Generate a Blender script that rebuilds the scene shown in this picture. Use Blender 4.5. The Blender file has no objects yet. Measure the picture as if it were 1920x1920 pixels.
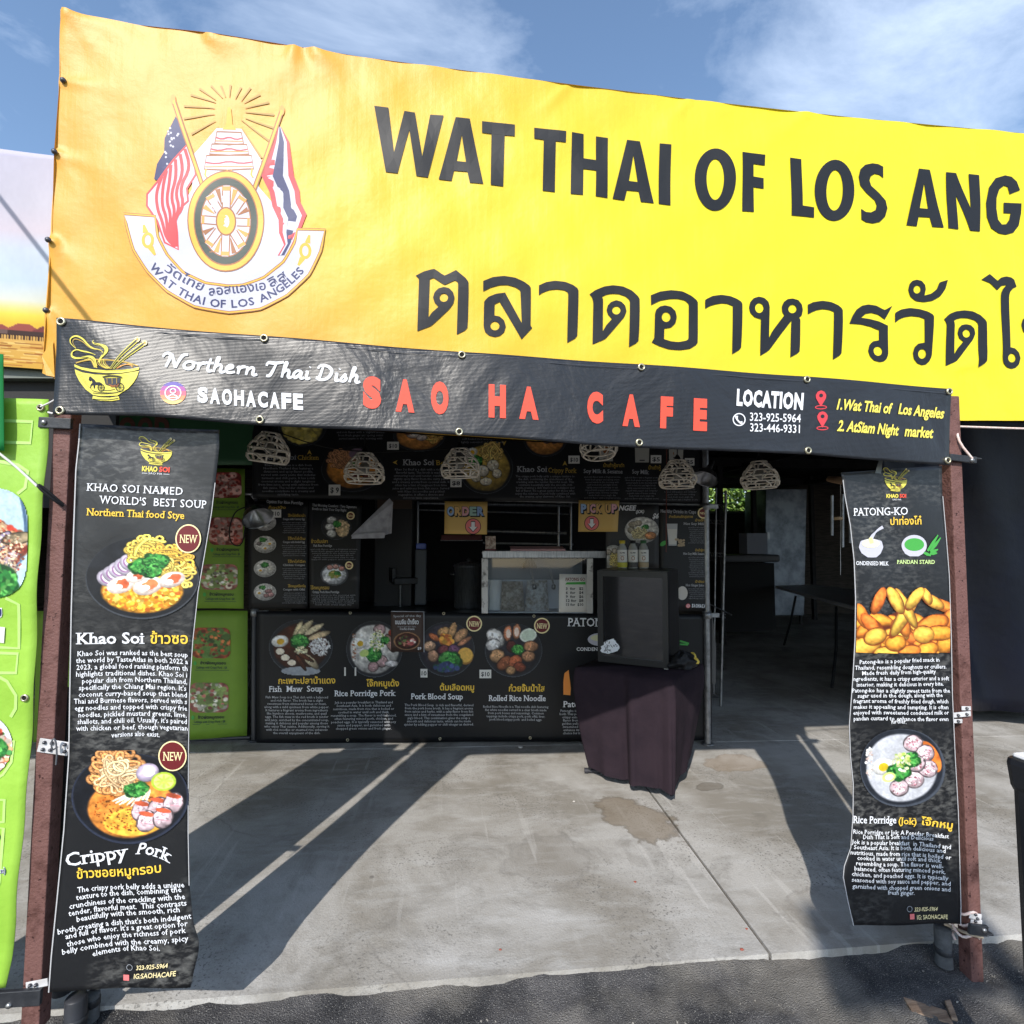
import bpy, bmesh, math, random
import numpy as np
from mathutils import Vector, Matrix
from mathutils.geometry import tessellate_polygon
SC = bpy.context.scene
C = SC.collection
R = math.radians
# ---------------------------------------------------------------- camera
EYE = np.array([0.0, 0.0, 1.5]); FPX = 1000.0
YAW, PITCH = R(7.3), R(2.86)
_cy, _sy, _cp, _sp = math.cos(YAW), math.sin(YAW), math.cos(PITCH), math.sin(PITCH)
CF = np.array([_sy*_cp, _cy*_cp, _sp]); CR = np.array([_cy, -_sy, 0.0]); CU = np.cross(CR, CF)
cam = bpy.data.cameras.new("camera"); cam.sensor_width = 36; cam.lens = 36*FPX/1920
cam.clip_start = 0.05; cam.clip_end = 3000
co = bpy.data.objects.new("camera", cam); C.objects.link(co)
co.matrix_world = Matrix(((CR[0], CU[0], -CF[0], EYE[0]), (CR[1], CU[1], -CF[1], EYE[1]), (CR[2], CU[2], -CF[2], EYE[2]), (0, 0, 0, 1)))
SC.camera = co
# ---------------------------------------------------------------- sky, sun, exposure
SUN_EL = 39.0
SUN = Vector((-0.388, -0.91, 0)).normalized()*math.cos(R(SUN_EL)) + Vector((0, 0, math.sin(R(SUN_EL))))
w = bpy.data.worlds.new("World"); SC.world = w; w.use_nodes = True
nt = w.node_tree; nt.nodes.clear()
def N(t, k, **kw):
    n = t.nodes.new(k)
    for a, b in kw.items(): setattr(n, a, b)
    return n
sky = N(nt, 'ShaderNodeTexSky', sky_type='NISHITA', sun_disc=False)
sky.sun_elevation = R(SUN_EL); sky.sun_rotation = math.atan2(SUN.x, SUN.y); sky.air_density = 1.0; sky.dust_density = 0.6; sky.ozone_density = 3.0
tc = N(nt, 'ShaderNodeTexCoord'); sep = N(nt, 'ShaderNodeSeparateXYZ')
nt.links.new(tc.outputs['Generated'], sep.inputs[0])
mz = N(nt, 'ShaderNodeMath', operation='MAXIMUM'); nt.links.new(sep.outputs[2], mz.inputs[0]); mz.inputs[1].default_value = 0.06
dx = N(nt, 'ShaderNodeMath', operation='DIVIDE'); dy = N(nt, 'ShaderNodeMath', operation='DIVIDE')
nt.links.new(sep.outputs[0], dx.inputs[0]); nt.links.new(mz.outputs[0], dx.inputs[1])
nt.links.new(sep.outputs[1], dy.inputs[0]); nt.links.new(mz.outputs[0], dy.inputs[1])
cmb = N(nt, 'ShaderNodeCombineXYZ'); nt.links.new(dx.outputs[0], cmb.inputs[0]); nt.links.new(dy.outputs[0], cmb.inputs[1])
mp = N(nt, 'ShaderNodeMapping'); mp.inputs['Scale'].default_value = (1.0, 1.5, 1); mp.inputs['Rotation'].default_value = (0, 0, 0.5); mp.inputs['Location'].default_value = (0.35, 2.2, 0)
nt.links.new(cmb.outputs[0], mp.inputs[0])
n1 = N(nt, 'ShaderNodeTexNoise'); n1.inputs['Scale'].default_value = 1.5; n1.inputs['Detail'].default_value = 12; n1.inputs['Roughness'].default_value = 0.62; n1.inputs['Distortion'].default_value = 0.5
nt.links.new(mp.outputs[0], n1.inputs['Vector'])
# thin cloud gets denser to the right of the sky (world +X)
gr = N(nt, 'ShaderNodeMapRange'); gr.inputs[1].default_value = -1.2; gr.inputs[2].default_value = 2.0; gr.inputs[3].default_value = -0.06; gr.inputs[4].default_value = 0.17
nt.links.new(dx.outputs[0], gr.inputs[0])
ad = N(nt, 'ShaderNodeMath', operation='ADD'); nt.links.new(n1.outputs['Fac'], ad.inputs[0]); nt.links.new(gr.outputs[0], ad.inputs[1])
cr = N(nt, 'ShaderNodeValToRGB'); cr.color_ramp.elements[0].position = 0.45; cr.color_ramp.elements[0].color = (0, 0, 0, 1); cr.color_ramp.elements[1].position = 0.80; cr.color_ramp.elements[1].color = (0.62, 0.62, 0.62, 1)
nt.links.new(ad.outputs[0], cr.inputs[0])
mx = N(nt, 'ShaderNodeMix', data_type='RGBA'); nt.links.new(cr.outputs[0], mx.inputs[0]); sg_ = N(nt, 'ShaderNodeMix', data_type='RGBA', blend_type='MULTIPLY'); sg_.inputs[0].default_value = 1; sg_.inputs[7].default_value = (1.52, 1.50, 1.42, 1); nt.links.new(sky.outputs[0], sg_.inputs[6]); nt.links.new(sg_.outputs[2], mx.inputs[6]); mx.inputs[7].default_value = (7.0, 8.1, 9.8, 1)
bg = N(nt, 'ShaderNodeBackground'); bg.inputs[1].default_value = 0.145
out = N(nt, 'ShaderNodeOutputWorld'); nt.links.new(mx.outputs[2], bg.inputs[0]); nt.links.new(bg.outputs[0], out.inputs[0])
sl = bpy.data.lights.new("sun", 'SUN'); sl.energy = 4.2; sl.angle = R(0.55); sl.color = (1.0, 0.94, 0.86)
so = bpy.data.objects.new("sun", sl); C.objects.link(so); so.rotation_euler = (-SUN).to_track_quat('-Z', 'Y').to_euler(); so.location = SUN*30
SC.view_settings.view_transform = 'Standard'; SC.view_settings.look = 'None'; SC.view_settings.gamma = 1; SC.view_settings.exposure = 0.22
SC.cycles.max_bounces = 6

# ---------------------------------------------------------------- materials
def lin(c): 
    c = np.asarray(c, float)/255.0
    return np.where(c <= 0.04045, c/12.92, ((c+0.055)/1.055)**2.4)
def L4(c): return tuple(lin(c)) + (1,)
MATS = {}
def mat(name, col, rough=0.6, spec=0.4, metal=0.0, n_scale=0, n_amt=0.0, bump=0.0, b_scale=40, col2=None, c_scale=6, c_lo=0.4, c_hi=0.65, coat=0.0, trans=0.0, alpha=1.0, ribs=0, rib_amt=0.0, stretch=None, srgb=True, rvar=0.0):
    m = bpy.data.materials.new(name); m.use_nodes = True; t = m.node_tree; p = t.nodes['Principled BSDF']
    base = L4(col) if srgb else tuple(col)+(1,)
    p.inputs['Base Color'].default_value = base; p.inputs['Roughness'].default_value = rough; p.inputs['Specular IOR Level'].default_value = spec; p.inputs['Metallic'].default_value = metal
    p.inputs['Coat Weight'].default_value = coat; p.inputs['Transmission Weight'].default_value = trans; p.inputs['Alpha'].default_value = alpha
    tc = N(t, 'ShaderNodeTexCoord'); src = tc.outputs['Object']
    if stretch:
        mp = N(t, 'ShaderNodeMapping'); mp.inputs['Scale'].default_value = stretch; t.links.new(src, mp.inputs[0]); src = mp.outputs[0]
    last = None
    if col2 is not None:
        nz = N(t, 'ShaderNodeTexNoise'); nz.inputs['Scale'].default_value = c_scale; nz.inputs['Detail'].default_value = 8; nz.inputs['Roughness'].default_value = 0.62; t.links.new(src, nz.inputs['Vector'])
        rp = N(t, 'ShaderNodeMapRange'); rp.inputs[1].default_value = c_lo; rp.inputs[2].default_value = c_hi; t.links.new(nz.outputs['Fac'], rp.inputs[0])
        mi = N(t, 'ShaderNodeMix', data_type='RGBA'); t.links.new(rp.outputs[0], mi.inputs[0]); mi.inputs[6].default_value = base; mi.inputs[7].default_value = L4(col2) if srgb else tuple(col2)+(1,)
        t.links.new(mi.outputs[2], p.inputs['Base Color']); last = mi.outputs[2]
        if rvar:
            rr = N(t, 'ShaderNodeMapRange'); rr.inputs[3].default_value = rough-rvar; rr.inputs[4].default_value = rough+rvar; t.links.new(nz.outputs['Fac'], rr.inputs[0]); t.links.new(rr.outputs[0], p.inputs['Roughness'])
    hs = []
    if bump:
        nz = N(t, 'ShaderNodeTexNoise'); nz.inputs['Scale'].default_value = b_scale; nz.inputs['Detail'].default_value = 6; t.links.new(src, nz.inputs['Vector']); hs.append((nz.outputs['Fac'], bump))
    if ribs:
        wv = N(t, 'ShaderNodeTexWave', bands_direction='Z'); wv.inputs['Scale'].default_value = ribs; wv.inputs['Distortion'].default_value = 0.6; wv.inputs['Detail'].default_value = 1; t.links.new(src, wv.inputs['Vector']); hs.append((wv.outputs['Fac'], rib_amt))
    prev = None
    for h, s in hs:
        b = N(t, 'ShaderNodeBump'); b.inputs['Strength'].default_value = s; b.inputs['Distance'].default_value = 0.02; t.links.new(h, b.inputs['Height'])
        if prev: t.links.new(prev, b.inputs['Normal'])
        prev = b.outputs[0]
    if prev: t.links.new(prev, p.inputs['Normal'])
    MATS[name] = m
    return m
# printed picture: colours stored on the mesh, the way ink sits on vinyl
def ink(name, rough=0.45, spec=0.35):
    m = bpy.data.materials.new(name); m.use_nodes = True; t = m.node_tree; p = t.nodes['Principled BSDF']
    a = N(t, 'ShaderNodeVertexColor', layer_name='ink'); t.links.new(a.outputs[0], p.inputs['Base Color'])
    p.inputs['Roughness'].default_value = rough; p.inputs['Specular IOR Level'].default_value = spec
    return m
INK = ink('printed_picture')
W_ = lambda n, c, **k: mat(n, c, **dict(dict(rough=0.5, spec=0.35), **k))
PW = W_('print_white', (226, 228, 232)); PY = W_('print_gold', (236, 196, 70)); PR = W_('print_red', (228, 82, 62)); PRD = W_('print_maroon', (104, 30, 34)); PC = W_('print_cream', (240, 224, 170))
PK = W_('print_black', (34, 37, 44)); PLY = W_('print_lemon', (232, 216, 92)); PG = W_('print_green', (70, 160, 70)); PPK = W_('print_pink', (224, 120, 120)); PBL = W_('print_blue', (50, 60, 110))
PGR = W_('print_grey', (150, 154, 160)); PDK = W_('print_dark_grey', (58, 62, 70)); POR = W_('print_orange', (238, 150, 70)); PLG = W_('print_pale_green', (178, 222, 122)); PRED2 = W_('print_crimson', (206, 64, 72)); PBR = W_('print_brown', (150, 92, 50)); PDG = W_('print_dark_green', (46, 70, 58))
SIGNK = W_('sign_letter_black', (27, 29, 33), rough=0.5, spec=0.3)
GOLD = W_('emblem_gold', (222, 172, 60)); NAVY = W_('emblem_navy', (40, 48, 96)); EMW = W_('emblem_white', (190, 190, 202))

# ---------------------------------------------------------------- picture -> place
def ray(x, y): return CR*(x-960.0) + CU*(960.0-y) + CF*FPX
def Zg(x): return 0.055 - 0.025*max(-6.0, min(6.0, x))
def on_ground(x, y, dz=0.0):
    d = ray(x, y); # slab plane z = .055 - .025 x + dz
    t = (0.055 + dz - EYE[2])/(d[2] + 0.025*d[0]); return EYE + d*t
def at_z(x, y, z): d = ray(x, y); return EYE + d*((z-EYE[2])/d[2])
def at_Y(x, y, Y): d = ray(x, y); return EYE + d*(Y/d[1])

class Surf:
    """a vertical sheet of print through two ground points; u runs along it, z is height"""
    def __init__(s, A, B, disp=None):
        s.A = np.array([A[0], A[1], 0.0]); B = np.array([B[0], B[1], 0.0]); s.U = (B-s.A)/np.linalg.norm(B-s.A)
        s.N = np.array([s.U[1], -s.U[0], 0.0]); s.disp = disp
    def uv(s, x, y):
        d = ray(x, y); t = s.N.dot(s.A-EYE)/s.N.dot(d); p = EYE+d*t
        return float((p-s.A).dot(s.U)), float(p[2])
    def uvs(s, P):
        P = np.asarray(P, float); d = (P[:, 0:1]-960)*CR + (960-P[:, 1:2])*CU + CF*FPX
        t = s.N.dot(s.A-EYE)/(d@s.N); p = EYE + d*t[:, None]
        return np.stack([(p-s.A)@s.U, p[:, 2]], 1)
    def pos(s, uv, off=0.0):
        uv = np.asarray(uv, float); o = off + (s.disp(uv[:, 0], uv[:, 1]) if s.disp else 0.0)
        o = np.broadcast_to(o, (len(uv),))
        return s.A + uv[:, 0:1]*s.U + np.array([0, 0, 1.0])*uv[:, 1:2] + s.N*o[:, None]
    def shift(s, d):
        q = Surf.__new__(Surf); q.A = s.A+s.N*d; q.U = s.U; q.N = s.N; q.disp = s.disp; return q

def link(o, parent=None):
    C.objects.link(o)
    if parent is not None:
        o.parent = parent
        o.matrix_parent_inverse = Matrix.Translation(-parent.location) if parent.rotation_euler.z == 0 else (Matrix.Translation(parent.location) @ parent.rotation_euler.to_matrix().to_4x4()).inverted()
    return o
def tag(o, label=None, cat=None, group=None, kind=None):
    if label: o['label'] = label
    if cat: o['category'] = cat
    if group: o['group'] = group
    if kind: o['kind'] = kind
    return o
def thing(name, label, cat, loc, group=None):
    o = bpy.data.objects.new(name, None); o.empty_display_size = 0.1; o.location = tuple(float(v) for v in loc); C.objects.link(o)
    return tag(o, label, cat, group)
def mesh_obj(name, verts, faces, mats, parent=None, mi=None, smooth=False):
    me = bpy.data.meshes.new(name); me.from_pydata([tuple(map(float, v)) for v in verts], [], [tuple(f) for f in faces])
    for m in (mats if isinstance(mats, (list, tuple)) else [mats]): me.materials.append(m)
    if mi is not None: me.polygons.foreach_set('material_index', mi)
    if smooth: me.polygons.foreach_set('use_smooth', [True]*len(me.polygons))
    me.update()
    return link(bpy.data.objects.new(name, me), parent)

# ---------------------------------------------------------------- lettering
_gc = {}
def glyphs(s, bold, res, spacing=1.0):
    k = (s, bold, res, spacing)
    if k in _gc: return _gc[k]
    c = bpy.data.curves.new("t", 'FONT'); c.body = s; c.size = 1.0; c.offset = bold; c.resolution_u = res; c.space_character = spacing
    o = bpy.data.objects.new("t", c); C.objects.link(o)
    dg = bpy.context.evaluated_depsgraph_get(); ev = o.evaluated_get(dg); me = ev.to_mesh()
    n = len(me.vertices); V = np.empty(n*3); me.vertices.foreach_get('co', V); V = V.reshape(-1, 3)[:, :2].copy()
    F = [tuple(p.vertices) for p in me.polygons]
    ev.to_mesh_clear(); bpy.data.objects.remove(o); bpy.data.curves.remove(c)
    # island number of each vertex (overlapping letters are laid at slightly different heights)
    par = list(range(n))
    def fd(a):
        while par[a] != a: par[a] = par[par[a]]; a = par[a]
        return a
    for f in F:
        for v in f[1:]:
            a, b = fd(f[0]), fd(v)
            if a != b: par[b] = a
    ids = {}; isl = np.array([ids.setdefault(fd(i), len(ids)) for i in range(n)]) if n else np.zeros(0, int)
    _gc[k] = (V, F, isl)
    return _gc[k]
CAPH = float(glyphs("H", 0, 1)[0][:, 1].max())
XH = float(glyphs("x", 0, 1)[0][:, 1].max())

class Art:
    """flat print traced in picture pixels, laid on a Surf"""
    def __init__(s, surf, base=0.0012, step=0.0007, grid=0):
        s.surf = surf; s.base = base; s.step = step; s.V = []; s.F = []; s.M = []; s.mats = []; s.O = []; s.grid = grid; s.xf = None
    def mi(s, m):
        if m not in s.mats: s.mats.append(m)
        return s.mats.index(m)
    def add(s, P, F, m, layer=0, extra=None):
        P = np.asarray(P, float)
        if s.xf is not None: P = s.xf(P)
        b = sum(len(v) for v in s.V); s.V.append(s.surf.uvs(P)); o = np.full(len(P), s.base+s.step*layer)
        if extra is not None: o = o+extra
        s.O.append(o); i = s.mi(m)
        for f in F: s.F.append(tuple(b+q for q in f)); s.M.append(i)
    def poly(s, pts, m, layer=0, holes=()):
        loops = [list(pts)]+[list(h) for h in holes]
        tri = tessellate_polygon([[Vector((p[0], p[1], 0)) for p in l] for l in loops])
        s.add([p for l in loops for p in l], tri, m, layer)
    def rect(s, x0, y0, x1, y1, m, layer=0): s.poly([(x0, y0), (x1, y0), (x1, y1), (x0, y1)], m, layer)
    def ell(s, cx, cy, rx, ry, m, layer=0, n=28, rot=0, arc=(0, 2*math.pi)):
        a = np.linspace(arc[0], arc[1], n, endpoint=False); c, q = math.cos(rot), math.sin(rot)
        s.poly([(cx+rx*math.cos(t)*c-ry*math.sin(t)*q, cy+rx*math.cos(t)*q+ry*math.sin(t)*c) for t in a], m, layer)
    def ring(s, cx, cy, rx, ry, wd, m, layer=0, n=32):
        a = np.linspace(0, 2*math.pi, n, endpoint=False); P = [(cx+rx*math.cos(t), cy+ry*math.sin(t)) for t in a]+[(cx+(rx-wd)*math.cos(t), cy+(ry-wd)*math.sin(t)) for t in a]
        s.add(P, [(i, (i+1) % n, n+(i+1) % n, n+i) for i in range(n)], m, layer)
    def stroke(s, pts, wd, m, layer=0, closed=False, smooth=0):
        P = np.asarray(pts, float)
        for _ in range(smooth):
            Q = []
            for i in range(len(P)-1): Q += [P[i]*.75+P[i+1]*.25, P[i]*.25+P[i+1]*.75]
            P = np.array([P[0]]+Q[1:-1]+[P[-1]]) if not closed else np.array(Q)
        n = len(P); wd = np.broadcast_to(np.asarray(wd, float), (n,)) if np.ndim(wd) == 0 else np.interp(np.linspace(0, 1, n), np.linspace(0, 1, len(wd)), wd)
        T = np.zeros_like(P)
        for i in range(n):
            a, b = (P[(i-1) % n], P[(i+1) % n]) if closed else (P[max(i-1, 0)], P[min(i+1, n-1)])
            d = b-a; T[i] = d/(np.linalg.norm(d)+1e-9)
        Nn = np.stack([-T[:, 1], T[:, 0]], 1)*(wd[:, None]/2)
        s.add(np.concatenate([P+Nn, P-Nn]), [(i, (i+1) % n, n+(i+1) % n, n+i) for i in range(n if closed else n-1)], m, layer)
    def text(s, t, x0, y0, x1, y1, h, m, layer=1, bold=0.0, serif=False, res=2, bow=0.0, spacing=1.0, up=None, fit='base'):
        """baseline from (x0,y0) to (x1,y1) in pixels, capital height h pixels"""
        V, F, isl = glyphs(t, bold, res, spacing)
        if not len(V): return
        V = V.copy(); F = list(F); isl = list(isl)
        if serif:
            ex = []; cnt = {}
            for f in F:
                for i in range(len(f)):
                    e = tuple(sorted((f[i], f[(i+1) % len(f)]))); cnt[e] = cnt.get(e, 0)+1
            for (a, b), c in cnt.items():
                if c != 1: continue
                ya, yb = V[a][1], V[b][1]; ln = abs(V[a][0]-V[b][0])
                if abs(ya-yb) > 0.004 or not 0.03 < ln < 0.2: continue
                for yy, sg in ((0, 1), (CAPH, -1), (XH, -1)):
                    if abs(ya-yy) < 0.03+bold: ex.append((min(V[a][0], V[b][0])-0.085, max(V[a][0], V[b][0])+0.085, ya, ya+sg*0.05)); break
            for (a, b, c, d) in ex:
                k = len(V); V = np.vstack([V, [[a, c], [b, c], [b, d], [a, d]]]); F.append((k, k+1, k+2, k+3)); isl += [len(isl)+1]*4
        mn, mxx = V[:, 0].min(), V[:, 0].max()
        f = (V[:, 0]-mn)/max(mxx-mn, 1e-6); g = V[:, 1]/CAPH
        d = np.array([x1-x0, y1-y0], float); L = np.linalg.norm(d); un = np.array([d[1], -d[0]])/L if up is None else np.asarray(up, float)
        P = np.array([x0, y0]) + f[:, None]*d + g[:, None]*h*un + (bow*4*f*(1-f))[:, None]*np.array([0, 1.0])
        s.add(P, F, m, layer, extra=(np.asarray(isl) % 5)*0.00012)
    def letter(s, t, x0, y0, x1, y1, m, layer=1, bold=0.03, skew=0.0, res=4):
        """one glyph stretched into the pixel box (skew = px the right side sits lower)"""
        V, F, isl = glyphs(t, bold, res); a, b = V.min(0), V.max(0); q = (V-a)/(b-a)
        P = np.stack([x0+q[:, 0]*(x1-x0), y1+(y0-y1)*q[:, 1]+skew*q[:, 0]], 1); s.add(P, F, m, layer)
    def para(s, lines, cx, y, dy, h, m, slope=0.0, wpx=None, res=1, bold=0.0, dxl=0.0, bow=0.0):
        """centred paragraph; wpx = width in px of the widest line"""
        ws = [np.ptp(glyphs(t, bold, res)[0][:, 0]) for t in lines]; k = (wpx/max(ws)) if wpx else None
        for i, t in enumerate(lines):
            ww = ws[i]*(k if k else h/CAPH); c = cx+dxl*i; yy = y+dy*i
            s.text(t, c-ww/2, yy-slope*ww/2, c+ww/2, yy+slope*ww/2, h, m, 1, bold=bold, res=res, bow=bow)
    def build(s, name, parent=None):
        UV = np.concatenate(s.V); O = np.concatenate(s.O)
        me = bpy.data.meshes.new(name)
        if s.grid and s.surf.disp:
            me.from_pydata([(u, z, o) for (u, z), o in zip(UV, O)], [], s.F); me.polygons.foreach_set('material_index', s.M)
            bm = bmesh.new(); bm.from_mesh(me)
            for ax in (0, 1):
                lo, hi = UV[:, ax].min(), UV[:, ax].max(); k = math.ceil(lo/s.grid)
                while k*s.grid < hi:
                    nn = [0, 0, 0]; nn[ax] = 1; cc = [0, 0, 0]; cc[ax] = k*s.grid
                    bmesh.ops.bisect_plane(bm, geom=bm.verts[:]+bm.edges[:]+bm.faces[:], plane_co=cc, plane_no=nn); k += 1
            bm.to_mesh(me); bm.free()
            n = len(me.vertices); Q = np.empty(n*3); me.vertices.foreach_get('co', Q); Q = Q.reshape(-1, 3)
            P = s.surf.pos(Q[:, :2], Q[:, 2]); me.vertices.foreach_set('co', P.ravel())
        else:
            P = s.surf.pos(UV, O); me.from_pydata([tuple(p) for p in P], [], s.F); me.polygons.foreach_set('material_index', s.M)
        for m in s.mats: me.materials.append(m)
        me.update()
        return link(bpy.data.objects.new(name, me), parent)

def sheet(name, surf, left, right, m, parent=None, nx=24, ny=24, thick=0.002, off=0.0, smooth=True):
    """banner fabric between two traced pixel edges (lists of (x,y) from top to bottom)"""
    L = np.asarray(left, float); Rr = np.asarray(right, float); tt = np.linspace(0, 1, ny+1)
    def along(E):
        d = np.concatenate([[0], np.cumsum(np.hypot(*np.diff(E, axis=0).T))]); d /= d[-1]
        return np.stack([np.interp(tt, d, E[:, 0]), np.interp(tt, d, E[:, 1])], 1)
    LL, RR = along(L), along(Rr); s_ = np.linspace(0, 1, nx+1)
    UL, UR = surf.uvs(LL), surf.uvs(RR)
    G = UL[:, None, :]*(1-s_)[None, :, None] + UR[:, None, :]*s_[None, :, None]
    P = surf.pos(G.reshape(-1, 2), off); W2 = nx+1
    F = [(j*W2+i, (j+1)*W2+i, (j+1)*W2+i+1, j*W2+i+1) for j in range(ny) for i in range(nx)]
    o = mesh_obj(name, P, F, m, parent, smooth=smooth)
    if thick:
        md = o.modifiers.new("thickness", 'SOLIDIFY'); md.thickness = thick; md.offset = -1
    return o

# ---------------------------------------------------------------- painted food (printed photographs)
class Pic:
    def __init__(s, w, h, seed=0):
        s.w, s.h = w, h; s.rgb = np.zeros((h, w, 3)); s.a = np.zeros((h, w)); s.r = np.random.RandomState(seed); s.grain = .7
        s.X, s.Y = np.meshgrid(np.linspace(-1, 1, w), np.linspace(1, -1, h))
    def noise(s, k):
        g = s.r.rand(k+2, k+2); x = (s.X+1)/2*k; y = (s.Y+1)/2*k; i = np.minimum(x.astype(int), k); j = np.minimum(y.astype(int), k); fx, fy = x-i, y-j
        return g[j, i]*(1-fx)*(1-fy)+g[j, i+1]*fx*(1-fy)+g[j+1, i]*(1-fx)*fy+g[j+1, i+1]*fx*fy
    def put(s, m, col, al=True):
        m = np.clip(m, 0, 1); s.rgb = s.rgb*(1-m[..., None]) + m[..., None]*np.asarray(col, float)
        if al: s.a = np.maximum(s.a, m)
    def ell(s, cx, cy, rx, ry, col, rot=0, n=0.0, rim=0.0, k=14, soft=0.06, wob=0.0):
        c, q = math.cos(rot), math.sin(rot); x = (s.X-cx)*c+(s.Y-cy)*q; y = -(s.X-cx)*q+(s.Y-cy)*c
        d = np.sqrt((x/rx)**2+(y/ry)**2)
        if wob: d = d + wob*(s.noise(max(3, int(6/max(rx, .1))))-.5)
        m = np.clip((1-d)/soft+.5, 0, 1)
        cc = np.asarray(col, float)*np.ones((s.h, s.w, 1))
        if n: cc = cc*(1+n*2*(s.noise(k)-.5)[..., None])
        if rim: cc = cc*(1-rim*np.clip(d, 0, 1)**4)[..., None]*(1+.20*np.clip((s.Y-cy)/ry-.35*(s.X-cx)/rx, -1.2, 1.2))[..., None]*(1+.22*(s.noise(46)-.5))[..., None]
        s.put(m, np.clip(cc, 0, 255))
    def dab(s, x, y, r, col, asp=1.0, rot=0.0):
        i0 = int((x-r+1)/2*s.w); i1 = int((x+r+1)/2*s.w)+2; j0 = int((1-y-r)/2*s.h); j1 = int((1-y+r)/2*s.h)+2
        i0, j0 = max(i0, 0), max(j0, 0)
        if i0 >= min(i1, s.w) or j0 >= min(j1, s.h): return
        sl_ = (slice(j0, j1), slice(i0, i1)); dx = s.X[sl_]-x; dy = s.Y[sl_]-y
        if asp != 1.0: c, q = math.cos(rot), math.sin(rot); dx, dy = dx*c+dy*q, (-dx*q+dy*c)*asp
        m = np.clip((1-np.sqrt(dx*dx+dy*dy)/r)*3, 0, 1)[..., None]
        s.rgb[sl_] = s.rgb[sl_]*(1-m)+m*np.clip(col, 0, 255); s.a[sl_] = np.maximum(s.a[sl_], m[..., 0])
    def dabs(s, cx, cy, rx, ry, n, r, cols, var=0.25, asp=1.0):
        for _ in range(n):
            a = s.r.rand()*6.283; q = math.sqrt(s.r.rand()); c = np.asarray(cols[s.r.randint(len(cols))], float)*(1+var*(s.r.rand()*2-1))
            s.dab(cx+rx*q*math.cos(a), cy+ry*q*math.sin(a), r*(.6+.8*s.r.rand()), c, asp, s.r.rand()*3.14)
    def leaf(s, cx, cy, r, n=60):
        s.dabs(cx, cy, r, r*.8, n, r*.34, [(24, 74, 34), (34, 92, 40), (20, 60, 30)]); s.dabs(cx, cy+r*.08, r*.95, r*.75, int(n*1.6), r*.26, [(44, 122, 50), (70, 150, 66), (96, 172, 84), (34, 100, 44)], .25, 2.2)
    def noodle(s, cx, cy, rad, w, col, n=12, ln=5.0):
        w *= .62; col = np.asarray(col, float)
        for _ in range(int(n*1.6)):
            a = s.r.rand()*6.283; q = rad*math.sqrt(s.r.rand()); x, y = cx+q*math.cos(a), cy+q*.8*math.sin(a); h = s.r.rand()*6.283; cv = (s.r.rand()-.5)*.32; c = col*(.8+.4*s.r.rand()); pts = []
            for k in range(int(ln/0.16)):
                pts.append((x, y)); x += w*.8*math.cos(h); y += w*.8*math.sin(h); h += cv
                if (x-cx)**2+(y-cy)**2 > (rad*1.1)**2: h += 0.45
            for x, y in pts: s.dab(x, y, w*1.35, col*.45)
            for x, y in pts: s.dab(x, y+w*.15, w*.95, c)
            for x, y in pts[::2]: s.dab(x, y+w*.3, w*.4, np.clip(c*1.2+12, 0, 255))
    def egg(s, cx, cy, r, yolk=(214, 168, 50), rot=0.3): s.ell(cx, cy, r, r*.8, (238, 236, 230), rot, rim=.25); s.ell(cx+.05*r, cy-.05*r, r*.45, r*.4, yolk, rot, n=.1)
    def slab(s, cx, cy, rx, ry, rot, col, rim=.35, n=.25): s.ell(cx, cy, rx*1.1, ry*1.15, np.asarray(col)*.35, rot); s.ell(cx, cy, rx, ry, col, rot, n=n, rim=rim, wob=.25); q = np.asarray(col, float); s.dabs(cx, cy, min(rx, ry)*.75, min(rx, ry)*.75, 16, min(rx, ry)*.22, [np.clip(q*1.16+6, 0, 255), q*.74, q*.86], .12, 1.8)
    def bowl(s, rin=0.82, soup=(180, 120, 60), dark=(34, 36, 42), n=.25, rim2=(86, 92, 100)):
        s.ell(0, 0, .99, .98, rim2, soft=.03); s.ell(0, .01, .965, .955, dark, soft=.03, n=.15); s.ell(0, .0, rin, rin, soup, n=n, k=18, rim=.25, wob=.06)
    def build(s, name, surf, cx, cy, ax, ay, parent, off=0.004, clip=None, m=None):
        """centre and half axes in pixels; ax = right half axis (dx,dy), ay = up half axis"""
        P = np.stack([cx+s.X*ax[0]+s.Y*ay[0], cy+s.X*ax[1]+s.Y*ay[1]], -1).reshape(-1, 2)
        ok = s.a > .5
        s.rgb = s.rgb*(1+s.grain*(.20*(s.noise(60)-.5)+.14*(s.noise(22)-.5)))[..., None]
        if clip is not None: ok &= clip(P[:, 0].reshape(s.h, s.w), P[:, 1].reshape(s.h, s.w))
        q = ok[:-1, :-1] & ok[1:, :-1] & ok[:-1, 1:] & ok[1:, 1:]
        jj, ii = np.nonzero(q); b = jj*s.w+ii; Fc = np.stack([b, b+s.w, b+s.w+1, b+1], 1)
        used, inv = np.unique(Fc, return_inverse=True); Fc = inv.reshape(Fc.shape)
        V = surf.pos(surf.uvs(P[used]), off)
        me = bpy.data.meshes.new(name); me.from_pydata(V.tolist(), [], Fc.tolist()); me.materials.append(m or INK)
        cl = lin(np.clip(s.rgb.reshape(-1, 3)[used], 0, 255)); cl = np.concatenate([cl, np.ones((len(cl), 1))], 1)
        at = me.color_attributes.new('ink', 'FLOAT_COLOR', 'POINT'); at.data.foreach_set('color', cl.ravel()); me.update()
        return link(bpy.data.objects.new(name, me), parent)

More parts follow.
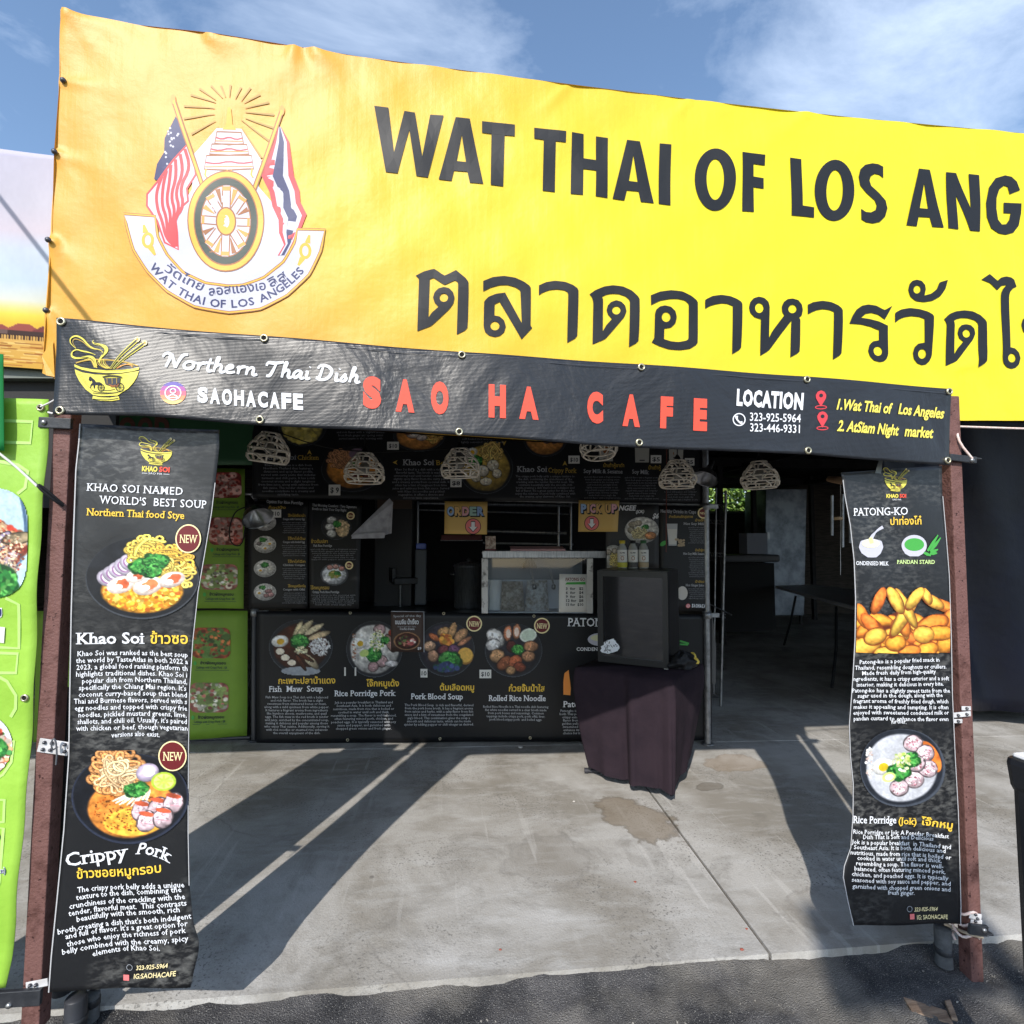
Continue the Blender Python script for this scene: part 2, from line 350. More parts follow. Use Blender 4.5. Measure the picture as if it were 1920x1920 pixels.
# ---------------------------------------------------------------- solids
class MB:
    def __init__(s): s.V = []; s.F = []; s.S = []
    def add(s, V, F, sm=False):
        b = len(s.V); s.V += [tuple(map(float, v)) for v in V]; s.F += [tuple(b+i for i in f) for f in F]; s.S += [sm]*len(F)
    def box(s, c, d, rot=0.0, ux=None, uy=None, uz=None):
        c = np.asarray(c, float); ux = np.array([math.cos(rot), math.sin(rot), 0]) if ux is None else np.asarray(ux, float); uz = np.array([0, 0, 1.0]) if uz is None else np.asarray(uz, float); uy = np.cross(uz, ux) if uy is None else np.asarray(uy, float)
        V = [c+ux*a*d[0]/2+uy*b*d[1]/2+uz*e*d[2]/2 for e in (-1, 1) for b in (-1, 1) for a in (-1, 1)]
        s.add(V, [(0, 2, 3, 1), (4, 5, 7, 6), (0, 1, 5, 4), (2, 6, 7, 3), (0, 4, 6, 2), (1, 3, 7, 5)])
    def hexa(s, lo, hi):
        """prism between two matching loops"""
        n = len(lo); s.add(list(lo)+list(hi), [tuple(range(n))[::-1], tuple(range(n, 2*n))]+[(i, (i+1) % n, n+(i+1) % n, n+i) for i in range(n)])
    def tube(s, pts, r, n=10, cap=True):
        P = [np.asarray(p, float) for p in pts]; m = len(P); rr = np.broadcast_to(np.asarray(r, float), (m,)); V = []; t0 = None; u = None
        for i in range(m):
            t = P[min(i+1, m-1)]-P[max(i-1, 0)]; t = t/(np.linalg.norm(t)+1e-12)
            if u is None: u = np.cross(t, [0, 0, 1.0] if abs(t[2]) < .9 else [1.0, 0, 0])
            else: u = u - t*u.dot(t)
            u = u/np.linalg.norm(u); v = np.cross(t, u)
            V += [P[i]+rr[i]*(math.cos(a)*u+math.sin(a)*v) for a in np.linspace(0, 2*math.pi, n, endpoint=False)]
        F = [(i*n+k, i*n+(k+1) % n, (i+1)*n+(k+1) % n, (i+1)*n+k) for i in range(m-1) for k in range(n)]
        s.add(V, F, True)
        if cap: s.add(V[:n], [tuple(range(n))[::-1]]); s.add(V[-n:], [tuple(range(n))])
    def lathe(s, c, prof, n=24, axis=(0, 0, 1)):
        """profile of (radius, height) along axis from c"""
        c = np.asarray(c, float); ax = np.asarray(axis, float); ax = ax/np.linalg.norm(ax); u = np.cross(ax, [0, 1.0, 0] if abs(ax[1]) < .9 else [1.0, 0, 0]); u /= np.linalg.norm(u); v = np.cross(ax, u); V = []
        for r, h in prof: V += [c+ax*h+r*(math.cos(a)*u+math.sin(a)*v) for a in np.linspace(0, 2*math.pi, n, endpoint=False)]
        s.add(V, [(i*n+k, i*n+(k+1) % n, (i+1)*n+(k+1) % n, (i+1)*n+k) for i in range(len(prof)-1) for k in range(n)], True)
    def build(s, name, m, parent=None, bevel=0.0):
        me = bpy.data.meshes.new(name); me.from_pydata(s.V, [], s.F); me.materials.append(m); me.polygons.foreach_set('use_smooth', s.S); me.update()
        bm = bmesh.new(); bm.from_mesh(me); bmesh.ops.recalc_face_normals(bm, faces=bm.faces); bm.to_mesh(me); bm.free()
        o = link(bpy.data.objects.new(name, me), parent)
        if bevel:
            b = o.modifiers.new("bevel", 'BEVEL'); b.width = bevel; b.segments = 2; b.limit_method = 'ANGLE'
        return o
def copy_tree(o, parent=None):
    c = o.copy(); C.objects.link(c)
    if parent is not None: c.parent = parent
    for ch in list(o.children): copy_tree(ch, c)
    return c
# ================================================================ GROUND
A0, A1 = on_ground(180, 1888), on_ground(1740, 1765)
SK = (A1[1]-A0[1])/(A1[0]-A0[0])
def slabY(x): return A0[1] + SK*(x-A0[0])
JX0, JX1 = on_ground(1445, 1790), on_ground(1215, 1480)
JB0, JB1 = on_ground(460, 1409), on_ground(1600, 1386)
def jx(Y): return JX0[0] + (JX1[0]-JX0[0])*(Y-JX0[1])/(JX1[1]-JX0[1])
def jy(x): return JB0[1] + (JB1[1]-JB0[1])*(x-JB0[0])/(JB1[0]-JB0[0])

def concrete(name, stains):
    m = bpy.data.materials.new(name); m.use_nodes = True; t = m.node_tree; p = t.nodes['Principled BSDF']; p.inputs['Specular IOR Level'].default_value = 0.3
    tc = N(t, 'ShaderNodeTexCoord'); o = tc.outputs['Object']
    def nz(sc, det=8, rg=.6, dist=0.0, st=None):
        v = o
        if st:
            mp = N(t, 'ShaderNodeMapping'); mp.inputs['Scale'].default_value = st; mp.inputs['Rotation'].default_value = (0, 0, -0.5); t.links.new(o, mp.inputs[0]); v = mp.outputs[0]
        n = N(t, 'ShaderNodeTexNoise'); n.inputs['Scale'].default_value = sc; n.inputs['Detail'].default_value = det; n.inputs['Roughness'].default_value = rg; n.inputs['Distortion'].default_value = dist; t.links.new(v, n.inputs['Vector']); return n.outputs['Fac']
    def ramp(f, lo, hi, a=0.0, b=1.0):
        r = N(t, 'ShaderNodeMapRange'); r.inputs[1].default_value = lo; r.inputs[2].default_value = hi; r.inputs[3].default_value = a; r.inputs[4].default_value = b; t.links.new(f, r.inputs[0]); return r.outputs[0]
    def mix(f, a, b, mode='MIX'):
        x = N(t, 'ShaderNodeMix', data_type='RGBA', blend_type=mode); t.links.new(f, x.inputs[0])
        for i, c in ((6, a), (7, b)):
            if isinstance(c, tuple): x.inputs[i].default_value = L4(c)
            else: t.links.new(c, x.inputs[i])
        return x.outputs[2]
    def mul(a, b):
        x = N(t, 'ShaderNodeMath', operation='MULTIPLY'); t.links.new(a, x.inputs[0])
        if isinstance(b, float): x.inputs[1].default_value = b
        else: t.links.new(b, x.inputs[1])
        return x.outputs[0]
    c = mix(ramp(nz(1.3, 9, .62, .4), .40, .62), (144, 139, 130), (186, 184, 180))
    c = mix(mul(ramp(nz(3.2, 8, .7, .8), .50, .68), .6), c, (116, 112, 105))
    c = mix(mul(ramp(nz(5.0, 6, .6, .3, (1.0, 3.5, 1)), .50, .72), .40), c, (200, 200, 198))
    scr = mul(ramp(nz(2.2, 3, .5, 0, (9, .5, 1)), .60, .66), .5); c = mix(mul(scr, ramp(nz(1.1, 3), .45, .6)), c, (206, 204, 200)); crk = N(t, 'ShaderNodeTexVoronoi', feature='DISTANCE_TO_EDGE'); crk.inputs['Scale'].default_value = .55; dm = N(t, 'ShaderNodeMix', data_type='RGBA'); dm.inputs[0].default_value = .12; t.links.new(o, dm.inputs[6]); nv = N(t, 'ShaderNodeTexNoise'); nv.inputs['Scale'].default_value = 3.5; nv.inputs['Detail'].default_value = 6; t.links.new(o, nv.inputs['Vector']); t.links.new(nv.outputs['Color'], dm.inputs[7]); t.links.new(dm.outputs[2], crk.inputs['Vector']); c = mix(mul(mul(ramp(crk.outputs['Distance'], .0, .0035, 1.0, 0.0), ramp(nz(.9, 2), .5, .56)), .3), c, (96, 92, 88)); gum = N(t, 'ShaderNodeTexVoronoi'); gum.inputs['Scale'].default_value = 7; t.links.new(o, gum.inputs['Vector']); sg2 = N(t, 'ShaderNodeSeparateColor'); t.links.new(gum.outputs['Color'], sg2.inputs[0]); c = mix(mul(mul(ramp(gum.outputs['Distance'], .06, .09, 1.0, 0.0), ramp(sg2.outputs[0], .80, .82)), .55), c, (88, 86, 84))
    pits = mul(ramp(nz(95, 3, .6), .56, .66), ramp(nz(1.9, 5, .6), .46, .60)); c = mix(mul(pits, .75), c, (84, 82, 80))
    c = mix(mul(ramp(nz(260, 2), .35, .75), .35), c, (120, 118, 114))
    fn = nz(7, 5, .6)
    for (cx, cy, rx, ry, rot, col, am) in stains:
        mp = N(t, 'ShaderNodeMapping', vector_type='TEXTURE'); mp.inputs['Location'].default_value = (cx, cy, 0); mp.inputs['Rotation'].default_value = (0, 0, rot); mp.inputs['Scale'].default_value = (rx, ry, 1); t.links.new(o, mp.inputs[0])
        sx = N(t, 'ShaderNodeSeparateXYZ'); t.links.new(mp.outputs[0], sx.inputs[0]); cb = N(t, 'ShaderNodeCombineXYZ'); t.links.new(sx.outputs[0], cb.inputs[0]); t.links.new(sx.outputs[1], cb.inputs[1])
        ln = N(t, 'ShaderNodeVectorMath', operation='LENGTH'); t.links.new(cb.outputs[0], ln.inputs[0])
        ad = N(t, 'ShaderNodeMath', operation='ADD'); t.links.new(ln.outputs[1], ad.inputs[0]); t.links.new(ramp(fn, .3, .7, -.35, .35), ad.inputs[1])
        c = mix(mul(ramp(ad.outputs[0], .85, 1.0, 1.0, 0.0), am), c, col)
        c = mix(mul(mul(ramp(ad.outputs[0], .80, .93), ramp(ad.outputs[0], .93, 1.06, 1.0, 0.0)), am*.8), c, tuple(int(v*.72) for v in col))
    t.links.new(c, p.inputs['Base Color'])
    t.links.new(ramp(nz(2.5), .3, .7, .62, .85), p.inputs['Roughness'])
    b = N(t, 'ShaderNodeBump'); b.inputs['Strength'].default_value = .35; b.inputs['Distance'].default_value = .006; t.links.new(nz(120, 4), b.inputs['Height']); t.links.new(b.outputs[0], p.inputs['Normal'])
    return m
def sp(x, y): q = on_ground(x, y); return float(q[0]), float(q[1])
st1 = sp(1195, 1532); st2 = sp(1375, 1430); st3 = sp(1560, 1700); st4 = sp(1030, 1610); st5 = sp(560, 1700); st6 = sp(1330, 1475)
CONC = concrete('weathered_concrete', [(st1[0], st1[1], .17, .26, .35, (122, 108, 88), .62), (st2[0], st2[1], .2, .13, 0.1, (150, 126, 98), .35), (st3[0], st3[1], .22, .12, .2, (128, 122, 114), .3), (st4[0], st4[1], .2, .2, .3, (140, 136, 130), .3), (st6[0], st6[1], .1, .05, .3, (96, 88, 76), .5)])
def slab_panel(mb, poly):
    top = [(x, y, Zg(x)) for x, y in poly]; mb.hexa([(x, y, z-.10) for x, y, z in top], top)
mb = MB(); g = .006
def strip(xa, xb, ya, yb, n=6):
    xs = np.linspace(xa, xb, n)
    return xs
XL, XR = -9.0, 9.0
for (xa, xb, front) in ((XL, None, True), (None, XR, True)):
    # front bay left / right of the control joint, cut into x strips so the cross fall stays smooth
    xs = [XL, -6, -3, 0, 'J'] if xa is not None else ['J', 3, 6, XR]
    for a, b in zip(xs[:-1], xs[1:]):
        def X(v, Y, sg): return jx(Y)+sg*g if v == 'J' else v
        ya0, yb0 = slabY(1.0 if a == 'J' else a), slabY(1.0 if b == 'J' else b)
        ya1, yb1 = jy(1.1 if a == 'J' else a)-g, jy(1.1 if b == 'J' else b)-g
        slab_panel(mb, [(X(a, ya0, 1), ya0), (X(b, yb0, -1), yb0), (X(b, yb1, -1), yb1), (X(a, ya1, 1), ya1)])
for a, b in zip([XL, -6, 0, 6], [-6, 0, 6, XR]):
    slab_panel(mb, [(a, jy(a)+g), (b, jy(b)+g), (b, 12.5), (a, 12.5)])
slab = tag(mb.build('concrete_slab', CONC), kind='structure')
# asphalt apron: one big sheet, finely broken where it meets the slab
ASPH = mat('old_asphalt', (104, 102, 102), rough=.92, spec=.15, bump=.9, b_scale=240, col2=(64, 64, 66), c_scale=4.5, c_lo=.38, c_hi=.62)
t = ASPH.node_tree; p_ = t.nodes['Principled BSDF']; lastmix = [n for n in t.nodes if n.type == 'MIX'][0]
tc_ = [n for n in t.nodes if n.type == 'TEX_COORD'][0]
vo = N(t, 'ShaderNodeTexVoronoi'); vo.inputs['Scale'].default_value = 190; t.links.new(tc_.outputs['Object'], vo.inputs['Vector'])
r_ = N(t, 'ShaderNodeMapRange'); r_.inputs[1].default_value = .12; r_.inputs[2].default_value = .30; r_.inputs[3].default_value = .75; r_.inputs[4].default_value = 0; t.links.new(vo.outputs['Distance'], r_.inputs[0])
nz2 = N(t, 'ShaderNodeTexNoise'); nz2.inputs['Scale'].default_value = 2.6; nz2.inputs['Detail'].default_value = 7; t.links.new(tc_.outputs['Object'], nz2.inputs['Vector'])
r2 = N(t, 'ShaderNodeMapRange'); r2.inputs[1].default_value = .5; r2.inputs[2].default_value = .62; t.links.new(nz2.outputs['Fac'], r2.inputs[0])
m1 = N(t, 'ShaderNodeMix', data_type='RGBA'); t.links.new(r_.outputs[0], m1.inputs[0]); t.links.new(lastmix.outputs[2], m1.inputs[6]); m1.inputs[7].default_value = L4((176, 174, 168))
m2 = N(t, 'ShaderNodeMix', data_type='RGBA'); r2.inputs[4].default_value = .55; t.links.new(r2.outputs[0], m2.inputs[0]); t.links.new(m1.outputs[2], m2.inputs[6]); m2.inputs[7].default_value = L4((150, 145, 136)); t.links.new(m2.outputs[2], p_.inputs['Base Color'])
rs = np.random.RandomState(3)
xs = np.concatenate([[-400, -60, -15, -6], np.arange(-3.2, 3.6, .022), [6, 15, 60, 400]]); ys = np.concatenate([[-400, -60, -12, -3, 0, .7], np.arange(1.0, 2.02, .016), [3, 13, 60, 400]])
XX, YY = np.meshgrid(xs, ys)
def vnoise(X, Y, sc, seed):
    r = np.random.RandomState(seed); G = r.rand(256, 256); x, y = X*sc+1000, Y*sc+1000; i, j = np.floor(x).astype(int), np.floor(y).astype(int); fx, fy = x-i, y-j; fx, fy = fx*fx*(3-2*fx), fy*fy*(3-2*fy); a = lambda p, q: G[p % 256, q % 256]
    return a(i, j)*(1-fx)*(1-fy)+a(i+1, j)*fx*(1-fy)+a(i, j+1)*(1-fx)*fy+a(i+1, j+1)*fx*fy
base = .055-.025*np.clip(XX, -6, 6); edge_ = A0[1]+SK*(XX-A0[0])-YY
fb = ((vnoise(XX, YY, 5, 1)-.5)*.016+(vnoise(XX, YY, 14, 2)-.5)*.013)*np.clip(.35+edge_/.25, .35, 1)+(vnoise(XX, YY, 38, 4)-.5)*.009
edge = A0[1]+SK*(XX-A0[0])-YY
ZZ = base - .026 - .03*np.clip(edge/.6, 0, 1) + fb + .024*np.exp(-(edge/.03)**2)*np.clip(vnoise(XX, YY, 7, 7)*1.8-.7, 0, 1)
ZZ = np.where(edge < -.06, base-.35, ZZ); ZZ = np.where(np.abs(XX) > 5, np.minimum(ZZ, base-.06), ZZ)
ZZ = np.where((np.abs(XX) > 10) | (YY > 2.5) | (YY < 0), np.minimum(base-.15, ZZ), ZZ)
nx_ = len(xs); FF = [(j*nx_+i, j*nx_+i+1, (j+1)*nx_+i+1, (j+1)*nx_+i) for j in range(len(ys)-1) for i in range(nx_-1)]
tag(mesh_obj('asphalt_ground', np.stack([XX, YY, ZZ], -1).reshape(-1, 3), FF, ASPH, smooth=True), kind='structure')
jf = MB(); jf.add([(XL, 1.9, Zg(XL)-.012), (-6, 1.9, Zg(-6)-.012), (6, 1.9, Zg(6)-.012), (XR, 1.9, Zg(XR)-.012), (XR, 4.6, Zg(XR)-.012), (6, 4.6, Zg(6)-.012), (-6, 4.6, Zg(-6)-.012), (XL, 4.6, Zg(XL)-.012)], [(0, 1, 6, 7), (1, 2, 5, 6), (2, 3, 4, 5)])
tag(jf.build('joint_dirt', mat('joint_dirt_brown', (62, 54, 46), rough=.95)), kind='structure')
# crumbs of gravel on the asphalt next to the slab
gv = MB()
for _ in range(520):
    x = rs.uniform(-1.4, 2.2); Y = slabY(x)-abs(rs.normal(0, .10))-.015; r = rs.uniform(.0018, .0055); z = Zg(x)-.036
    a = rs.rand(6, 3)-.5; q = [np.array([x, Y, z+r*.5])+r*2*v for v in a]; gv.add(q, [(0, 1, 2), (0, 2, 3), (0, 3, 4), (1, 2, 5), (3, 4, 5), (0, 4, 1), (2, 3, 5), (1, 5, 4)])
tag(gv.build('loose_gravel', mat('gravel_grey', (150, 146, 138), rough=.9, col2=(90, 86, 82), c_scale=60)), 'loose gravel crumbs along the broken edge between slab and asphalt', 'gravel', kind='stuff')

# ================================================================ THE HALL BEHIND THE STALL
DARK = mat('dark_painted_steel', (46, 46, 48), rough=.7, col2=(34, 33, 33), c_scale=3)
WALLD = mat('dark_wall_boards', (84, 78, 72), rough=.85, col2=(58, 54, 50), c_scale=5, stretch=(1, 1, 8))
hall = thing('market_hall', 'dark open market hall with corrugated roof behind the yellow sign', 'building', (0, 7, 0))
mb = MB(); zr = 2.85
n = 320; X_ = np.linspace(-7.4, 12.4, n); pr = .02*np.sin(np.arange(n)*math.pi/2)
V = [(x, 2.05, zr+d) for x, d in zip(X_, pr)]+[(x, 10.7, zr-.16+d) for x, d in zip(X_, pr)]; mb.add(V, [(i, i+1, n+i+1, n+i) for i in range(n-1)])
mb.build('roof', mat('corrugated_roof', (64, 62, 60), rough=.6, metal=.3, col2=(44, 40, 38), c_scale=4), hall)
mb = MB()
for Y in (2.35, 3.7, 5.4, 7.4, 9.6): mb.box((2.5, Y, zr-.14-.01*Y), (19.6, .07, .12))
for x in (-2.6, .2, 2.4, 4.4, 7.0): mb.box((x, 6.9, zr-.27), (.06, 9.2, .07))
mb.build('roof_beam', DARK, hall)
# back wall with a gap through which shrubs show
Yb = 10.6; q0, q1 = at_Y(1335, 958, Yb), at_Y(1432, 918, Yb)
wx0, wx1, wz0, wz1 = q0[0]-.35, q1[0]+.02, q0[2], q1[2]+.02
mb = MB(); mb.box(((-7.4+wx0)/2, Yb, 1.3), (wx0+7.4, .1, 3.4)); mb.box(((wx1+12.4)/2, Yb, 1.3), (12.4-wx1, .1, 3.4)); mb.box(((wx0+wx1)/2, Yb, (wz0-.4)/2), (wx1-wx0, .1, wz0+.4)); mb.box(((wx0+wx1)/2, Yb, (wz1+3)/2), (wx1-wx0, .1, 3-wz1))
mb.build('back_wall', WALLD, hall)
mb = MB(); mb.box(((wx0+wx1)/2, Yb-.09, wz0-.03), (wx1-wx0+.3, .08, .05)); mb.build('window_sill', mat('sill_grey', (120, 120, 116), rough=.6), hall)
for x in (-7.4, 12.4):
    mb = MB(); mb.box((x, 7, 1.3), (.1, 9.4, 3.4)); mb.build('side_wall', WALLD, hall)
for (x, y, Y) in ((1349, 900, 7.5), (1412, 900, 8.8), (1520, 900, 9.5)):
    q = at_Y(x, y, Y); mb = MB(); mb.box((q[0], Y, 1.4), (.07, .07, 2.9)); mb.build('column', DARK, hall)
# shrubs outside the gap
sh = thing('garden_shrub', 'sunlit green shrub seen through the gap in the dark back wall', 'shrub', ((wx0+wx1)/2, 12, 0))
LEAF = mat('shrub_leaf', (98, 138, 56), rough=.5, col2=(160, 184, 96), c_scale=5)
mb = MB(); rl = np.random.RandomState(8)
for _ in range(9000):
    c = np.array([rl.uniform(wx0-.9, wx1+.9), 12.1+rl.normal(0, .4), rl.uniform(.8, 3.6)]); a = rl.normal(size=3); a[2] = -abs(a[2])*.8; a /= np.linalg.norm(a); b = np.cross(a, rl.normal(size=3)); b /= np.linalg.norm(b); L_ = rl.uniform(.13, .30); wd = L_*.17
    mb.add([c, c+a*L_*.5+b*wd, c+a*L_, c+a*L_*.5-b*wd], [(0, 1, 2, 3)])
mb.build('crown', LEAF, sh)
mb = MB()
for k in range(7): x = wx0+(wx1-wx0)*(k+.5)/7; mb.tube([(x, 12, -.1), (x+.05, 12, 1.2), (x-.1, 12.05, 3.1)], [.03, .022, .01], 6)
mb.build('trunk', mat('shrub_bark', (80, 66, 50), rough=.9), sh)

# ================================================================ THE YELLOW SIGN
def fold_field(folds):
    def f(u, z):
        d = 0.0
        for (p, q, wd, am) in folds:
            ax, az = q[0]-p[0], q[1]-p[1]; L = math.hypot(ax, az); s_ = ((u-p[0])*ax+(z-p[1])*az)/L/L; n_ = ((u-p[0])*az-(z-p[1])*ax)/L
            ww = wd*(.35+.9*np.clip(s_, 0, 1)); d = d+am*np.exp(-(n_/ww)**2)*np.clip(1-s_, 0, 1)**1.2*np.clip(s_*6+1, 0, 1)
        return d
    return f
SY = 1.80
sgn = Surf((0, SY), (1, SY))
c1 = lambda x, y: sgn.uv(x*.3646, y*.3646)
_fl = [((360, 80), (620, 420), .05, .014), ((345, 90), (360, 420), .04, .012), ((400, 90), (900, 300), .05, .008), ((1070, 185), (1240, 330), .035, .009), ((1100, 185), (1400, 270), .035, .006), ((1510, 250), (1460, 420), .035, .010), ((1560, 255), (1600, 420), .03, -.006), ((1620, 262), (1800, 420), .04, .009),
       ((338, 425), (700, 470), .03, .006), ((292, 790), (620, 900), .035, .007), ((292, 790), (420, 1010), .03, .006), ((275, 1250), (420, 1420), .04, .010), ((275, 1250), (300, 1560), .03, .012), ((262, 1620), (330, 1850), .03, .014)]
_ff = fold_field([(c1(*a), c1(*b), wd, am) for a, b, wd, am in _fl]+[(sgn.uv(1060, 165), sgn.uv(980, 240), .03, .006), (sgn.uv(1290, 190), sgn.uv(1220, 270), .03, .005), (sgn.uv(1510, 215), sgn.uv(1400, 300), .05, .006), (sgn.uv(1800, 690), sgn.uv(1930, 640), .05, .006), (sgn.uv(1760, 700), sgn.uv(1640, 600), .06, -.004)])
sgn.disp = lambda u, z: _ff(u, z) + .0022*np.sin(u*9+z*6)+.0016*np.sin(u*17-z*21)+.0014*np.sin(u*31+z*13)
sign = thing('market_sign', 'huge yellow vinyl sign with temple emblem and black lettering across the roof edge', 'sign', (1.2, SY, 2.0))
# the printed ground fades from amber on the left to lemon on the right
VY = bpy.data.materials.new('yellow_vinyl'); VY.use_nodes = True; t = VY.node_tree; p_ = t.nodes['Principled BSDF']; p_.inputs['Roughness'].default_value = .46; p_.inputs['Specular IOR Level'].default_value = .38
tc = N(t, 'ShaderNodeTexCoord'); sx = N(t, 'ShaderNodeSeparateXYZ'); t.links.new(tc.outputs['Object'], sx.inputs[0])
# object origin is the world origin: X runs along the sign, Z is height
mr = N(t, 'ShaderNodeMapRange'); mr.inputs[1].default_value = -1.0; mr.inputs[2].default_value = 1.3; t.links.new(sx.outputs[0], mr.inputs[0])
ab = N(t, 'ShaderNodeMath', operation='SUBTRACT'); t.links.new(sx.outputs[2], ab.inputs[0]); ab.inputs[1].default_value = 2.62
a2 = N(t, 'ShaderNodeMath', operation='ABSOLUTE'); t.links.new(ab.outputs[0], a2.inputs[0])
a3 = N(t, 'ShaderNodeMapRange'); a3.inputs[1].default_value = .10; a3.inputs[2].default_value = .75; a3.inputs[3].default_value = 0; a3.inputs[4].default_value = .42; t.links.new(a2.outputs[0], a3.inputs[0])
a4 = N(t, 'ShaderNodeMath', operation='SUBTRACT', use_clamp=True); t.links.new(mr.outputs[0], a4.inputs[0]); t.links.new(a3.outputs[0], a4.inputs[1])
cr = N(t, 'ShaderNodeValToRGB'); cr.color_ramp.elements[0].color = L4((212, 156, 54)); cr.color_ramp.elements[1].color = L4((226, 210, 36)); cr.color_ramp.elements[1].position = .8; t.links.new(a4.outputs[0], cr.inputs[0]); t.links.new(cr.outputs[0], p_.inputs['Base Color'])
nn = N(t, 'ShaderNodeTexNoise'); nn.inputs['Scale'].default_value = 9; nn.inputs['Detail'].default_value = 6; t.links.new(tc.outputs['Object'], nn.inputs['Vector'])
b1 = N(t, 'ShaderNodeBump'); b1.inputs['Strength'].default_value = .16; b1.inputs['Distance'].default_value = .03; t.links.new(nn.outputs['Fac'], b1.inputs['Height'])
n3 = N(t, 'ShaderNodeTexNoise'); n3.inputs['Scale'].default_value = 420; t.links.new(tc.outputs['Object'], n3.inputs['Vector'])
b2 = N(t, 'ShaderNodeBump'); b2.inputs['Strength'].default_value = .10; b2.inputs['Distance'].default_value = .004; t.links.new(n3.outputs['Fac'], b2.inputs['Height']); t.links.new(b1.outputs[0], b2.inputs['Normal'])
mp4 = N(t, 'ShaderNodeMapping'); mp4.inputs['Scale'].default_value = (9, 1, .5); mp4.inputs['Rotation'].default_value = (0, .12, 0); t.links.new(tc.outputs['Object'], mp4.inputs[0]); n4 = N(t, 'ShaderNodeTexNoise'); n4.inputs['Scale'].default_value = 1.6; n4.inputs['Detail'].default_value = 4; t.links.new(mp4.outputs[0], n4.inputs['Vector']); b4 = N(t, 'ShaderNodeBump'); b4.inputs['Strength'].default_value = .10; b4.inputs['Distance'].default_value = .03; t.links.new(n4.outputs['Fac'], b4.inputs['Height']); t.links.new(b2.outputs[0], b4.inputs['Normal']); t.links.new(b4.outputs[0], p_.inputs['Normal'])
top = [(118, 25), (260, 45), (400, 65), (680, 106), (1000, 150), (1300, 188), (1600, 221), (1920, 250), (2600, 312)]
bot = [(80, 700), (108, 712), (125, 762), (400, 786), (700, 806), (1000, 826), (1300, 838), (1700, 852), (1772, 852), (1788, 788), (1920, 789), (2600, 815)]
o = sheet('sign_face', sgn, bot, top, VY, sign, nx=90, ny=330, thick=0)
# left edge: folded round the frame
le = [(118, 25), (113, 150), (104, 290), (98, 440), (93, 590), (80, 700)]
P = [sgn.pos(np.array([sgn.uv(x, y)]), 0)[0] for x, y in le]; mb = MB()
n = len(P); mb.add(P+[p+np.array([-.005, .35, 0]) for p in P], [(i, i+1, n+i+1, n+i) for i in range(n-1)]); mb.build('side_fold', VY, sign)
tp = sgn.pos(sgn.uvs(top), 0); bt = sgn.pos(sgn.uvs(bot), 0); mb = MB(); n = len(tp)
mb.add(list(tp)+[p+np.array([0, .35, 0]) for p in tp], [(i, i+1, n+i+1, n+i) for i in range(n-1)]); mb.build('top_fold', VY, sign)
n = len(bt); mb = MB(); mb.add([p+np.array([0, .03, .0]) for p in bt]+[p+np.array([0, .30, 0.13]) for p in bt], [(i, i+1, n+i+1, n+i) for i in range(n-1)]); mb.build('soffit', mat('soffit_brown', (70, 56, 40), rough=.8), sign)
mb = MB(); mb.add([p+np.array([0, .33, dz_]) for p, dz_ in ((tp[0], 0), (tp[-1], 0), (bt[-1], .12), (bt[0], .12))], [(0, 1, 2, 3)]); mb.build('sign_backing', DARK, sign)
# hem flap hanging off the lower left corner
f0, f1, f2 = [sgn.pos(np.array([sgn.uv(*q)]), .004)[0] for q in ((81, 668), (103, 640), (106, 708))]
f3 = sgn.pos(np.array([sgn.uv(92, 706)]), .01)[0]; mb = MB(); mb.add([f0, f3, f2, f1], [(0, 1, 2, 3)]); mb.build('loose_flap', VY, sign)
SCREW = mat('screw_grey', (90, 90, 94), rough=.4, metal=.7)
for (x, y) in ((122, 155), (107, 289), (100, 457), (92, 585)):
    q = sgn.pos(np.array([sgn.uv(x, y)]), .002)[0]; mb = MB(); mb.lathe(q, [(0, .008), (.004, .0075), (.008, .004), (.009, 0)], 12, (0, -1, 0)); mb.build('screw', SCREW, sign)
# --- lettering
A = Art(sgn, base=.0024, grid=.04)
c2 = lambda L: [(680+.3229*x, .3229*y) for x, y in L]
c3 = lambda L: [(1300+.3229*x, 100+.3229*y) for x, y in L]
for outer, holes in (
    ([(68,618),(150,628),(182,890),(242,643),(303,650),(346,910),(392,663),(470,672),(378,1032),(312,1025),(271,755),(203,1010),(135,1003)], []),
    ([(540,684),(622,692),(700,1070),(622,1062),(608,997),(530,988),(516,1048),(441,1040)], [[(575,785),(600,940),(546,933)]]),
    ([(693,705),(883,728),(882,795),(824,788),(816,1083),(743,1075),(748,777),(693,770)], []),
    ([(995,745),(1180,768),(1178,832),(1120,825),(1115,1118),(1044,1110),(1050,817),(995,810)], []),
    ([(1213,773),(1282,781),(1282,922),(1354,930),(1355,790),(1425,799),(1420,1153),(1350,1145),(1354,993),(1280,985),(1277,1137),(1206,1129)], []),
    ([(1535,812),(1610,821),(1690,1181),(1615,1172),(1602,1112),(1534,1105),(1520,1163),(1450,1156)], [[(1570,905),(1595,1058),(1545,1052)]]),
    ([(1723,835),(1790,843),(1788,1192),(1718,1184)], [])): A.poly(c2(outer), SIGNK, 0, [c2(h) for h in holes])
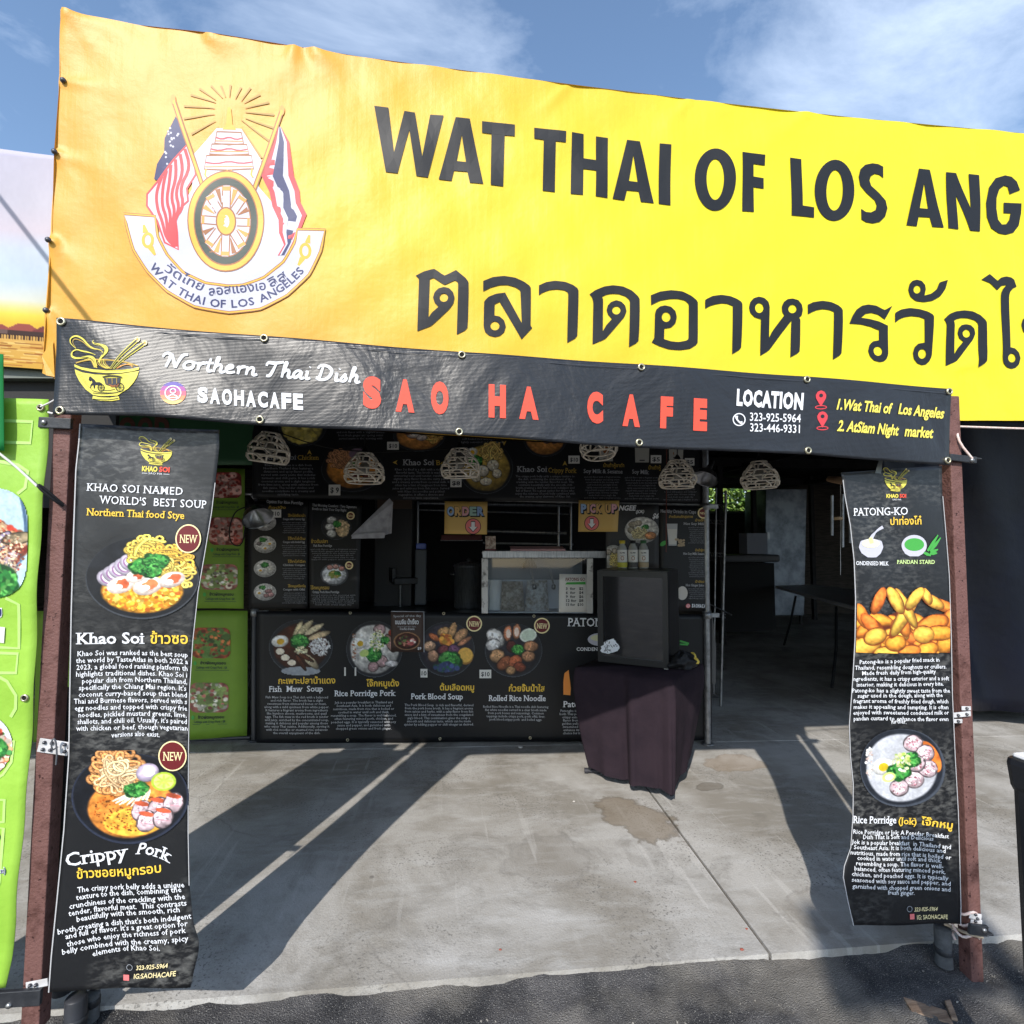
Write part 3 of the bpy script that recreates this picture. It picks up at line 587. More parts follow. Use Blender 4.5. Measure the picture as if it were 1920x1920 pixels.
for outer, holes in (
    ([(281,577),(415,592),(414,652),(347,645),(347,718),(408,725),(408,787),(347,780),(347,926),(281,919)], []),
    ([(563,604),(630,611),(632,887),(702,894),(701,954),(567,944)], []),
    ([(1098,662),(1098,728),(1075,708),(1048,702),(1028,715),(1022,740),(1032,770),(1075,815),(1110,860),(1121,905),(1110,950),(1080,980),(1040,988),(1000,982),(973,966),(973,903),(1000,922),(1030,925),(1055,912),(1061,885),(1050,855),(1005,810),(970,765),(960,715),(968,675),(995,650),(1035,643),(1070,648)], []),
    ([(1303,674),(1367,681),(1446,1017),(1383,1011),(1369,955),(1307,950),(1295,1006),(1233,1001)], [[(1333,760),(1360,905),(1313,900)]]),
    ([(1468,689),(1527,694),(1608,900),(1599,700),(1661,706),(1665,1034),(1607,1029),(1527,823),(1533,1026),(1472,1020)], []),
    ([(1891,798),(1870,750),(1840,722),(1805,712),(1755,725),(1715,780),(1696,870),(1702,950),(1730,1015),(1775,1045),(1815,1052),(1860,1040),(1890,1000),(1902,930),(1903,873),(1803,866),(1805,925),(1845,927),(1838,965),(1820,990),(1795,992),(1772,965),(1760,900),(1760,840),(1775,790),(1800,770),(1820,778),(1834,820)], [])): A.poly(c3(outer), SIGNK, 0, [c3(h) for h in holes])
def ering(cx, cy, rx, ry, ix, iy):
    a = np.linspace(0, 2*math.pi, 40, endpoint=False); A.add(c3([(cx+rx*math.cos(t), cy+ry*math.sin(t)) for t in a]+[(cx+ix*math.cos(t), cy+iy*math.sin(t)) for t in a]), [(i, (i+1) % 40, 40+(i+1) % 40, 40+i) for i in range(40)], SIGNK)
ering(124, 735, 119, 180, 50, 118); ering(820, 796, 116, 175, 47, 115)
def loop(c, r, r2=None, n=20): return [(c[0]+r*math.cos(t), c[1]+(r2 or r)*math.sin(t)) for t in np.linspace(0, 2*math.pi, n, endpoint=False)]
def round_(L, k=2):
    """knock the traced corners of curves down a little"""
    P = [np.array(p, float) for p in L]; out_ = []
    for i in range(len(P)):
        a, b, c = P[i-1], P[i], P[(i+1) % len(P)]; v1, v2 = b-a, c-b; cs = v1.dot(v2)/(np.linalg.norm(v1)*np.linalg.norm(v2)+1e-9)
        if .45 < cs < .999: d = .25; out_ += [tuple(b-v1*d), tuple(b*.75+(b-v1*d)*.125+(b+v2*d)*.125), tuple(b+v2*d)]
        else: out_.append(tuple(b))
    return out_
TH = [((770, 480), [(45,180),(120,140),(212,115),(305,183),(408,133),(523,230),(513,660),(415,708),(428,248),(398,225),(305,268),(205,198),(172,213),(160,560),(190,515),(250,462),(215,425),(201,378),(215,330),(250,295),(298,283),(345,295),(380,330),(395,378),(385,430),(350,480),(185,635),(60,680),(75,220),(68,200)], [((298,380), 38, 38)]),
      ((770, 480), [(652,228),(740,190),(840,180),(940,195),(1020,230),(1083,275),(1077,630),(1092,650),(997,752),(800,412),(755,435),(753,537),(800,545),(840,580),(856,635),(840,690),(800,725),(755,735),(705,722),(668,690),(655,640),(660,410),(700,368),(770,338),(850,328),(998,605),(988,310),(940,280),(870,260),(800,262),(720,285),(652,322)], [((757,633), 41, 41)]),
      ((770, 480), [(1155,262),(1220,232),(1300,221),(1390,235),(1460,265),(1510,303),(1503,728),(1410,780),(1418,332),(1380,310),(1320,300),(1250,305),(1190,328),(1153,353)], []),
      ((1120, 490), [(-73,300),(-20,262),(60,228),(140,217),(230,230),(310,268),(378,335),(370,727),(283,773),(290,355),(250,318),(190,296),(130,292),(80,300),(42,318),(52,345),(47,632),(80,575),(130,520),(95,480),(82,440),(95,395),(125,365),(170,350),(215,365),(248,400),(260,450),(240,505),(70,703),(-45,749),(-37,375),(-50,325)], [((170,442), 37, 37)]),
      ((1120, 490), [(477,310),(560,275),(660,263),(760,275),(840,312),(905,360),(900,745),(830,790),(740,802),(640,795),(550,765),(485,732),(508,695),(512,480),(525,440),(560,410),(607,400),(660,412),(700,450),(714,505),(700,560),(660,598),(600,608),(597,703),(660,722),(730,728),(800,715),(818,700),(820,385),(780,355),(720,342),(650,342),(560,358),(477,400)], [((615,505), 40, 44)]),
      ((1120, 490), [(970,345),(1040,308),(1120,298),(1200,312),(1260,340),(1305,372),(1298,785),(1213,835),(1218,402),(1170,380),(1120,375),(1060,385),(1010,402),(970,427)], []),
      ((1120, 490), [(1470,522),(1410,505),(1372,465),(1360,420),(1372,370),(1405,333),(1450,318),(1500,330),(1537,365),(1550,410),(1548,685),(1575,630),(1680,488),(1660,455),(1655,410),(1672,370),(1705,345),(1750,340),(1800,352),(1835,390),(1845,440),(1835,490),(1810,510),(1823,525),(1818,820),(1735,865),(1743,535),(1545,803),(1465,850)], [((1454,422), 38, 45), ((1750,432), 36, 38)]),
      ((1520, 500), [(-30,345),(20,320),(105,308),(180,322),(240,352),(280,388),(277,790),(197,838),(200,412),(160,393),(105,384),(50,393),(5,412),(-30,432)], []),
      ((1520, 500), [(337,518),(365,450),(405,390),(460,352),(520,341),(590,352),(665,392),(735,352),(668,475),(610,432),(545,415),(490,425),(448,462),(530,470),(620,492),(697,530),(695,790),(680,830),(650,855),(610,861),(560,848),(525,810),(510,760),(525,705),(560,672),(615,662),(617,570),(540,540),(450,522)], [((600,762), 39, 43)]),
      ((1520, 500), [(760,415),(820,382),(900,368),(980,380),(1050,405),(1105,440),(1098,800),(1080,845),(1050,875),(1010,884),(965,870),(930,830),(920,775),(935,725),(970,692),(1028,683),(1022,470),(980,452),(910,443),(850,452),(800,472),(760,503)], [((1008,783), 37, 43)]),
      ((1520, 500), [(1232,120),(1210,200),(1160,270),(1090,310),(1020,320),(950,308),(900,265),(880,205),(890,155),(915,128),(950,119),(995,130),(1025,165),(1033,205),(1022,260),(1080,245),(1130,205),(1155,143)], [((957,205), 30, 36)]),
      ((1520, 500), [(1190,478),(1240,430),(1300,405),(1375,396),(1450,405),(1520,440),(1578,495),(1574,862),(1498,910),(1503,515),(1470,485),(1410,465),(1350,463),(1310,472),(1283,487),(1293,515),(1290,785),(1320,735),(1372,675),(1335,645),(1320,600),(1330,555),(1355,527),(1395,518),(1440,528),(1470,560),(1478,605),(1460,655),(1310,852),(1217,893),(1217,525),(1205,495)], [((1400,602), 33, 36)]),
      ((1520, 500), [(1525,122),(1605,68),(1678,128),(1710,100),(1755,90),(1800,98),(1830,118),(1852,180),(1820,195),(1795,225),(1785,265),(1785,730),(1830,738),(1870,775),(1885,825),(1870,880),(1840,910),(1800,922),(1755,908),(1722,870),(1710,820),(1713,240),(1730,200),(1760,165),(1715,172),(1678,212),(1610,150)], [((1800,825), 37, 40)]),
      ((1520, 500), [(1886,525),(1900,475),(1940,445),(1985,450),(2020,490),(2030,540),(2030,760),(2160,560),(2230,560),(2230,960),(2150,1000),(2150,680),(2030,900),(1950,940),(1950,610),(1905,590)], [((1958,530), 36, 40)])]
for (ox, oy), L, hs in TH:
    A.poly([(ox+x/4.8, oy+y/4.8) for x, y in round_(L)], SIGNK, 0, [[(ox+x/4.8, oy+y/4.8) for x, y in loop(c, a, b)] for c, a, b in hs])
for i, (c_, x0, x1) in enumerate((('E', 1932, 1972), ('L', 1984, 2022), ('E', 2034, 2074), ('S', 2084, 2128))): A.letter(c_, x0, 339+i*4.6, x1, 446+i*3.4, SIGNK, 0, bold=.07, skew=3)
A.letter('ย', 2004, 622, 2058, 716, SIGNK, 0, bold=.03)
A.build('lettering', sign)
# --- emblem
E_ = Art(sgn, base=.0022, step=.00016, grid=.035)
e = lambda L: [(x*.3646, y*.3646) for x, y in L]
S_ = .3646
def eol(pts, fill, line, wd, layer, closed=True, sm=0):
    if fill: E_.poly(e(pts), fill, layer)
    if line: E_.stroke(e(pts), wd*S_, line, layer+1, closed=closed, smooth=sm)
rays = [((985,692),(1110,625)),((945,612),(1105,590)),((945,545),(1105,560)),((980,487),(1110,530)),((1025,455),(1110,515)),((1085,440),(1145,505)),((1135,440),(1160,500)),((1185,435),(1180,500)),((1240,450),(1210,510)),((1290,455),(1240,520)),((1340,490),(1255,530)),((1385,530),(1260,555)),((1410,592),(1260,575)),((1410,660),(1260,605)),((1385,725),(1240,615)),((1345,812),(1245,660)),((1010,785),(1125,655))]
RAYC = W_('emblem_ochre', (168, 132, 58))
for a, b in rays: E_.stroke(e([a, b]), np.array([11, 4])*S_, RAYC, 0)
eol([(1115,662),(1240,660),(1345,825),(1330,960),(1400,1040),(1480,1180),(1525,1290),(1450,1420),(1180,1490),(920,1410),(830,1290),(820,1200),(930,1080),(990,980),(1000,790)], EMW, None, 0, 1)
# flags
eol([(905,600),(945,690),(962,750),(895,830),(830,935),(795,925),(812,850),(850,790),(852,720)], NAVY, None, 0, 3)
rr = random.Random(4)
for k in range(34):
    x, y = rr.uniform(820, 945), rr.uniform(640, 920)
    if 852+max(0, 720-y)*.35-max(0, y-760)*.32 < x < 925-max(0, 700-y)*.25-max(0, y-760)*.62: E_.ell(x*S_, y*S_, 6*S_, 6*S_, EMW, 4, 6)
eol([(962,750),(1000,820),(1008,900),(965,975),(972,1040),(925,1085),(905,1115),(915,1200),(918,1285),(850,1250),(812,1140),(757,1060),(758,1000),(815,935),(895,830)], EMW, PRED2, 10, 3)
for k in range(6):
    o_ = k*.155+.08; f = lambda a, b: (a[0]*(1-o_)+b[0]*o_, a[1]*(1-o_)+b[1]*o_)
    E_.stroke(e([f((890, 835), (1005, 905)) if False else f((965, 755), (815, 935)), f((1000, 850), (770, 1020)), f((940, 960), (790, 1100)), f((965, 1060), (815, 1150)), f((900, 1130), (850, 1245)), f((915, 1270), (900, 1270))]), 16*S_, PRED2, 5, smooth=2)
fl_l = [(1434, 655), (1408, 735), (1378, 815), (1345, 905), (1385, 985), (1400, 1060), (1432, 1130), (1436, 1200), (1462, 1262), (1430, 1318)]
fl_r = [(1446, 655), (1490, 735), (1502, 830), (1512, 905), (1540, 980), (1545, 1040), (1578, 1105), (1545, 1185), (1515, 1240), (1482, 1312)]
for f0, f1, m_, l_ in ((0, 1, PRED2, 3), (.17, .83, EMW, 4), (.34, .66, NAVY, 5)):
    Lp = [(x0+(x1-x0)*f0, y0+(y1-y0)*f0) for (x0, y0), (x1, y1) in zip(fl_l, fl_r)]; Rp = [(x0+(x1-x0)*f1, y0+(y1-y0)*f1) for (x0, y0), (x1, y1) in zip(fl_l, fl_r)]; n_ = len(Lp)
    E_.add(e(Lp+Rp), [(i, i+1, n_+i+1, n_+i) for i in range(n_-1)], m_, l_)
for a, b in (((890, 510), (1045, 965)), ((1452, 570), (1300, 1000))):
    E_.stroke(e([a, b]), 24*S_, PBR, 6); E_.stroke(e([a, b]), 12*S_, GOLD, 7); E_.ell(a[0]*S_, a[1]*S_, 13*S_, 26*S_, POR, 7, 12)
# pillar and tiers
eol([(1170,570),(1190,570),(1196,640),(1215,668),(1145,668),(1164,640)], GOLD, None, 0, 3); E_.ell(1180*S_, 566*S_, 10*S_, 14*S_, GOLD, 4, 10)
for (x0, x1, y0, y1) in ((1105, 1252, 680, 738), (1078, 1280, 742, 792), (1050, 1305, 800, 870)):
    eol([(x0+12, y0), (x1-12, y0), (x1, y1), ((x0+x1)/2, y1+8), (x0, y1)], EMW, PBR, 7, 3)
    E_.stroke(e([(x0+8, (y0+y1)/2), ((x0*3+x1)/4, (y0+y1)/2+9), ((x0+x1)/2, (y0+y1)/2-4), ((x0+3*x1)/4, (y0+y1)/2+9), (x1-8, (y0+y1)/2)]), 7*S_, PRED2, 5, smooth=1)
    E_.stroke(e([(x0+5, y1-12), (x1-5, y1-12)]), 5*S_, POR, 6)
for x in (1060, 1298): E_.stroke(e([(x, 870), (x-5, 900), (x+4, 915)]), 8*S_, GOLD, 5)
E_.stroke(e([(1180, 875), (1180, 930)]), 26*S_, GOLD, 4)
# ribbon
outer = [(640,1102),(655,1170),(690,1290),(760,1400),(860,1500),(1000,1580),(1180,1612),(1340,1592),(1480,1522),(1590,1412),(1650,1290),(1672,1185)]; inner = [(1530,1180),(1515,1250),(1460,1350),(1360,1430),(1250,1470),(1180,1476),(1060,1460),(940,1400),(860,1310),(815,1220),(800,1115)]
eol(round_(outer+inner), EMW, PBR, 15, 6); eol(round_(outer+inner), None, GOLD, 7, 8)
for x, y, mir in ((765, 1240, 1), (1570, 1290, -1)):
    E_.ring(x*S_, y*S_, 32*S_, 42*S_, 16*S_, GOLD, 8, 18); E_.stroke(e([(x-12*mir, y-40), (x-22*mir, y-80)]), np.array([30, 10])*S_, GOLD, 8); E_.stroke(e([(x+14*mir, y+36), (x+36*mir, y+75)]), np.array([30, 12])*S_, GOLD, 8)
# wheel
cx, cy = 1165*S_, 1142*S_
DGW = W_('emblem_dark_green', (38, 56, 50))
for rx, ry, m, l in ((196, 262, PBR, 7), (190, 255, GOLD, 8), (164, 230, PBR, 9), (158, 222, DGW, 10), (128, 186, PBR, 11), (122, 180, EMW, 12)): E_.ell(cx, cy, rx*S_, ry*S_, m, l, 44)
for k in range(8):
    a = k*math.pi/4+.03; p, q = (1165+50*math.cos(a), 1142+70*math.sin(a)), (1165+124*math.cos(a), 1142+182*math.sin(a))
    E_.stroke(e([p, q]), 46*S_, PBR, 13); E_.stroke(e([p, q]), 34*S_, EMW, 14)
    E_.stroke(e([(1165+108*math.cos(a), 1142+156*math.sin(a)), (1165+122*math.cos(a), 1142+178*math.sin(a))]), 42*S_, POR, 15)
    a += math.pi/8; E_.stroke(e([(1165+64*math.cos(a), 1142+92*math.sin(a)), (1165+120*math.cos(a), 1142+176*math.sin(a))]), np.array([4, 26])*S_, PBR if k % 2 else POR, 15)
E_.ell(cx, cy, 52*S_, 74*S_, PBR, 16, 26); E_.ell(cx, cy, 45*S_, 66*S_, GOLD, 17, 26); E_.ell(cx, cy, 17*S_, 32*S_, EMW, 18, 18)
# words on the ribbon, letter by letter along the arc
def arc_words(s, cxx, cyy, rx, ry, a0, a1, h, m, bold):
    n = len(s)
    wid = [max(np.ptp(glyphs(c, bold, 2)[0][:, 0]), .12) if c != ' ' else .28 for c in s]; tot = sum(wid)+.10*(n-1); acc = 0
    for c, wv in zip(s, wid):
        if c != ' ':
            am = a0+(a1-a0)*(acc+wv/2)/tot; x, y = cxx+rx*math.cos(am), cyy+ry*math.sin(am); tx, ty = -rx*math.sin(am), ry*math.cos(am)
            if (tx*(1 if a1 > a0 else -1)) < 0: pass
            sg = -1; L = math.hypot(tx, ty); ux, uy = sg*tx/L, sg*ty/L; hw = abs(a1-a0)*L*wv/tot/2
            E_.text(c, (x-ux*hw)*S_, (y-uy*hw)*S_, (x+ux*hw)*S_, (y+uy*hw)*S_, h*S_, m, 10, bold=bold, res=2)
        acc += wv+.10
arc_words("WAT THAI OF LOS ANGELES", 1175, 1120, 482, 466, R(147), R(36), 38, NAVY, .02)
for i, (s, x0, y0, x1, y1) in enumerate([("วัดไทย", 845, 1392, 1040, 1500), ("ลอสแองเอ", 1080, 1525, 1370, 1490), ("ลิส", 1395, 1480, 1480, 1430)]):
    E_.text(s, x0*S_, y0*S_, x1*S_, y1*S_, 44*S_, NAVY, 10, bold=.012, bow=3 if i == 0 else 1)
E_.build('emblem', sign)
# ================================================================ FRONT FRAME: POSTS, BRACKETS
RUST = mat('red_oxide_steel', (110, 78, 73), rough=.6, spec=.3, col2=(78, 50, 45), c_scale=22, bump=.25, b_scale=120, c_lo=.5, c_hi=.72)
tr = RUST.node_tree; pr_ = tr.nodes['Principled BSDF']; mixn = [n for n in tr.nodes if n.type == 'MIX'][0]; tco = [n for n in tr.nodes if n.type == 'TEX_COORD'][0]
vr = N(tr, 'ShaderNodeTexNoise'); vr.inputs['Scale'].default_value = 75; vr.inputs['Detail'].default_value = 2; tr.links.new(tco.outputs['Object'], vr.inputs['Vector'])
rg = N(tr, 'ShaderNodeMapRange'); rg.inputs[1].default_value = .66; rg.inputs[2].default_value = .72; tr.links.new(vr.outputs['Fac'], rg.inputs[0])
mm = N(tr, 'ShaderNodeMix', data_type='RGBA'); tr.links.new(rg.outputs[0], mm.inputs[0]); tr.links.new(mixn.outputs[2], mm.inputs[6]); mm.inputs[7].default_value = L4((52, 30, 28)); tr.links.new(mm.outputs[2], pr_.inputs['Base Color'])
BLK = mat('black_painted_steel', (38, 40, 44), rough=.45, spec=.45, col2=(56, 58, 62), c_scale=14, bump=.1, b_scale=60)
ZINC = mat('zinc_bolt', (150, 150, 150), rough=.35, metal=.8)
PLASW = mat('white_plate', (206, 206, 208), rough=.5, col2=(176, 174, 172), c_scale=20)
PVC = mat('dark_pvc', (52, 54, 60), rough=.5, col2=(38, 40, 44), c_scale=8)
PYF = 1.70
def bolt(mb, p, r=.008): mb.lathe(p, [(0, .007), (r*.6, .0065), (r, .003), (r, 0)], 8, (0, -1, 0))
def post(label, top, bot, side):
    """top/bot = pixel of the inner front edge; a 47 mm square tube"""
    a, b = at_Y(*top, PYF), at_Y(*bot, PYF); a = a+(a-b)*.55; b = b-(a-b)*.01
    o = thing('steel_post', label, 'post', (b[0], PYF, b[2]))
    w_ = .047; sg = -1 if side == 'L' else 1; mb = MB(); c0 = np.array([b[0]+sg*w_/2, PYF+w_/2, b[2]-.12]); c1_ = np.array([a[0]+sg*w_/2, PYF+w_/2, min(a[2], 2.02)])
    q = lambda c: [c+np.array([i*w_/2, j*w_/2, 0]) for i, j in ((-1, -1), (1, -1), (1, 1), (-1, 1))]
    mb.hexa(q(c0), q(c1_)); mb.build('tube', RUST, o, bevel=.003)
    mb = MB(); mb.box((b[0]+sg*w_*.45, PYF-.0015, 1.0), (.004, .003, 1.7)) if False else None
    return o
pL = post('rust red square steel post beside the khao soi banner', (129, 804), (77, 1835), 'L')
pR = post('rust red square steel post beside the patong-ko banner', (1783, 877), (1821, 1801), 'R')
def px_bar(x0, y0, x1, y1, Y, h, d, mb):
    a, b = at_Y(x0, y0, Y), at_Y(x1, y1, Y); m_ = (a+b)/2; u = (b-a); L = np.linalg.norm(u); mb.box(m_, (L, d, h), ux=u/L, uz=np.array([-u[2]/L, 0, u[0]/L]))
def arm(par, x0, y0, x1, y1, h, bolts, yb=PYF-.012):
    mb = MB(); px_bar(x0, y0, x1, y1, yb, h, .012, mb); px_bar(x0, y0-1, x1, y1-1, yb+.03, h*.2, .05, mb)
    o = mb.build('bracket_arm', BLK, par, bevel=.002)
    mb = MB()
    for x, y in bolts: bolt(mb, at_Y(x, y, yb-.006))
    mb.build('bolt', ZINC, o)
arm(pL, 74, 792, 135, 795, .031, [(83, 792)]); arm(pL, -40, 1876, 78, 1868, .042, [(17, 1885)])
arm(pR, 1779, 857, 1829, 863, .024, [(1822, 863)]); arm(pR, 1817, 1741, 1850, 1745, .034, [(1845, 1744)], PYF-.03)
def plate(par, x0, y0, x1, y1, Y, h, holes, tilt=0):
    mb = MB(); px_bar(x0, y0, x1, y1, Y, h, .003, mb); o = mb.build('pipe_strap', PLASW, par, bevel=.001); mb = MB()
    for x, y in holes: bolt(mb, at_Y(x, y, Y-.002), .005)
    mb.build('screw', SCREW, o)
for (y, dx_) in ((1391, 3), (1404, 0)): plate(pL, 71+dx_, y-1, 128, y+7, PYF-.006, .019, [(81+dx_, y+1), (95+dx_, y+2), (122, y+5)])
plate(pL, 49, 1849, 90, 1841, PYF-.006, .020, [(57, 1847), (68, 1846)])
plate(pR, 1803, 1328, 1820, 1328, PYF-.006, .014, [(1812, 1328)]); plate(pR, 1788, 1341, 1820, 1338, PYF-.008, .017, [(1796, 1341), (1812, 1339)]); plate(pR, 1788, 1352, 1804, 1352, PYF-.006, .014, [(1796, 1352)])
plate(pR, 1818, 1716, 1840, 1720, PYF-.006, .020, [(1828, 1714), (1832, 1722)]); plate(pR, 1820, 1728, 1841, 1729, PYF-.006, .014, [(1828, 1727)])
# pipe sleeves strapped behind the posts
def sleeve(label, x, ytop, ybot, Y, r):
    a, b = at_Y(x[0], ytop, Y), at_Y(x[1], ybot, Y); o = thing('pipe_sleeve', label, 'pipe', b); mb = MB(); n_ = 18
    mb.tube([b, a], r, n_, cap=False); mb.tube([a, b], r*.86, n_, cap=False)
    ring = [(r*.86, 0), (r, 0)]; mb.lathe(a, ring, n_); mb.build('sleeve', PVC, o); return o
sleeve('black plastic pipe sleeve strapped beside the left rust red post', (124, 118), 1292, 1858, PYF+.135, .028)
sleeve('grey plastic pipe sleeve strapped beside the right rust red post', (1796, 1812), 1276, 1712, PYF+.14, .022)
# pole feet
def foot(label, x, y0, y1, Y, r, m):
    a, b = at_Y(x, y0, Y), at_Y(x+2, y1, Y); b[2] = Zg(b[0])-.02; o = thing('pole_foot', label, 'base', b); mb = MB(); mb.lathe(b, [(r*1.05, 0), (r, .02), (r, a[2]-b[2]-.004), (r*.92, a[2]-b[2]), (0, a[2]-b[2])], 22); mb.build('foot_tube', m, o)
    mb = MB(); mb.lathe(b+np.array([0, 0, .02]), [(r*1.02, .02), (r*1.1, .022), (r*1.1, .04), (r*1.02, .042)], 22); mb.build('clamp_band', BLK, o); return o
CEMT = mat('cement_grey', (92, 94, 96), rough=.85, col2=(70, 72, 74), c_scale=12, bump=.3, b_scale=60)
foot('round grey pipe foot standing below the patong-ko banner', 1767, 1738, 1782, PYF+.06, .026, CEMT)
foot('squat black rubber weight under the khao soi banner', 140, 1868, 1898, PYF+.06, .027, PVC)
foot('pale pipe end beside the black rubber weight', 172, 1860, 1878, PYF+.12, .018, CEMT)

# ================================================================ TOP BANNER
def vinyl(name, ribs=True, rough=.36, b=.12, bs=7, texture=False, base=(26, 28, 33), spec=.6):
    m = mat(name, base, rough=rough, spec=spec)
    t = m.node_tree; p = t.nodes['Principled BSDF']; tc = N(t, 'ShaderNodeTexCoord')
    n = N(t, 'ShaderNodeTexNoise'); n.inputs['Scale'].default_value = bs; n.inputs['Detail'].default_value = 5; n.inputs['Distortion'].default_value = .6; t.links.new(tc.outputs['Object'], n.inputs['Vector'])
    b1 = N(t, 'ShaderNodeBump'); b1.inputs['Strength'].default_value = b; b1.inputs['Distance'].default_value = .05; t.links.new(n.outputs['Fac'], b1.inputs['Height']); last = b1
    if ribs:
        wv = N(t, 'ShaderNodeTexWave', bands_direction='Z'); wv.inputs['Scale'].default_value = 74; wv.inputs['Distortion'].default_value = .8; wv.inputs['Detail'].default_value = 2; t.links.new(tc.outputs['Object'], wv.inputs['Vector'])
        b2 = N(t, 'ShaderNodeBump'); b2.inputs['Strength'].default_value = .16; b2.inputs['Distance'].default_value = .004; t.links.new(wv.outputs['Fac'], b2.inputs['Height']); t.links.new(last.outputs[0], b2.inputs['Normal']); last = b2
    t.links.new(last.outputs[0], p.inputs['Normal'])
    if texture:   # the printed slate pattern
        mp = N(t, 'ShaderNodeMapping'); mp.inputs['Scale'].default_value = (1, 1, 2.2); mp.inputs['Rotation'].default_value = (0, .35, 0); t.links.new(tc.outputs['Object'], mp.inputs[0])
        n2 = N(t, 'ShaderNodeTexNoise'); n2.inputs['Scale'].default_value = 36; n2.inputs['Detail'].default_value = 6; n2.inputs['Roughness'].default_value = .62; n2.inputs['Distortion'].default_value = .25; t.links.new(mp.outputs[0], n2.inputs['Vector'])
        n3 = N(t, 'ShaderNodeTexNoise'); n3.inputs['Scale'].default_value = 2.4; t.links.new(tc.outputs['Object'], n3.inputs['Vector'])
        r1 = N(t, 'ShaderNodeMapRange'); r1.inputs[1].default_value = .45; r1.inputs[2].default_value = .70; t.links.new(n2.outputs['Fac'], r1.inputs[0])
        r2 = N(t, 'ShaderNodeMapRange'); r2.inputs[1].default_value = .42; r2.inputs[2].default_value = .6; t.links.new(n3.outputs['Fac'], r2.inputs[0])
        mu = N(t, 'ShaderNodeMath', operation='MULTIPLY'); t.links.new(r1.outputs[0], mu.inputs[0]); t.links.new(r2.outputs[0], mu.inputs[1])
        mi = N(t, 'ShaderNodeMix', data_type='RGBA'); t.links.new(mu.outputs[0], mi.inputs[0]); mi.inputs[6].default_value = L4((23, 24, 27)); mi.inputs[7].default_value = L4((94, 94, 92)); t.links.new(mi.outputs[2], p.inputs['Base Color'])
    return m
VB = vinyl('black_ribbed_vinyl', rough=.36, b=.34, bs=4, base=(28, 30, 35)); VP = vinyl('black_slate_print_vinyl', ribs=False, rough=.40, b=.10, bs=5, texture=True); VM = vinyl('black_menu_vinyl', ribs=False, rough=.46, b=.06, bs=4, base=(17, 18, 21), spec=.35)
BRASS = mat('grommet_brass', (196, 188, 160), rough=.3, metal=.85); HOLE = mat('grommet_hole', (14, 13, 12), rough=.9)
tb = Surf((0, 1.625), (1, 1.625))
zt = tb.uv(900, 820)[1]
tb.disp = lambda u, z: .006*np.sin(u*5.2+1)*np.clip((2.05-z)*4, 0, 1)+.004*np.sin(u*11+z*9)+.010*np.exp(-((u+1.05-(2.14-z)*.9)/.10)**2)*.7
TOPB = thing('stall_banner', 'long black ribbed banner with orange-red stall name strung between the two posts', 'banner', (.35, 1.625, 1.75))
tl = [(110, 598), (300, 614), (497, 630), (865, 660), (1200, 683), (1512, 706), (1785, 729)]
bl = [(99, 777), (267, 781), (485, 796), (630, 804), (800, 812), (960, 822), (1100, 834), (1300, 843), (1514, 852), (1620, 862), (1698, 868), (1783, 872)]
sheet('fabric', tb, bl, tl, VB, TOPB, nx=26, ny=160, thick=.002)
def grommet(surf, x, y, par, r=.0125, off=.003):
    q = surf.pos(np.array([surf.uv(x, y)]), off)[0]; n_ = surf.N; mb = MB()
    mb.lathe(q, [(r*.52, -.002), (r*.52, .002), (r*.66, .0032), (r*.86, .0026), (r, .0), (r*.95, -.002)], 20, n_); o = mb.build('grommet', BRASS, par)
    mb = MB(); mb.lathe(q+n_*.0004, [(0, 0), (r*.56, 0)], 16, n_); mb.build('grommet_hole', HOLE, o)
for x, y in ((120, 606), (496, 635), (866, 666), (1202, 689), (1512, 712), (1780, 734), (114, 770), (486, 786), (861, 810), (1200, 829), (1514, 845), (1778, 863)): grommet(tb, x, y, TOPB)
def hem(surf, pts, par, m, off=.0012, wd=7):
    A = Art(surf, base=off); A.stroke(pts, wd, m, 0); A.build('hem', par)
hem(tb, [(x, y+9) for x, y in tl], TOPB, PDK, .0008, 1.2)
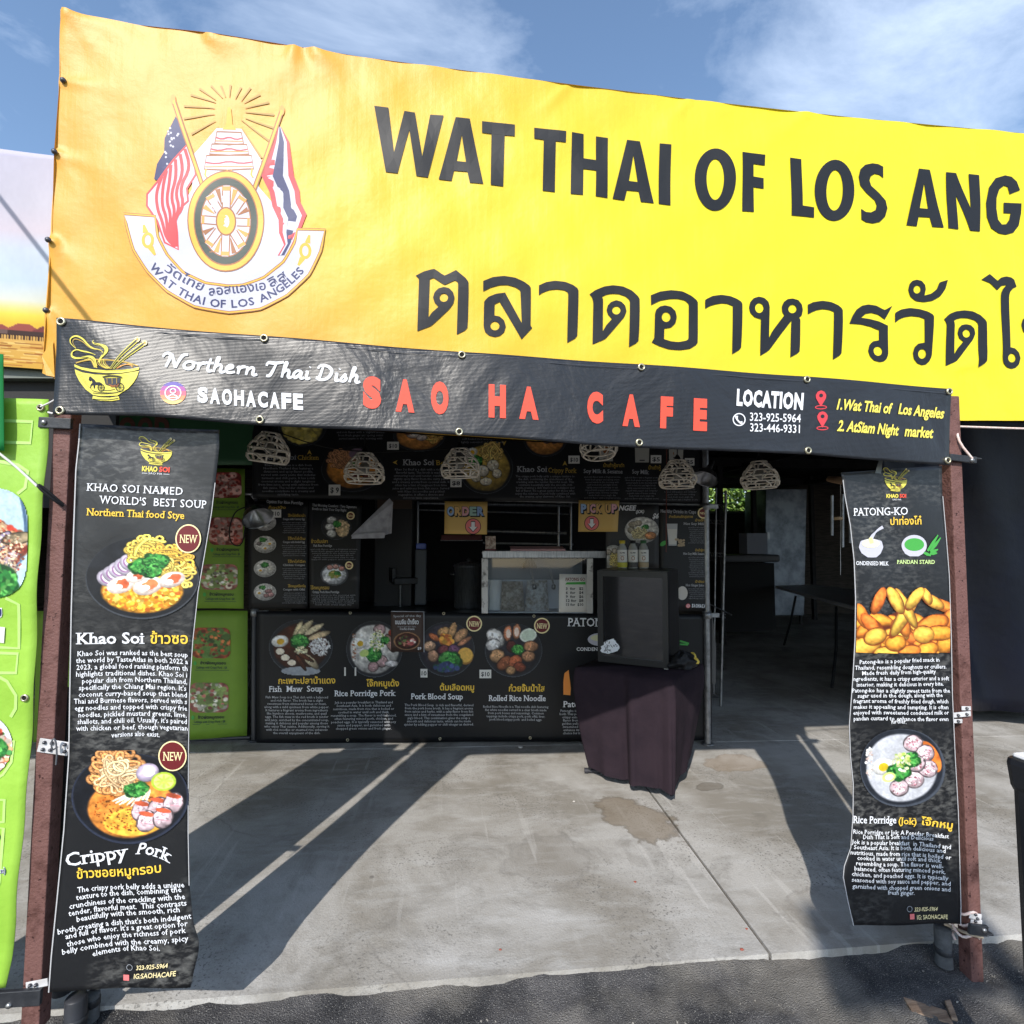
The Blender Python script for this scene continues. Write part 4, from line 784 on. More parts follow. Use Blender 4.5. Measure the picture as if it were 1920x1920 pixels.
# --- noodle bowl logo, drawn in a 1920 x 1694 frame
LGY = W_('logo_lemon', (226, 214, 92)); LGO = W_('logo_ochre', (190, 158, 70))
def logo(art, fx, layer=1, detail=True):
    art.xf = fx; S = lambda pts, wd, m, l=0, sm=2, cl=False: art.stroke(pts, wd, m, layer+l, closed=cl, smooth=sm)
    k = math.hypot(*(fx(np.array([[1000., 0]]))-fx(np.array([[0., 0]])))[0])/1000 if False else 1
    art.poly([(255, 830), (420, 900), (700, 950), (1000, 962), (1300, 940), (1500, 905), (1638, 880), (1600, 1010), (1530, 1130), (1420, 1250), (1250, 1350), (1180, 1395), (800, 1400), (640, 1370), (480, 1250), (350, 1080), (280, 940)], LGY, layer)
    art.poly([(250, 725), (400, 790), (650, 840), (950, 868), (1300, 860), (1500, 838), (1638, 800), (1635, 850), (1500, 890), (1300, 920), (950, 925), (650, 895), (420, 845), (255, 780)], LGY, layer)
    art.poly([(640, 1390), (800, 1425), (1000, 1435), (1205, 1410), (1222, 1480), (1050, 1505), (800, 1495), (625, 1460)], LGY, layer)
    for y0 in (1330, 1455): S([(640, y0), (800, y0+22), (1000, y0+24), (1200, y0-2)], 12, PK, 2, 1)
    # rim and noodles
    S([(285, 700), (450, 655), (700, 635), (1000, 650), (1350, 690), (1610, 770)], 26, LGO, 0)
    for d in range(5): S([(470+d*35, 640-d*8), (620+d*18, 640-d*10), (660+d*14, 720), (690+d*16, 800+d*4)], 16, LGY if d % 2 else LGO, 0)
    for d in range(5): S([(790+d*34, 640), (760+d*42, 720), (850+d*42, 790+d*4), (960+d*30, 830)], 15, LGY if d % 2 else LGO, 0)
    for d in range(4): S([(1180+d*30, 830-d*15), (1280+d*30, 760-d*8), (1420+d*25, 740), (1500, 780+d*10)], 16, LGO if d % 2 else POR, 0)
    # steam
    for o_, wd in ((0, [10, 30, 34, 26, 14]), (60, [6, 16, 16, 12, 5])):
        S([(300, 400-o_*.2), (170+o_, 290), (180+o_, 180+o_*.6), (320, 130+o_*1.2), (470, 210+o_), (560, 330+o_*.6), (680, 415+o_*.2), (830, 435), (890, 500)], np.array(wd)*1.0, LGY if o_ == 0 else LGO, 0)
    S([(730, 545), (600, 490), (420, 455), (310, 415), (200, 470), (190, 560), (280, 600), (450, 590), (600, 570), (700, 620), (715, 700), (740, 780)], np.array([8, 30, 22, 24, 40, 44, 40, 52, 50, 40]), LGY, 0)
    S([(690, 230), (660, 270), (700, 310), (820, 330), (930, 380), (960, 450), (900, 540), (830, 610), (800, 700)], np.array([8, 22, 34, 50, 84, 92, 56, 36, 40]), LGY, 0)
    S([(700, 300), (840, 350), (930, 430), (880, 550)], 10, PK, 2); S([(230, 470), (240, 570), (420, 580), (620, 600), (690, 700)], 9, PK, 2)
    # chopsticks
    for (a, b) in (((1040, 830), (1580, 200)), ((1110, 835), (1730, 270))):
        mid = ((a[0]+b[0])/2-60, (a[1]+b[1])/2+30); S([a, mid, b], np.array([34, 52, 66, 84]), LGY, 0); S([(a[0]+4, a[1]-4), mid, b], np.array([10, 18, 26, 34]), PK, 2)
        art.ell(b[0], b[1], 52, 58, PC, layer+2, 12); art.ell(b[0], b[1], 24, 28, LGO, layer+3, 10)
    if detail:
        for j in range(9): S([(300+j*30, 930+j*34), (420+j*22, 950+j*36)], np.array([3, 10, 3]), PK, 2, 0)
    # horse and carriage
    art.poly([(560, 1060), (575, 1000), (600, 985), (640, 1020), (690, 1060), (720, 1110), (800, 1110), (850, 1140), (850, 1185), (780, 1170), (700, 1170), (690, 1240), (670, 1240), (660, 1170), (620, 1180), (600, 1230), (585, 1225), (600, 1160), (640, 1120), (630, 1070), (590, 1090)], PK, layer+2)
    art.poly([(895, 1030), (1260, 1030), (1240, 1170), (1180, 1220), (1040, 1200), (930, 1160)], PDK, layer+2); S([(870, 1010), (980, 985), (1150, 985), (1290, 1020)], 26, PK, 3, 1)
    for x in (970, 1080, 1180): S([(x, 1030), (x, 1150)], 12, LGO, 3, 0)
    art.poly([(990, 1150), (1100, 1185), (1230, 1150), (1200, 1215), (1050, 1215)], PBR, layer+3)
    for x, r in ((830, 78), (1240, 95)):
        art.ring(x, 1225, r, r, 16, PK, layer+3, 22)
        for k in range(4): a = k*math.pi/4; S([(x-r*math.cos(a)*.9, 1225-r*math.sin(a)*.9), (x+r*math.cos(a)*.9, 1225+r*math.sin(a)*.9)], 9, PK, 3, 0)
    S([(600, 1230), (640, 1290), (800, 1325), (1050, 1340), (1250, 1320)], np.array([5, 14, 14, 5]), PK, 2, 1); S([(850, 1280), (1000, 1290), (1130, 1260)], 10, PK, 2, 1)
    art.xf = None
def frame(x0, y0, ux, uy, vx, vy):
    """picture position of the logo frame's origin, its right edge vector and its down vector"""
    return lambda P: np.array([x0, y0]) + (P[:, 0:1]/1920)*np.array([ux, uy]) + (P[:, 1:2]/1694)*np.array([vx, vy])
LG = Art(tb, base=.0014, step=.0005, grid=.08); logo(LG, frame(120, 620, 170, 0, 0, 150)); LG.build('logo', TOPB)
def NL(nm='lettering', sf=tb, par=TOPB, kw=None):
    A.build(nm, par); return Art(sf, base=.0014, grid=.08)
A = Art(tb, base=.0014, grid=.08)
# script line, slanted a little like brush lettering
def script(art, words, h, m, bold=.035, slant=.25):
    for (s, x0, y0, x1, y1) in words:
        d = np.array([x1-x0, y1-y0], float); d /= np.linalg.norm(d); un = np.array([d[1], -d[0]])
        art.text(s, x0, y0, x1, y1, h, m, 1, bold=bold, up=un+d*slant, res=3)
# brush-script words drawn stroke by stroke (unit: x-height 1, baseline 0)
BR = {'N': (1.75, [[(0, 1.2), (.1, 1.7), (.5, 1.75), (.6, 1.2), (.45, 0)], [(.62, 1.7), (.9, .9), (1.2, 0)], [(1.2, 0), (1.3, .9), (1.5, 1.7), (1.9, 1.8)]]),
      'o': (.95, [[(.5, 1), (.1, .8), (.05, .25), (.4, 0), (.8, .25), (.8, .8), (.5, 1)], [(.7, .9), (1.0, .85)]]),
      'r': (.75, [[(.1, .7), (.3, 1), (.28, 0)], [(.3, .6), (.5, .95), (.8, .95)]]),
      't': (.6, [[(.35, 1.6), (.25, .3), (.4, 0), (.7, .15)], [(0, 1.0), (.65, 1.05)]]),
      'h': (1.05, [[(.3, .9), (.45, 1.8), (.25, 1.8), (.2, 0)], [(.22, .5), (.5, 1), (.75, .8), (.7, .2), (.85, 0), (1.1, .2)]]),
      'e': (.85, [[(.1, .5), (.6, .65), (.6, .95), (.3, 1), (.08, .5), (.3, 0), (.85, .25)]]),
      'n': (1.05, [[(.1, .8), (.25, 1), (.2, 0)], [(.22, .5), (.5, 1), (.75, .8), (.7, .2), (.85, 0), (1.1, .2)]]),
      'T': (1.35, [[(.05, 1.25), (.1, 1.7), (.7, 1.6), (1.45, 1.85)], [(.85, 1.65), (.7, .8), (.5, .05), (.2, .1)]]),
      'a': (1.0, [[(.7, .9), (.35, 1), (.05, .5), (.25, 0), (.6, .4), (.75, 1), (.7, .2), (.85, 0), (1.05, .2)]]),
      'i': (.5, [[(.1, .8), (.25, 1), (.2, .2), (.35, 0), (.55, .2)], [(.34, 1.42), (.38, 1.5)]]),
      'D': (1.6, [[(.5, 1.6), (.4, .1), (.1, .2)], [(.1, 1.3), (.2, 1.75), (.9, 1.75), (1.4, 1.2), (1.2, .3), (.7, 0), (.3, .05)]]),
      's': (.75, [[(.15, .3), (.5, 1.1), (.4, .7), (.65, .35), (.4, 0), (.05, .15)]]), ' ': (.55, [])}
def brush(art, word, x0, y0, x1, y1, xh, m, wd=5.8):
    tot = sum(BR[ch][0] for ch in word); d = np.array([x1-x0, y1-y0], float); L = np.linalg.norm(d); d /= L; un = np.array([d[1], -d[0]]); kx = L/tot; acc = 0
    for i, ch in enumerate(word):
        for st in BR[ch][1]:
            P = [np.array([x0, y0])+d*((acc+px_)*kx+py_*xh*.16)+un*py_*xh for px_, py_ in st]; art.stroke(P, np.array([wd*.75, wd, wd*1.1, wd*.8]), m, 1+(i % 2)*.2, smooth=2)
        acc += BR[ch][0]
brush(A, "Northern", 302, 688, 480, 704, 15.5, PW); brush(A, "Thai", 494, 705, 580, 712, 15.5, PW); brush(A, "Dish", 590, 712, 674, 719, 15.5, PW)
A = NL()
def block(art, items, m, bold=.05):
    for ch, x0, y0, x1, y1 in items: art.letter(ch, x0, y0, x1, y1, m, 1, bold=bold, skew=(x1-x0)*.065)
xs = np.linspace(371, 546, 9)
block(A, [(c, 371+i*22.3, 725+i*1.55, 371+i*22.3+18.6, 755+i*1.55) for i, c in enumerate("SAOHACAFE")], PW, .055)
A = NL()
block(A, [("S", 681, 705, 715, 766), ("A", 742, 710, 777, 772), ("O", 808, 714, 841, 776), ("H", 916, 721, 948, 783), ("A", 973, 725, 1009, 786), ("C", 1101, 733, 1131, 793), ("A", 1168, 738, 1201, 798), ("F", 1239, 743, 1262, 802), ("E", 1300, 747, 1325, 807)], PR, .075)
A = NL()
A.text("LOCATION", 1380, 759, 1505, 767, 28, PW, bold=.05, spacing=1.12)
A = NL()
A.text("323-925-5964", 1405, 789, 1501, 792, 15, PW, bold=.008); A.text("323-446-9331", 1405, 809, 1499, 812, 15, PW, bold=.008)
A = NL()
script(A, [("1.Wat Thai of", 1566, 768, 1668, 776), ("Los Angeles", 1682, 776, 1770, 784), ("2. AtSiam Night", 1567, 808, 1680, 817), ("market", 1693, 818, 1749, 821)], 19, PLY, bold=.028, slant=.15)
A.build('lettering', TOPB)
A = Art(tb, base=.0014, step=.0005)
# round profile badge, violet above and orange below
GR = [W_('badge_tint_%s' % n_, c_) for n_, c_ in (('blue', (110, 98, 170)), ('violet', (170, 96, 160)), ('rose', (220, 110, 130)), ('peach', (240, 150, 110)), ('sand', (246, 200, 130)))]
for i, m in enumerate(GR):
    ya, yb = -1+i*.4, -1+(i+1)*.4; th = [math.asin(max(-1, min(1, v))) for v in (ya, yb)]
    P = [(327+23*math.cos(t_), 738+21.5*math.sin(t_)) for t_ in np.linspace(th[0], th[1], 7)]+[(327-23*math.cos(t_), 738+21.5*math.sin(t_)) for t_ in np.linspace(th[1], th[0], 7)]; A.poly(P, m, 0)
A.ring(327, 738, 15, 14.5, 2.2, PW, 2); A.ring(327, 734.5, 5.6, 5.4, 2, PW, 3, 20); A.stroke([(318, 747), (322, 742.5), (327, 741.5), (332, 742.5), (336, 747)], 2, PW, 3, smooth=1); A.stroke([(318, 747), (336, 747)], 2, PW, 3)
A.build('profile_icon', TOPB); A = Art(tb, base=.0014, step=.0005)
A.ring(1385, 787, 12.2, 12.2, 2, PW, 0); A.stroke([(1380, 780), (1380, 786), (1386, 793), (1391, 793)], np.array([6, 3, 3, 6]), PW, 1, smooth=1)
A.build('phone_icon', TOPB)
for x, y in ((1538, 741), (1541, 780)):
    A = Art(tb, base=.0014, step=.0005)
    A.poly(round_([(x-9, y+6), (x-9.5, y), (x-6, y-6), (x, y-8.5), (x+6, y-6), (x+9.5, y), (x+9, y+6), (x, y+22)]), PRED2, 0); A.ell(x, y+1, 3.6, 3.6, PK, 1, 14); A.ring(x, y+23, 11, 4, 1.8, PRED2, 0, 20)
    A.build('map_pin', TOPB)

# ================================================================ HANGING BANNERS
def hang(label, Y, left, right, amp, seed, loc_px):
    s = Surf((0, Y), (1, Y)); s.disp = lambda u, z: amp*(np.sin(u*9+z*3.1+seed)*.5+np.sin(z*5.5+seed*2+u*2)*.6)+.004*np.sin(u*19+z*7+seed)
    q = s.uv(*loc_px); o = thing('hanging_banner', label, 'banner', (q[0], Y, q[1])); sheet('fabric', s, left, right, VP, o, nx=28, ny=110, thick=.002); return s, o
EDGE = mat('banner_white_edge', (178, 178, 180), rough=.6)
L_l = [(149, 794), (147, 830), (142, 880), (140, 1000), (138, 1150), (134, 1290), (128, 1420), (117, 1560), (107, 1690), (99, 1790), (94, 1858)]
L_r = [(411, 806), (411, 838), (403, 905), (396, 960), (383, 1040), (372, 1110), (363, 1200), (356, 1290), (352, 1400), (351, 1560), (355, 1660), (364, 1730), (375, 1762), (374, 1785), (366, 1818), (361, 1845)]
lb, LB = hang('tall black banner of noodle soup pictures hanging by the left post', 1.685, L_l, L_r, .008, 1.0, (240, 1850))
A = Art(lb, base=.0014); A.stroke(L_l, 2.2, EDGE, 0); A.stroke(L_r[2:11], 1.4, EDGE, 0); A.build('white_edge', LB)
LG = Art(lb, base=.0014, step=.0005); logo(LG, frame(252, 812, 80, 3, 0, 66), detail=False)
LG.text("KHAO", 266, 883, 294, 884, 9, PLY, bold=.04); LG.text("SOI", 297, 884, 316, 885, 9, PR, bold=.04); LG.text("SAO HA", 278, 889, 303, 890, 3.5, PW); LG.stroke([(266, 887), (276, 887.5)], .8, PW, 1); LG.stroke([(305, 888.5), (316, 889)], .8, PW, 1); LG.build('logo', LB)
A = Art(lb, base=.0018, grid=.06)
A.text("KHAO SOI NAMED", 163, 920, 341, 928, 14, PW, serif=True, bold=.004, spacing=1.1); A.text("WORLD'S  BEST SOUP", 187, 944, 386, 953, 14.5, PW, serif=True, bold=.004, spacing=1.05)
A.text("Northern Thai food Stye", 163, 966, 345, 973, 13, PY, serif=True, bold=.012)
A.text("Khao Soi", 147, 1206, 272, 1206, 20, PW, serif=True, bold=.02); A.text("ข้าวซอ", 283, 1206, 354, 1206, 19, PY, bold=.016)
lines = ["Khao Soi was ranked as the best soup", "the world by TasteAtlas in both 2022 a", "2023, a global food ranking platform th", "highlights traditional dishes. Khao Soi i", "popular dish from Northern Thailand,", "specifically the Chiang Mai region. It's", "coconut curry-based soup that blend", "Thai and Burmese flavors, served with s", "egg noodles and topped with crispy frie", "noodles, pickled mustard greens, lime,", "shallots, and chili oil. Usually, it's paired", "with chicken or beef, though vegetarian", "versions also exist."]
X0 = [150, 147, 148, 147, 158, 152, 151, 142, 143, 150, 148, 145, 211]; X1 = [354, 354, 353, 352, 352, 350, 351, 351, 351, 350, 350, 351, 298]
for i, (s_, a, b) in enumerate(zip(lines, X0, X1)): A.text(s_, a, 1229+i*12.75, b, 1232+i*12.6, 9.4, PW, bold=.010, res=1, bow=-2.5)
A.text("Crippy", 124, 1626, 246, 1604, 24, PW, serif=True, bold=.012); A.text("Pork", 257, 1598, 320, 1617, 21, PW, serif=True, bold=.014, bow=-6); A.text("ข้าวซอยหมูกรอบ", 144, 1648, 305, 1632, 16, PY, bold=.016)
l2 = ["The crispy pork belly adds a unique", "texture to the dish, combining the", "crunchiness of the crackling with the", "tender, flavorful meat.  This contrasts", "beautifully with the smooth, rich", "broth,creating a dish that's both indulgent", "and full of flavor. It's a great option for", "those who enjoy the richness of pork", "belly combined with the creamy, spicy", "elements of Khao Soi."]
a0 = [(145, 1674), (143, 1688), (131, 1704), (130, 1717), (145, 1728), (111, 1750), (125, 1759), (128, 1773), (120, 1787), (175, 1792)]; a1 = [(347, 1662), (342, 1670), (349, 1683), (352, 1695), (340, 1706), (361, 1719), (355, 1732), (352, 1744), (357, 1759), (305, 1776)]
for s_, p, q in zip(l2, a0, a1): A.text(s_, p[0], p[1], q[0], q[1], 10, PW, bold=.010, res=1, bow=-4.5)
script(A, [("323-925-5964", 258, 1815, 319, 1807)], 8, PC, bold=.012); script(A, [("IG:SAOHACAFE", 253, 1832, 334, 1822)], 9, PC, bold=.012)
A.ring(245, 1811, 6, 6, 1, PGR, 1, 16); A.rect(233, 1825, 244, 1836, PPK, 1); A.build('lettering', LB)
def badge(surf, par, x, y, rx, ry, h, cut=None, bold=.004):
    A = Art(surf, base=.0055, step=.0004, grid=.02); A.ell(x, y, rx, ry, PC, 0, 32); A.ell(x, y, rx-2.4, ry-2.4, PRD, 1, 32); A.text("NEW", x-rx*.68, y+h/2, x+rx*.72, y+h/2+1, h, PC, 2, serif=True, bold=bold); A.build('new_badge', par)
badge(lb, LB, 354, 1010, 23.5, 27, 15); badge(lb, LB, 323, 1418, 26.5, 28.5, 16)
# pictures
p = Pic(170, 130, 3); p.ell(0, -.02, .99, .97, (64, 68, 74), soft=.02); p.ell(0, 0, .97, .94, (30, 32, 36), soft=.02, n=.2)
p.ell(.0, -.32, .72, .52, (222, 150, 48), n=.35, k=40, rim=.2); p.dabs(0, -.35, .66, .42, 700, .045, [(240, 190, 60), (226, 120, 40), (206, 150, 40), (250, 210, 100)])
for k in range(5): p.ell(-.62+.1*k, -.02+.09*k, .17, .2, (206, 196, 212), .4, rim=.4); p.ell(-.62+.1*k, -.02+.09*k, .11, .14, (150, 110, 150), .4); p.ell(-.61+.1*k, -.01+.09*k, .09, .12, (226, 218, 226), .4)
p.noodle(.15, .56, .30, .045, (240, 206, 90), 14, 8); p.noodle(.45, .34, .34, .04, (228, 180, 70), 14, 8); p.noodle(.55, .1, .3, .035, (240, 210, 100), 8, 8)
for x, y, r_ in ((-.38, -.18, .26), (.1, -.2, .28), (.52, -.06, .24), (-.1, .02, .2)):
    p.ell(x, y, r_, r_*.72, (244, 226, 214), .5, n=.1, rim=.2); p.ell(x+.04, y+.02, r_*.55, r_*.4, (232, 112, 70), .7, n=.3, wob=.4); p.ell(x-.05, y-.05, r_*.35, r_*.25, (250, 240, 232), .3)
p.leaf(.02, .24, .2, 90); p.leaf(.24, .36, .2, 80); p.leaf(.18, .14, .16, 60); p.build('food_picture', lb, 269, 1082, (107, 0), (0, -80), LB)
p = Pic(160, 140, 5); p.ell(0, -.02, .98, .96, (44, 50, 66), soft=.02); p.ell(0, 0, .94, .92, (24, 26, 32), soft=.03, n=.2)
p.ell(.03, -.22, .72, .62, (224, 140, 60), .2, n=.22, k=20, rim=.15); p.ell(.1, -.5, .52, .3, (232, 176, 66), .1, n=.2, k=30); p.dabs(.0, -.3, .6, .4, 260, .018, [(120, 70, 30), (180, 90, 30)])
p.noodle(-.2, .55, .36, .05, (216, 150, 90), 26, 9); p.noodle(-.22, .5, .3, .035, (240, 200, 150), 14, 8)
p.ell(.3, .52, .18, .2, (206, 190, 214), -.4, rim=.4); p.ell(.32, .55, .1, .12, (232, 224, 238)); p.ell(.56, .32, .2, .2, (170, 196, 60)); p.ell(.56, .32, .16, .16, (222, 230, 130), n=.2)
for k in range(8): a = k*math.pi/4; p.ell(.56+.08*math.cos(a), .32+.08*math.sin(a), .07, .02, (196, 214, 90), a)
for k in range(9): p.ell(-.1+.05*k, .02-.02*(k % 3), .2, .02, (246, 238, 216), .5+.1*k)
p.leaf(.14, .16, .17, 70); p.leaf(.02, .2, .1, 30)
for k, (x, y) in enumerate(((.22, -.28), (.48, -.22), (.72, -.14), (.3, -.5), (.56, -.44))): p.slab(x, y, .15, .2, -.2, (228, 200, 206), .2, .2); p.ell(x, y+.15, .13, .05, (196, 90, 60), -.3, n=.3); p.ell(x, y-.05, .12, .012, (200, 150, 160), -.2)
p.build('food_picture', lb, 243, 1494, (113, 0), (0, -88), LB)

R_l = [(1577, 886), (1580, 900), (1583, 930), (1592, 985), (1598, 1050), (1601, 1120), (1602, 1200), (1600, 1275), (1594, 1360), (1596, 1420), (1601, 1470), (1600, 1530), (1596, 1590), (1584, 1625), (1582, 1645), (1590, 1690), (1600, 1735)]
R_r = [(1771, 872), (1772, 930), (1776, 1000), (1779, 1080), (1781, 1200), (1784, 1300), (1790, 1420), (1795, 1520), (1798, 1620), (1801, 1700), (1801, 1733)]
rb, RB = hang('tall black banner of fried dough and porridge pictures hanging by the right post', 1.692, R_l, R_r, .007, 2.4, (1700, 1735))
A = Art(rb, base=.0014); A.stroke(R_l[1:], 1.6, EDGE, 0); A.stroke(R_r[1:], 1.4, EDGE, 0); A.build('white_edge', RB)
LG = Art(rb, base=.0014, step=.0005); logo(LG, frame(1652, 872, 57, 2, 0, 55), detail=False)
LG.text("KHAO", 1663, 933, 1685, 933, 6.5, PLY, bold=.04); LG.text("SOI", 1687, 933, 1699, 933, 6.5, PR, bold=.04); LG.text("SAO HA", 1674, 938, 1690, 938, 3, PW); LG.build('logo', RB)
A = Art(rb, base=.0018, grid=.06)
A.text("PATONG-KO", 1598, 967, 1702, 965, 14, PW, serif=True, bold=.006); A.text("ปาท่องโก๋", 1670, 984, 1727, 983, 13, PY, bold=.016)
A.text("ONDENSED MILK", 1601, 1059, 1665, 1060, 7, PW, serif=True, bold=.014); A.text("PANDAN STARD", 1681, 1057, 1751, 1057, 7, W_('print_mint', (200, 226, 150)), serif=True, bold=.014)
l3 = [("Patong-ko is a popular fried snack in", 1611, 1245, 1759, 1240), ("Thailand, resembling doughnuts or crullers.", 1603, 1256, 1772, 1253), ("Made fresh daily from high-quality", 1616, 1266, 1752, 1262), ("ngredients, it has a crispy exterior and a soft", 1601, 1277, 1777, 1275), ("interior, making it delicious in every bite.", 1607, 1288, 1767, 1285), ("Patong-ko has a slightly sweet taste from the", 1599, 1299, 1779, 1298), ("sugar used in the dough, along with the", 1609, 1309, 1765, 1306), ("fragrant aroma of freshly fried dough, which", 1601, 1319, 1776, 1318), ("makes it appealing and tempting. It is often", 1602, 1330, 1776, 1329), ("enjoyed with sweetened condensed milk or", 1601, 1341, 1777, 1339), ("pandan custard to enhance the flavor even", 1602, 1352, 1776, 1351), ("further.", 1670, 1357, 1696, 1356)]
for i, (s_, a, y0, b, y1) in enumerate(l3): A.text(s_, a, y0, b, y1, 7.6, PW, bold=.012, res=1, bow=-1.5)
A.text("Rice Porridge", 1599, 1543, 1684, 1546, 13, PW, serif=True, bold=.014); A.text("(Jok)", 1688, 1547, 1721, 1548, 12, PY, serif=True, bold=.012); A.text("โจ๊กหมู", 1728, 1547, 1783, 1553, 13, PY, bold=.02)
l4 = [("Rice Porridge or Jok: A Popular Breakfast", 1600, 1563, 1777, 1571), ("Dish That Is Soft and Delicious", 1618, 1573, 1751, 1577), ("Jok is a popular breakfast  in Thailand and", 1597, 1582, 1781, 1591), ("Southeast Asia. It is both delicious and", 1601, 1592, 1772, 1599), ("nutritious, made from rice that is boiled or", 1595, 1602, 1782, 1611), ("cooked in water until soft and thick,", 1607, 1612, 1766, 1618), ("resembling a soup. The flavor is well-", 1605, 1622, 1769, 1629), ("balanced, often featuring minced pork,", 1602, 1632, 1773, 1639), ("chicken, and poached eggs. It is typically", 1597, 1642, 1778, 1651), ("seasoned with soy sauce and pepper, and", 1597, 1653, 1782, 1661), ("garnished with chopped green onions and", 1598, 1665, 1782, 1672), ("fresh ginger.", 1663, 1676, 1716, 1679)]
for (s_, a, y0, b, y1) in l4: A.text(s_, a, y0, b, y1, 8, PW, bold=.012, res=1)
script(A, [("323-925-5964", 1714, 1709, 1759, 1709)], 7, PC, bold=.012); A.text("IG: SAOHACAFE", 1719, 1724, 1778, 1724, 8, PC, bold=.012)
A.ring(1705, 1704, 5.5, 5.5, 1, PGR, 1, 16); A.rect(1705, 1713, 1714, 1723, PPK, 1); A.build('lettering', RB)
A = Art(rb, base=.0014, step=.0005)
A.poly(round_([(1607, 1026), (1611, 1014), (1632, 1009), (1653, 1014), (1656, 1026), (1650, 1038), (1641, 1045), (1624, 1045), (1612, 1037)]), EMW, 0); A.ell(1631, 1019, 18, 8, W_('print_milk', (236, 234, 190)), 1, 22); A.stroke([(1629, 1014), (1636, 1003), (1645, 994), (1656, 988)], np.array([8, 6, 3, 4, 6]), EMW, 2, smooth=2); A.stroke([(1630, 1008), (1633, 1018)], 7, W_('print_custard', (232, 226, 150)), 3)
A.build('food_picture', RB); A = Art(rb, base=.0014, step=.0005)
A.ell(1714, 1023, 23, 20, EMW, 0, 28); A.poly([(1691, 1022), (1737, 1022), (1730, 1038), (1722, 1043), (1706, 1043), (1697, 1038)], EMW, 0); A.ell(1714, 1021, 18, 12, PG, 1, 26)
for a_, b_ in (((1738, 1033), (1759, 1003)), ((1743, 1034), (1764, 1008)), ((1744, 1036), (1758, 1030)), ((1742, 1038), (1756, 1037)), ((1731, 1036), (1744, 1042))): A.stroke([a_, ((a_[0]+b_[0])/2, (a_[1]+b_[1])/2), b_], np.array([4, 6, 2]), PG, 2)
A.build('food_picture', RB)
p = Pic(140, 120, 9); rng = p.r
DO = [(238, 150, 50), (232, 132, 48), (244, 176, 70), (226, 116, 46)]
def dough(x, y, a, L_, w_, c):
    for sg in (1,):
        p.ell(x, y, L_*1.06, w_*1.12, (120, 52, 22), a); p.ell(x, y, L_, w_, c, a, n=.12, k=26, rim=.38, wob=.2); p.ell(x-.02, y+w_*.25, L_*.7, w_*.45, np.clip(np.asarray(c)*1.12+8, 0, 255), a, n=.15, k=30, soft=.9)
p.ell(0, -.45, 1.3, .8, (90, 40, 22)); p.a[:] = np.where(p.Y < .12-.5*np.abs(p.X), p.a, 0)
for k in range(46): dough(rng.uniform(-1, 1), rng.uniform(-1.0, -.15), rng.rand()*3, .26, .13, DO[rng.randint(4)])
for (x, y, a, L_, w_) in ((-.88, -.1, 1.9, .3, .12), (-.7, -.3, 2.2, .3, .13), (.85, .2, 2.7, .32, .13), (.62, .3, 2.5, .26, .13), (.95, -.15, 1.2, .3, .16), (.5, .42, 1.9, .2, .09), (-.55, .28, 1.2, .34, .12), (-.85, -.85, .4, .35, .2), (-.3, -.95, .1, .34, .16), (.95, -.65, .9, .3, .2), (.45, -.9, .6, .3, .18), (.1, -.9, .2, .25, .14), (-.62, -.58, .7, .24, .18), (-.2, -.72, .3, .22, .18), (.6, -.25, .5, .36, .2), (.75, -.45, .1, .3, .17), (.42, -.5, .2, .22, .2)): dough(x, y, a, L_, w_, DO[rng.randint(4)])
for (x, y, a, L_, w_) in ((.02, -.02, 1.05, .64, .14), (.05, .12, 2.0, .5, .12), (-.18, .3, 2.0, .34, .14), (.24, .35, 1.0, .32, .12)): dough(x, y, a, L_, w_, (244, 184, 72))
p.build('food_picture', rb, 1691, 1149, (89, 3), (0, -78), RB, clip=lambda x, y: (x > 1602) & (x < 1778) & (y < 1224))
p = Pic(140, 140, 12); p.ell(0, 0, .99, .98, (70, 76, 86), soft=.02); p.ell(-.02, .02, .94, .94, (36, 40, 48), soft=.03, n=.15); p.ell(-.02, .0, .8, .84, (192, 194, 200), n=.08, k=10)
p.ell(.62, .3, .2, .42, (226, 120, 50), .5, n=.3)
for x, y in ((.22, .62), (.5, .38), (.58, 0), (.28, -.28), (-.04, -.5), (.3, .12)): p.slab(x, y, .2, .19, rng.rand(), (226, 200, 206), .25, .2); p.dabs(x, y, .15, .15, 40, .02, [(250, 240, 240), (150, 90, 100), (200, 150, 160)])
p.egg(-.42, .02, .26, (214, 186, 40)); p.leaf(-.05, -.1, .22, 80); p.leaf(.16, .2, .2, 60); p.dabs(0, .15, .2, .25, 60, .035, [(220, 226, 160), (170, 196, 90), (240, 240, 210)]); p.ell(-.28, -.24, .16, .12, (206, 222, 130), .3); p.ell(-.27, -.24, .1, .07, (240, 244, 226), .3); p.dabs(-.75, .1, .08, .4, 50, .03, [(240, 240, 235), (226, 200, 190)])
p.build('food_picture', rb, 1691, 1440, (79, 0), (0, -77), RB)
# strip of tape at the top of the right banner
A = Art(rb, base=.004); A.poly([(1648, 862), (1655, 863), (1652, 888), (1641, 887)], W_('tape_grey', (120, 124, 124)), 0); A.build('tape', RB)
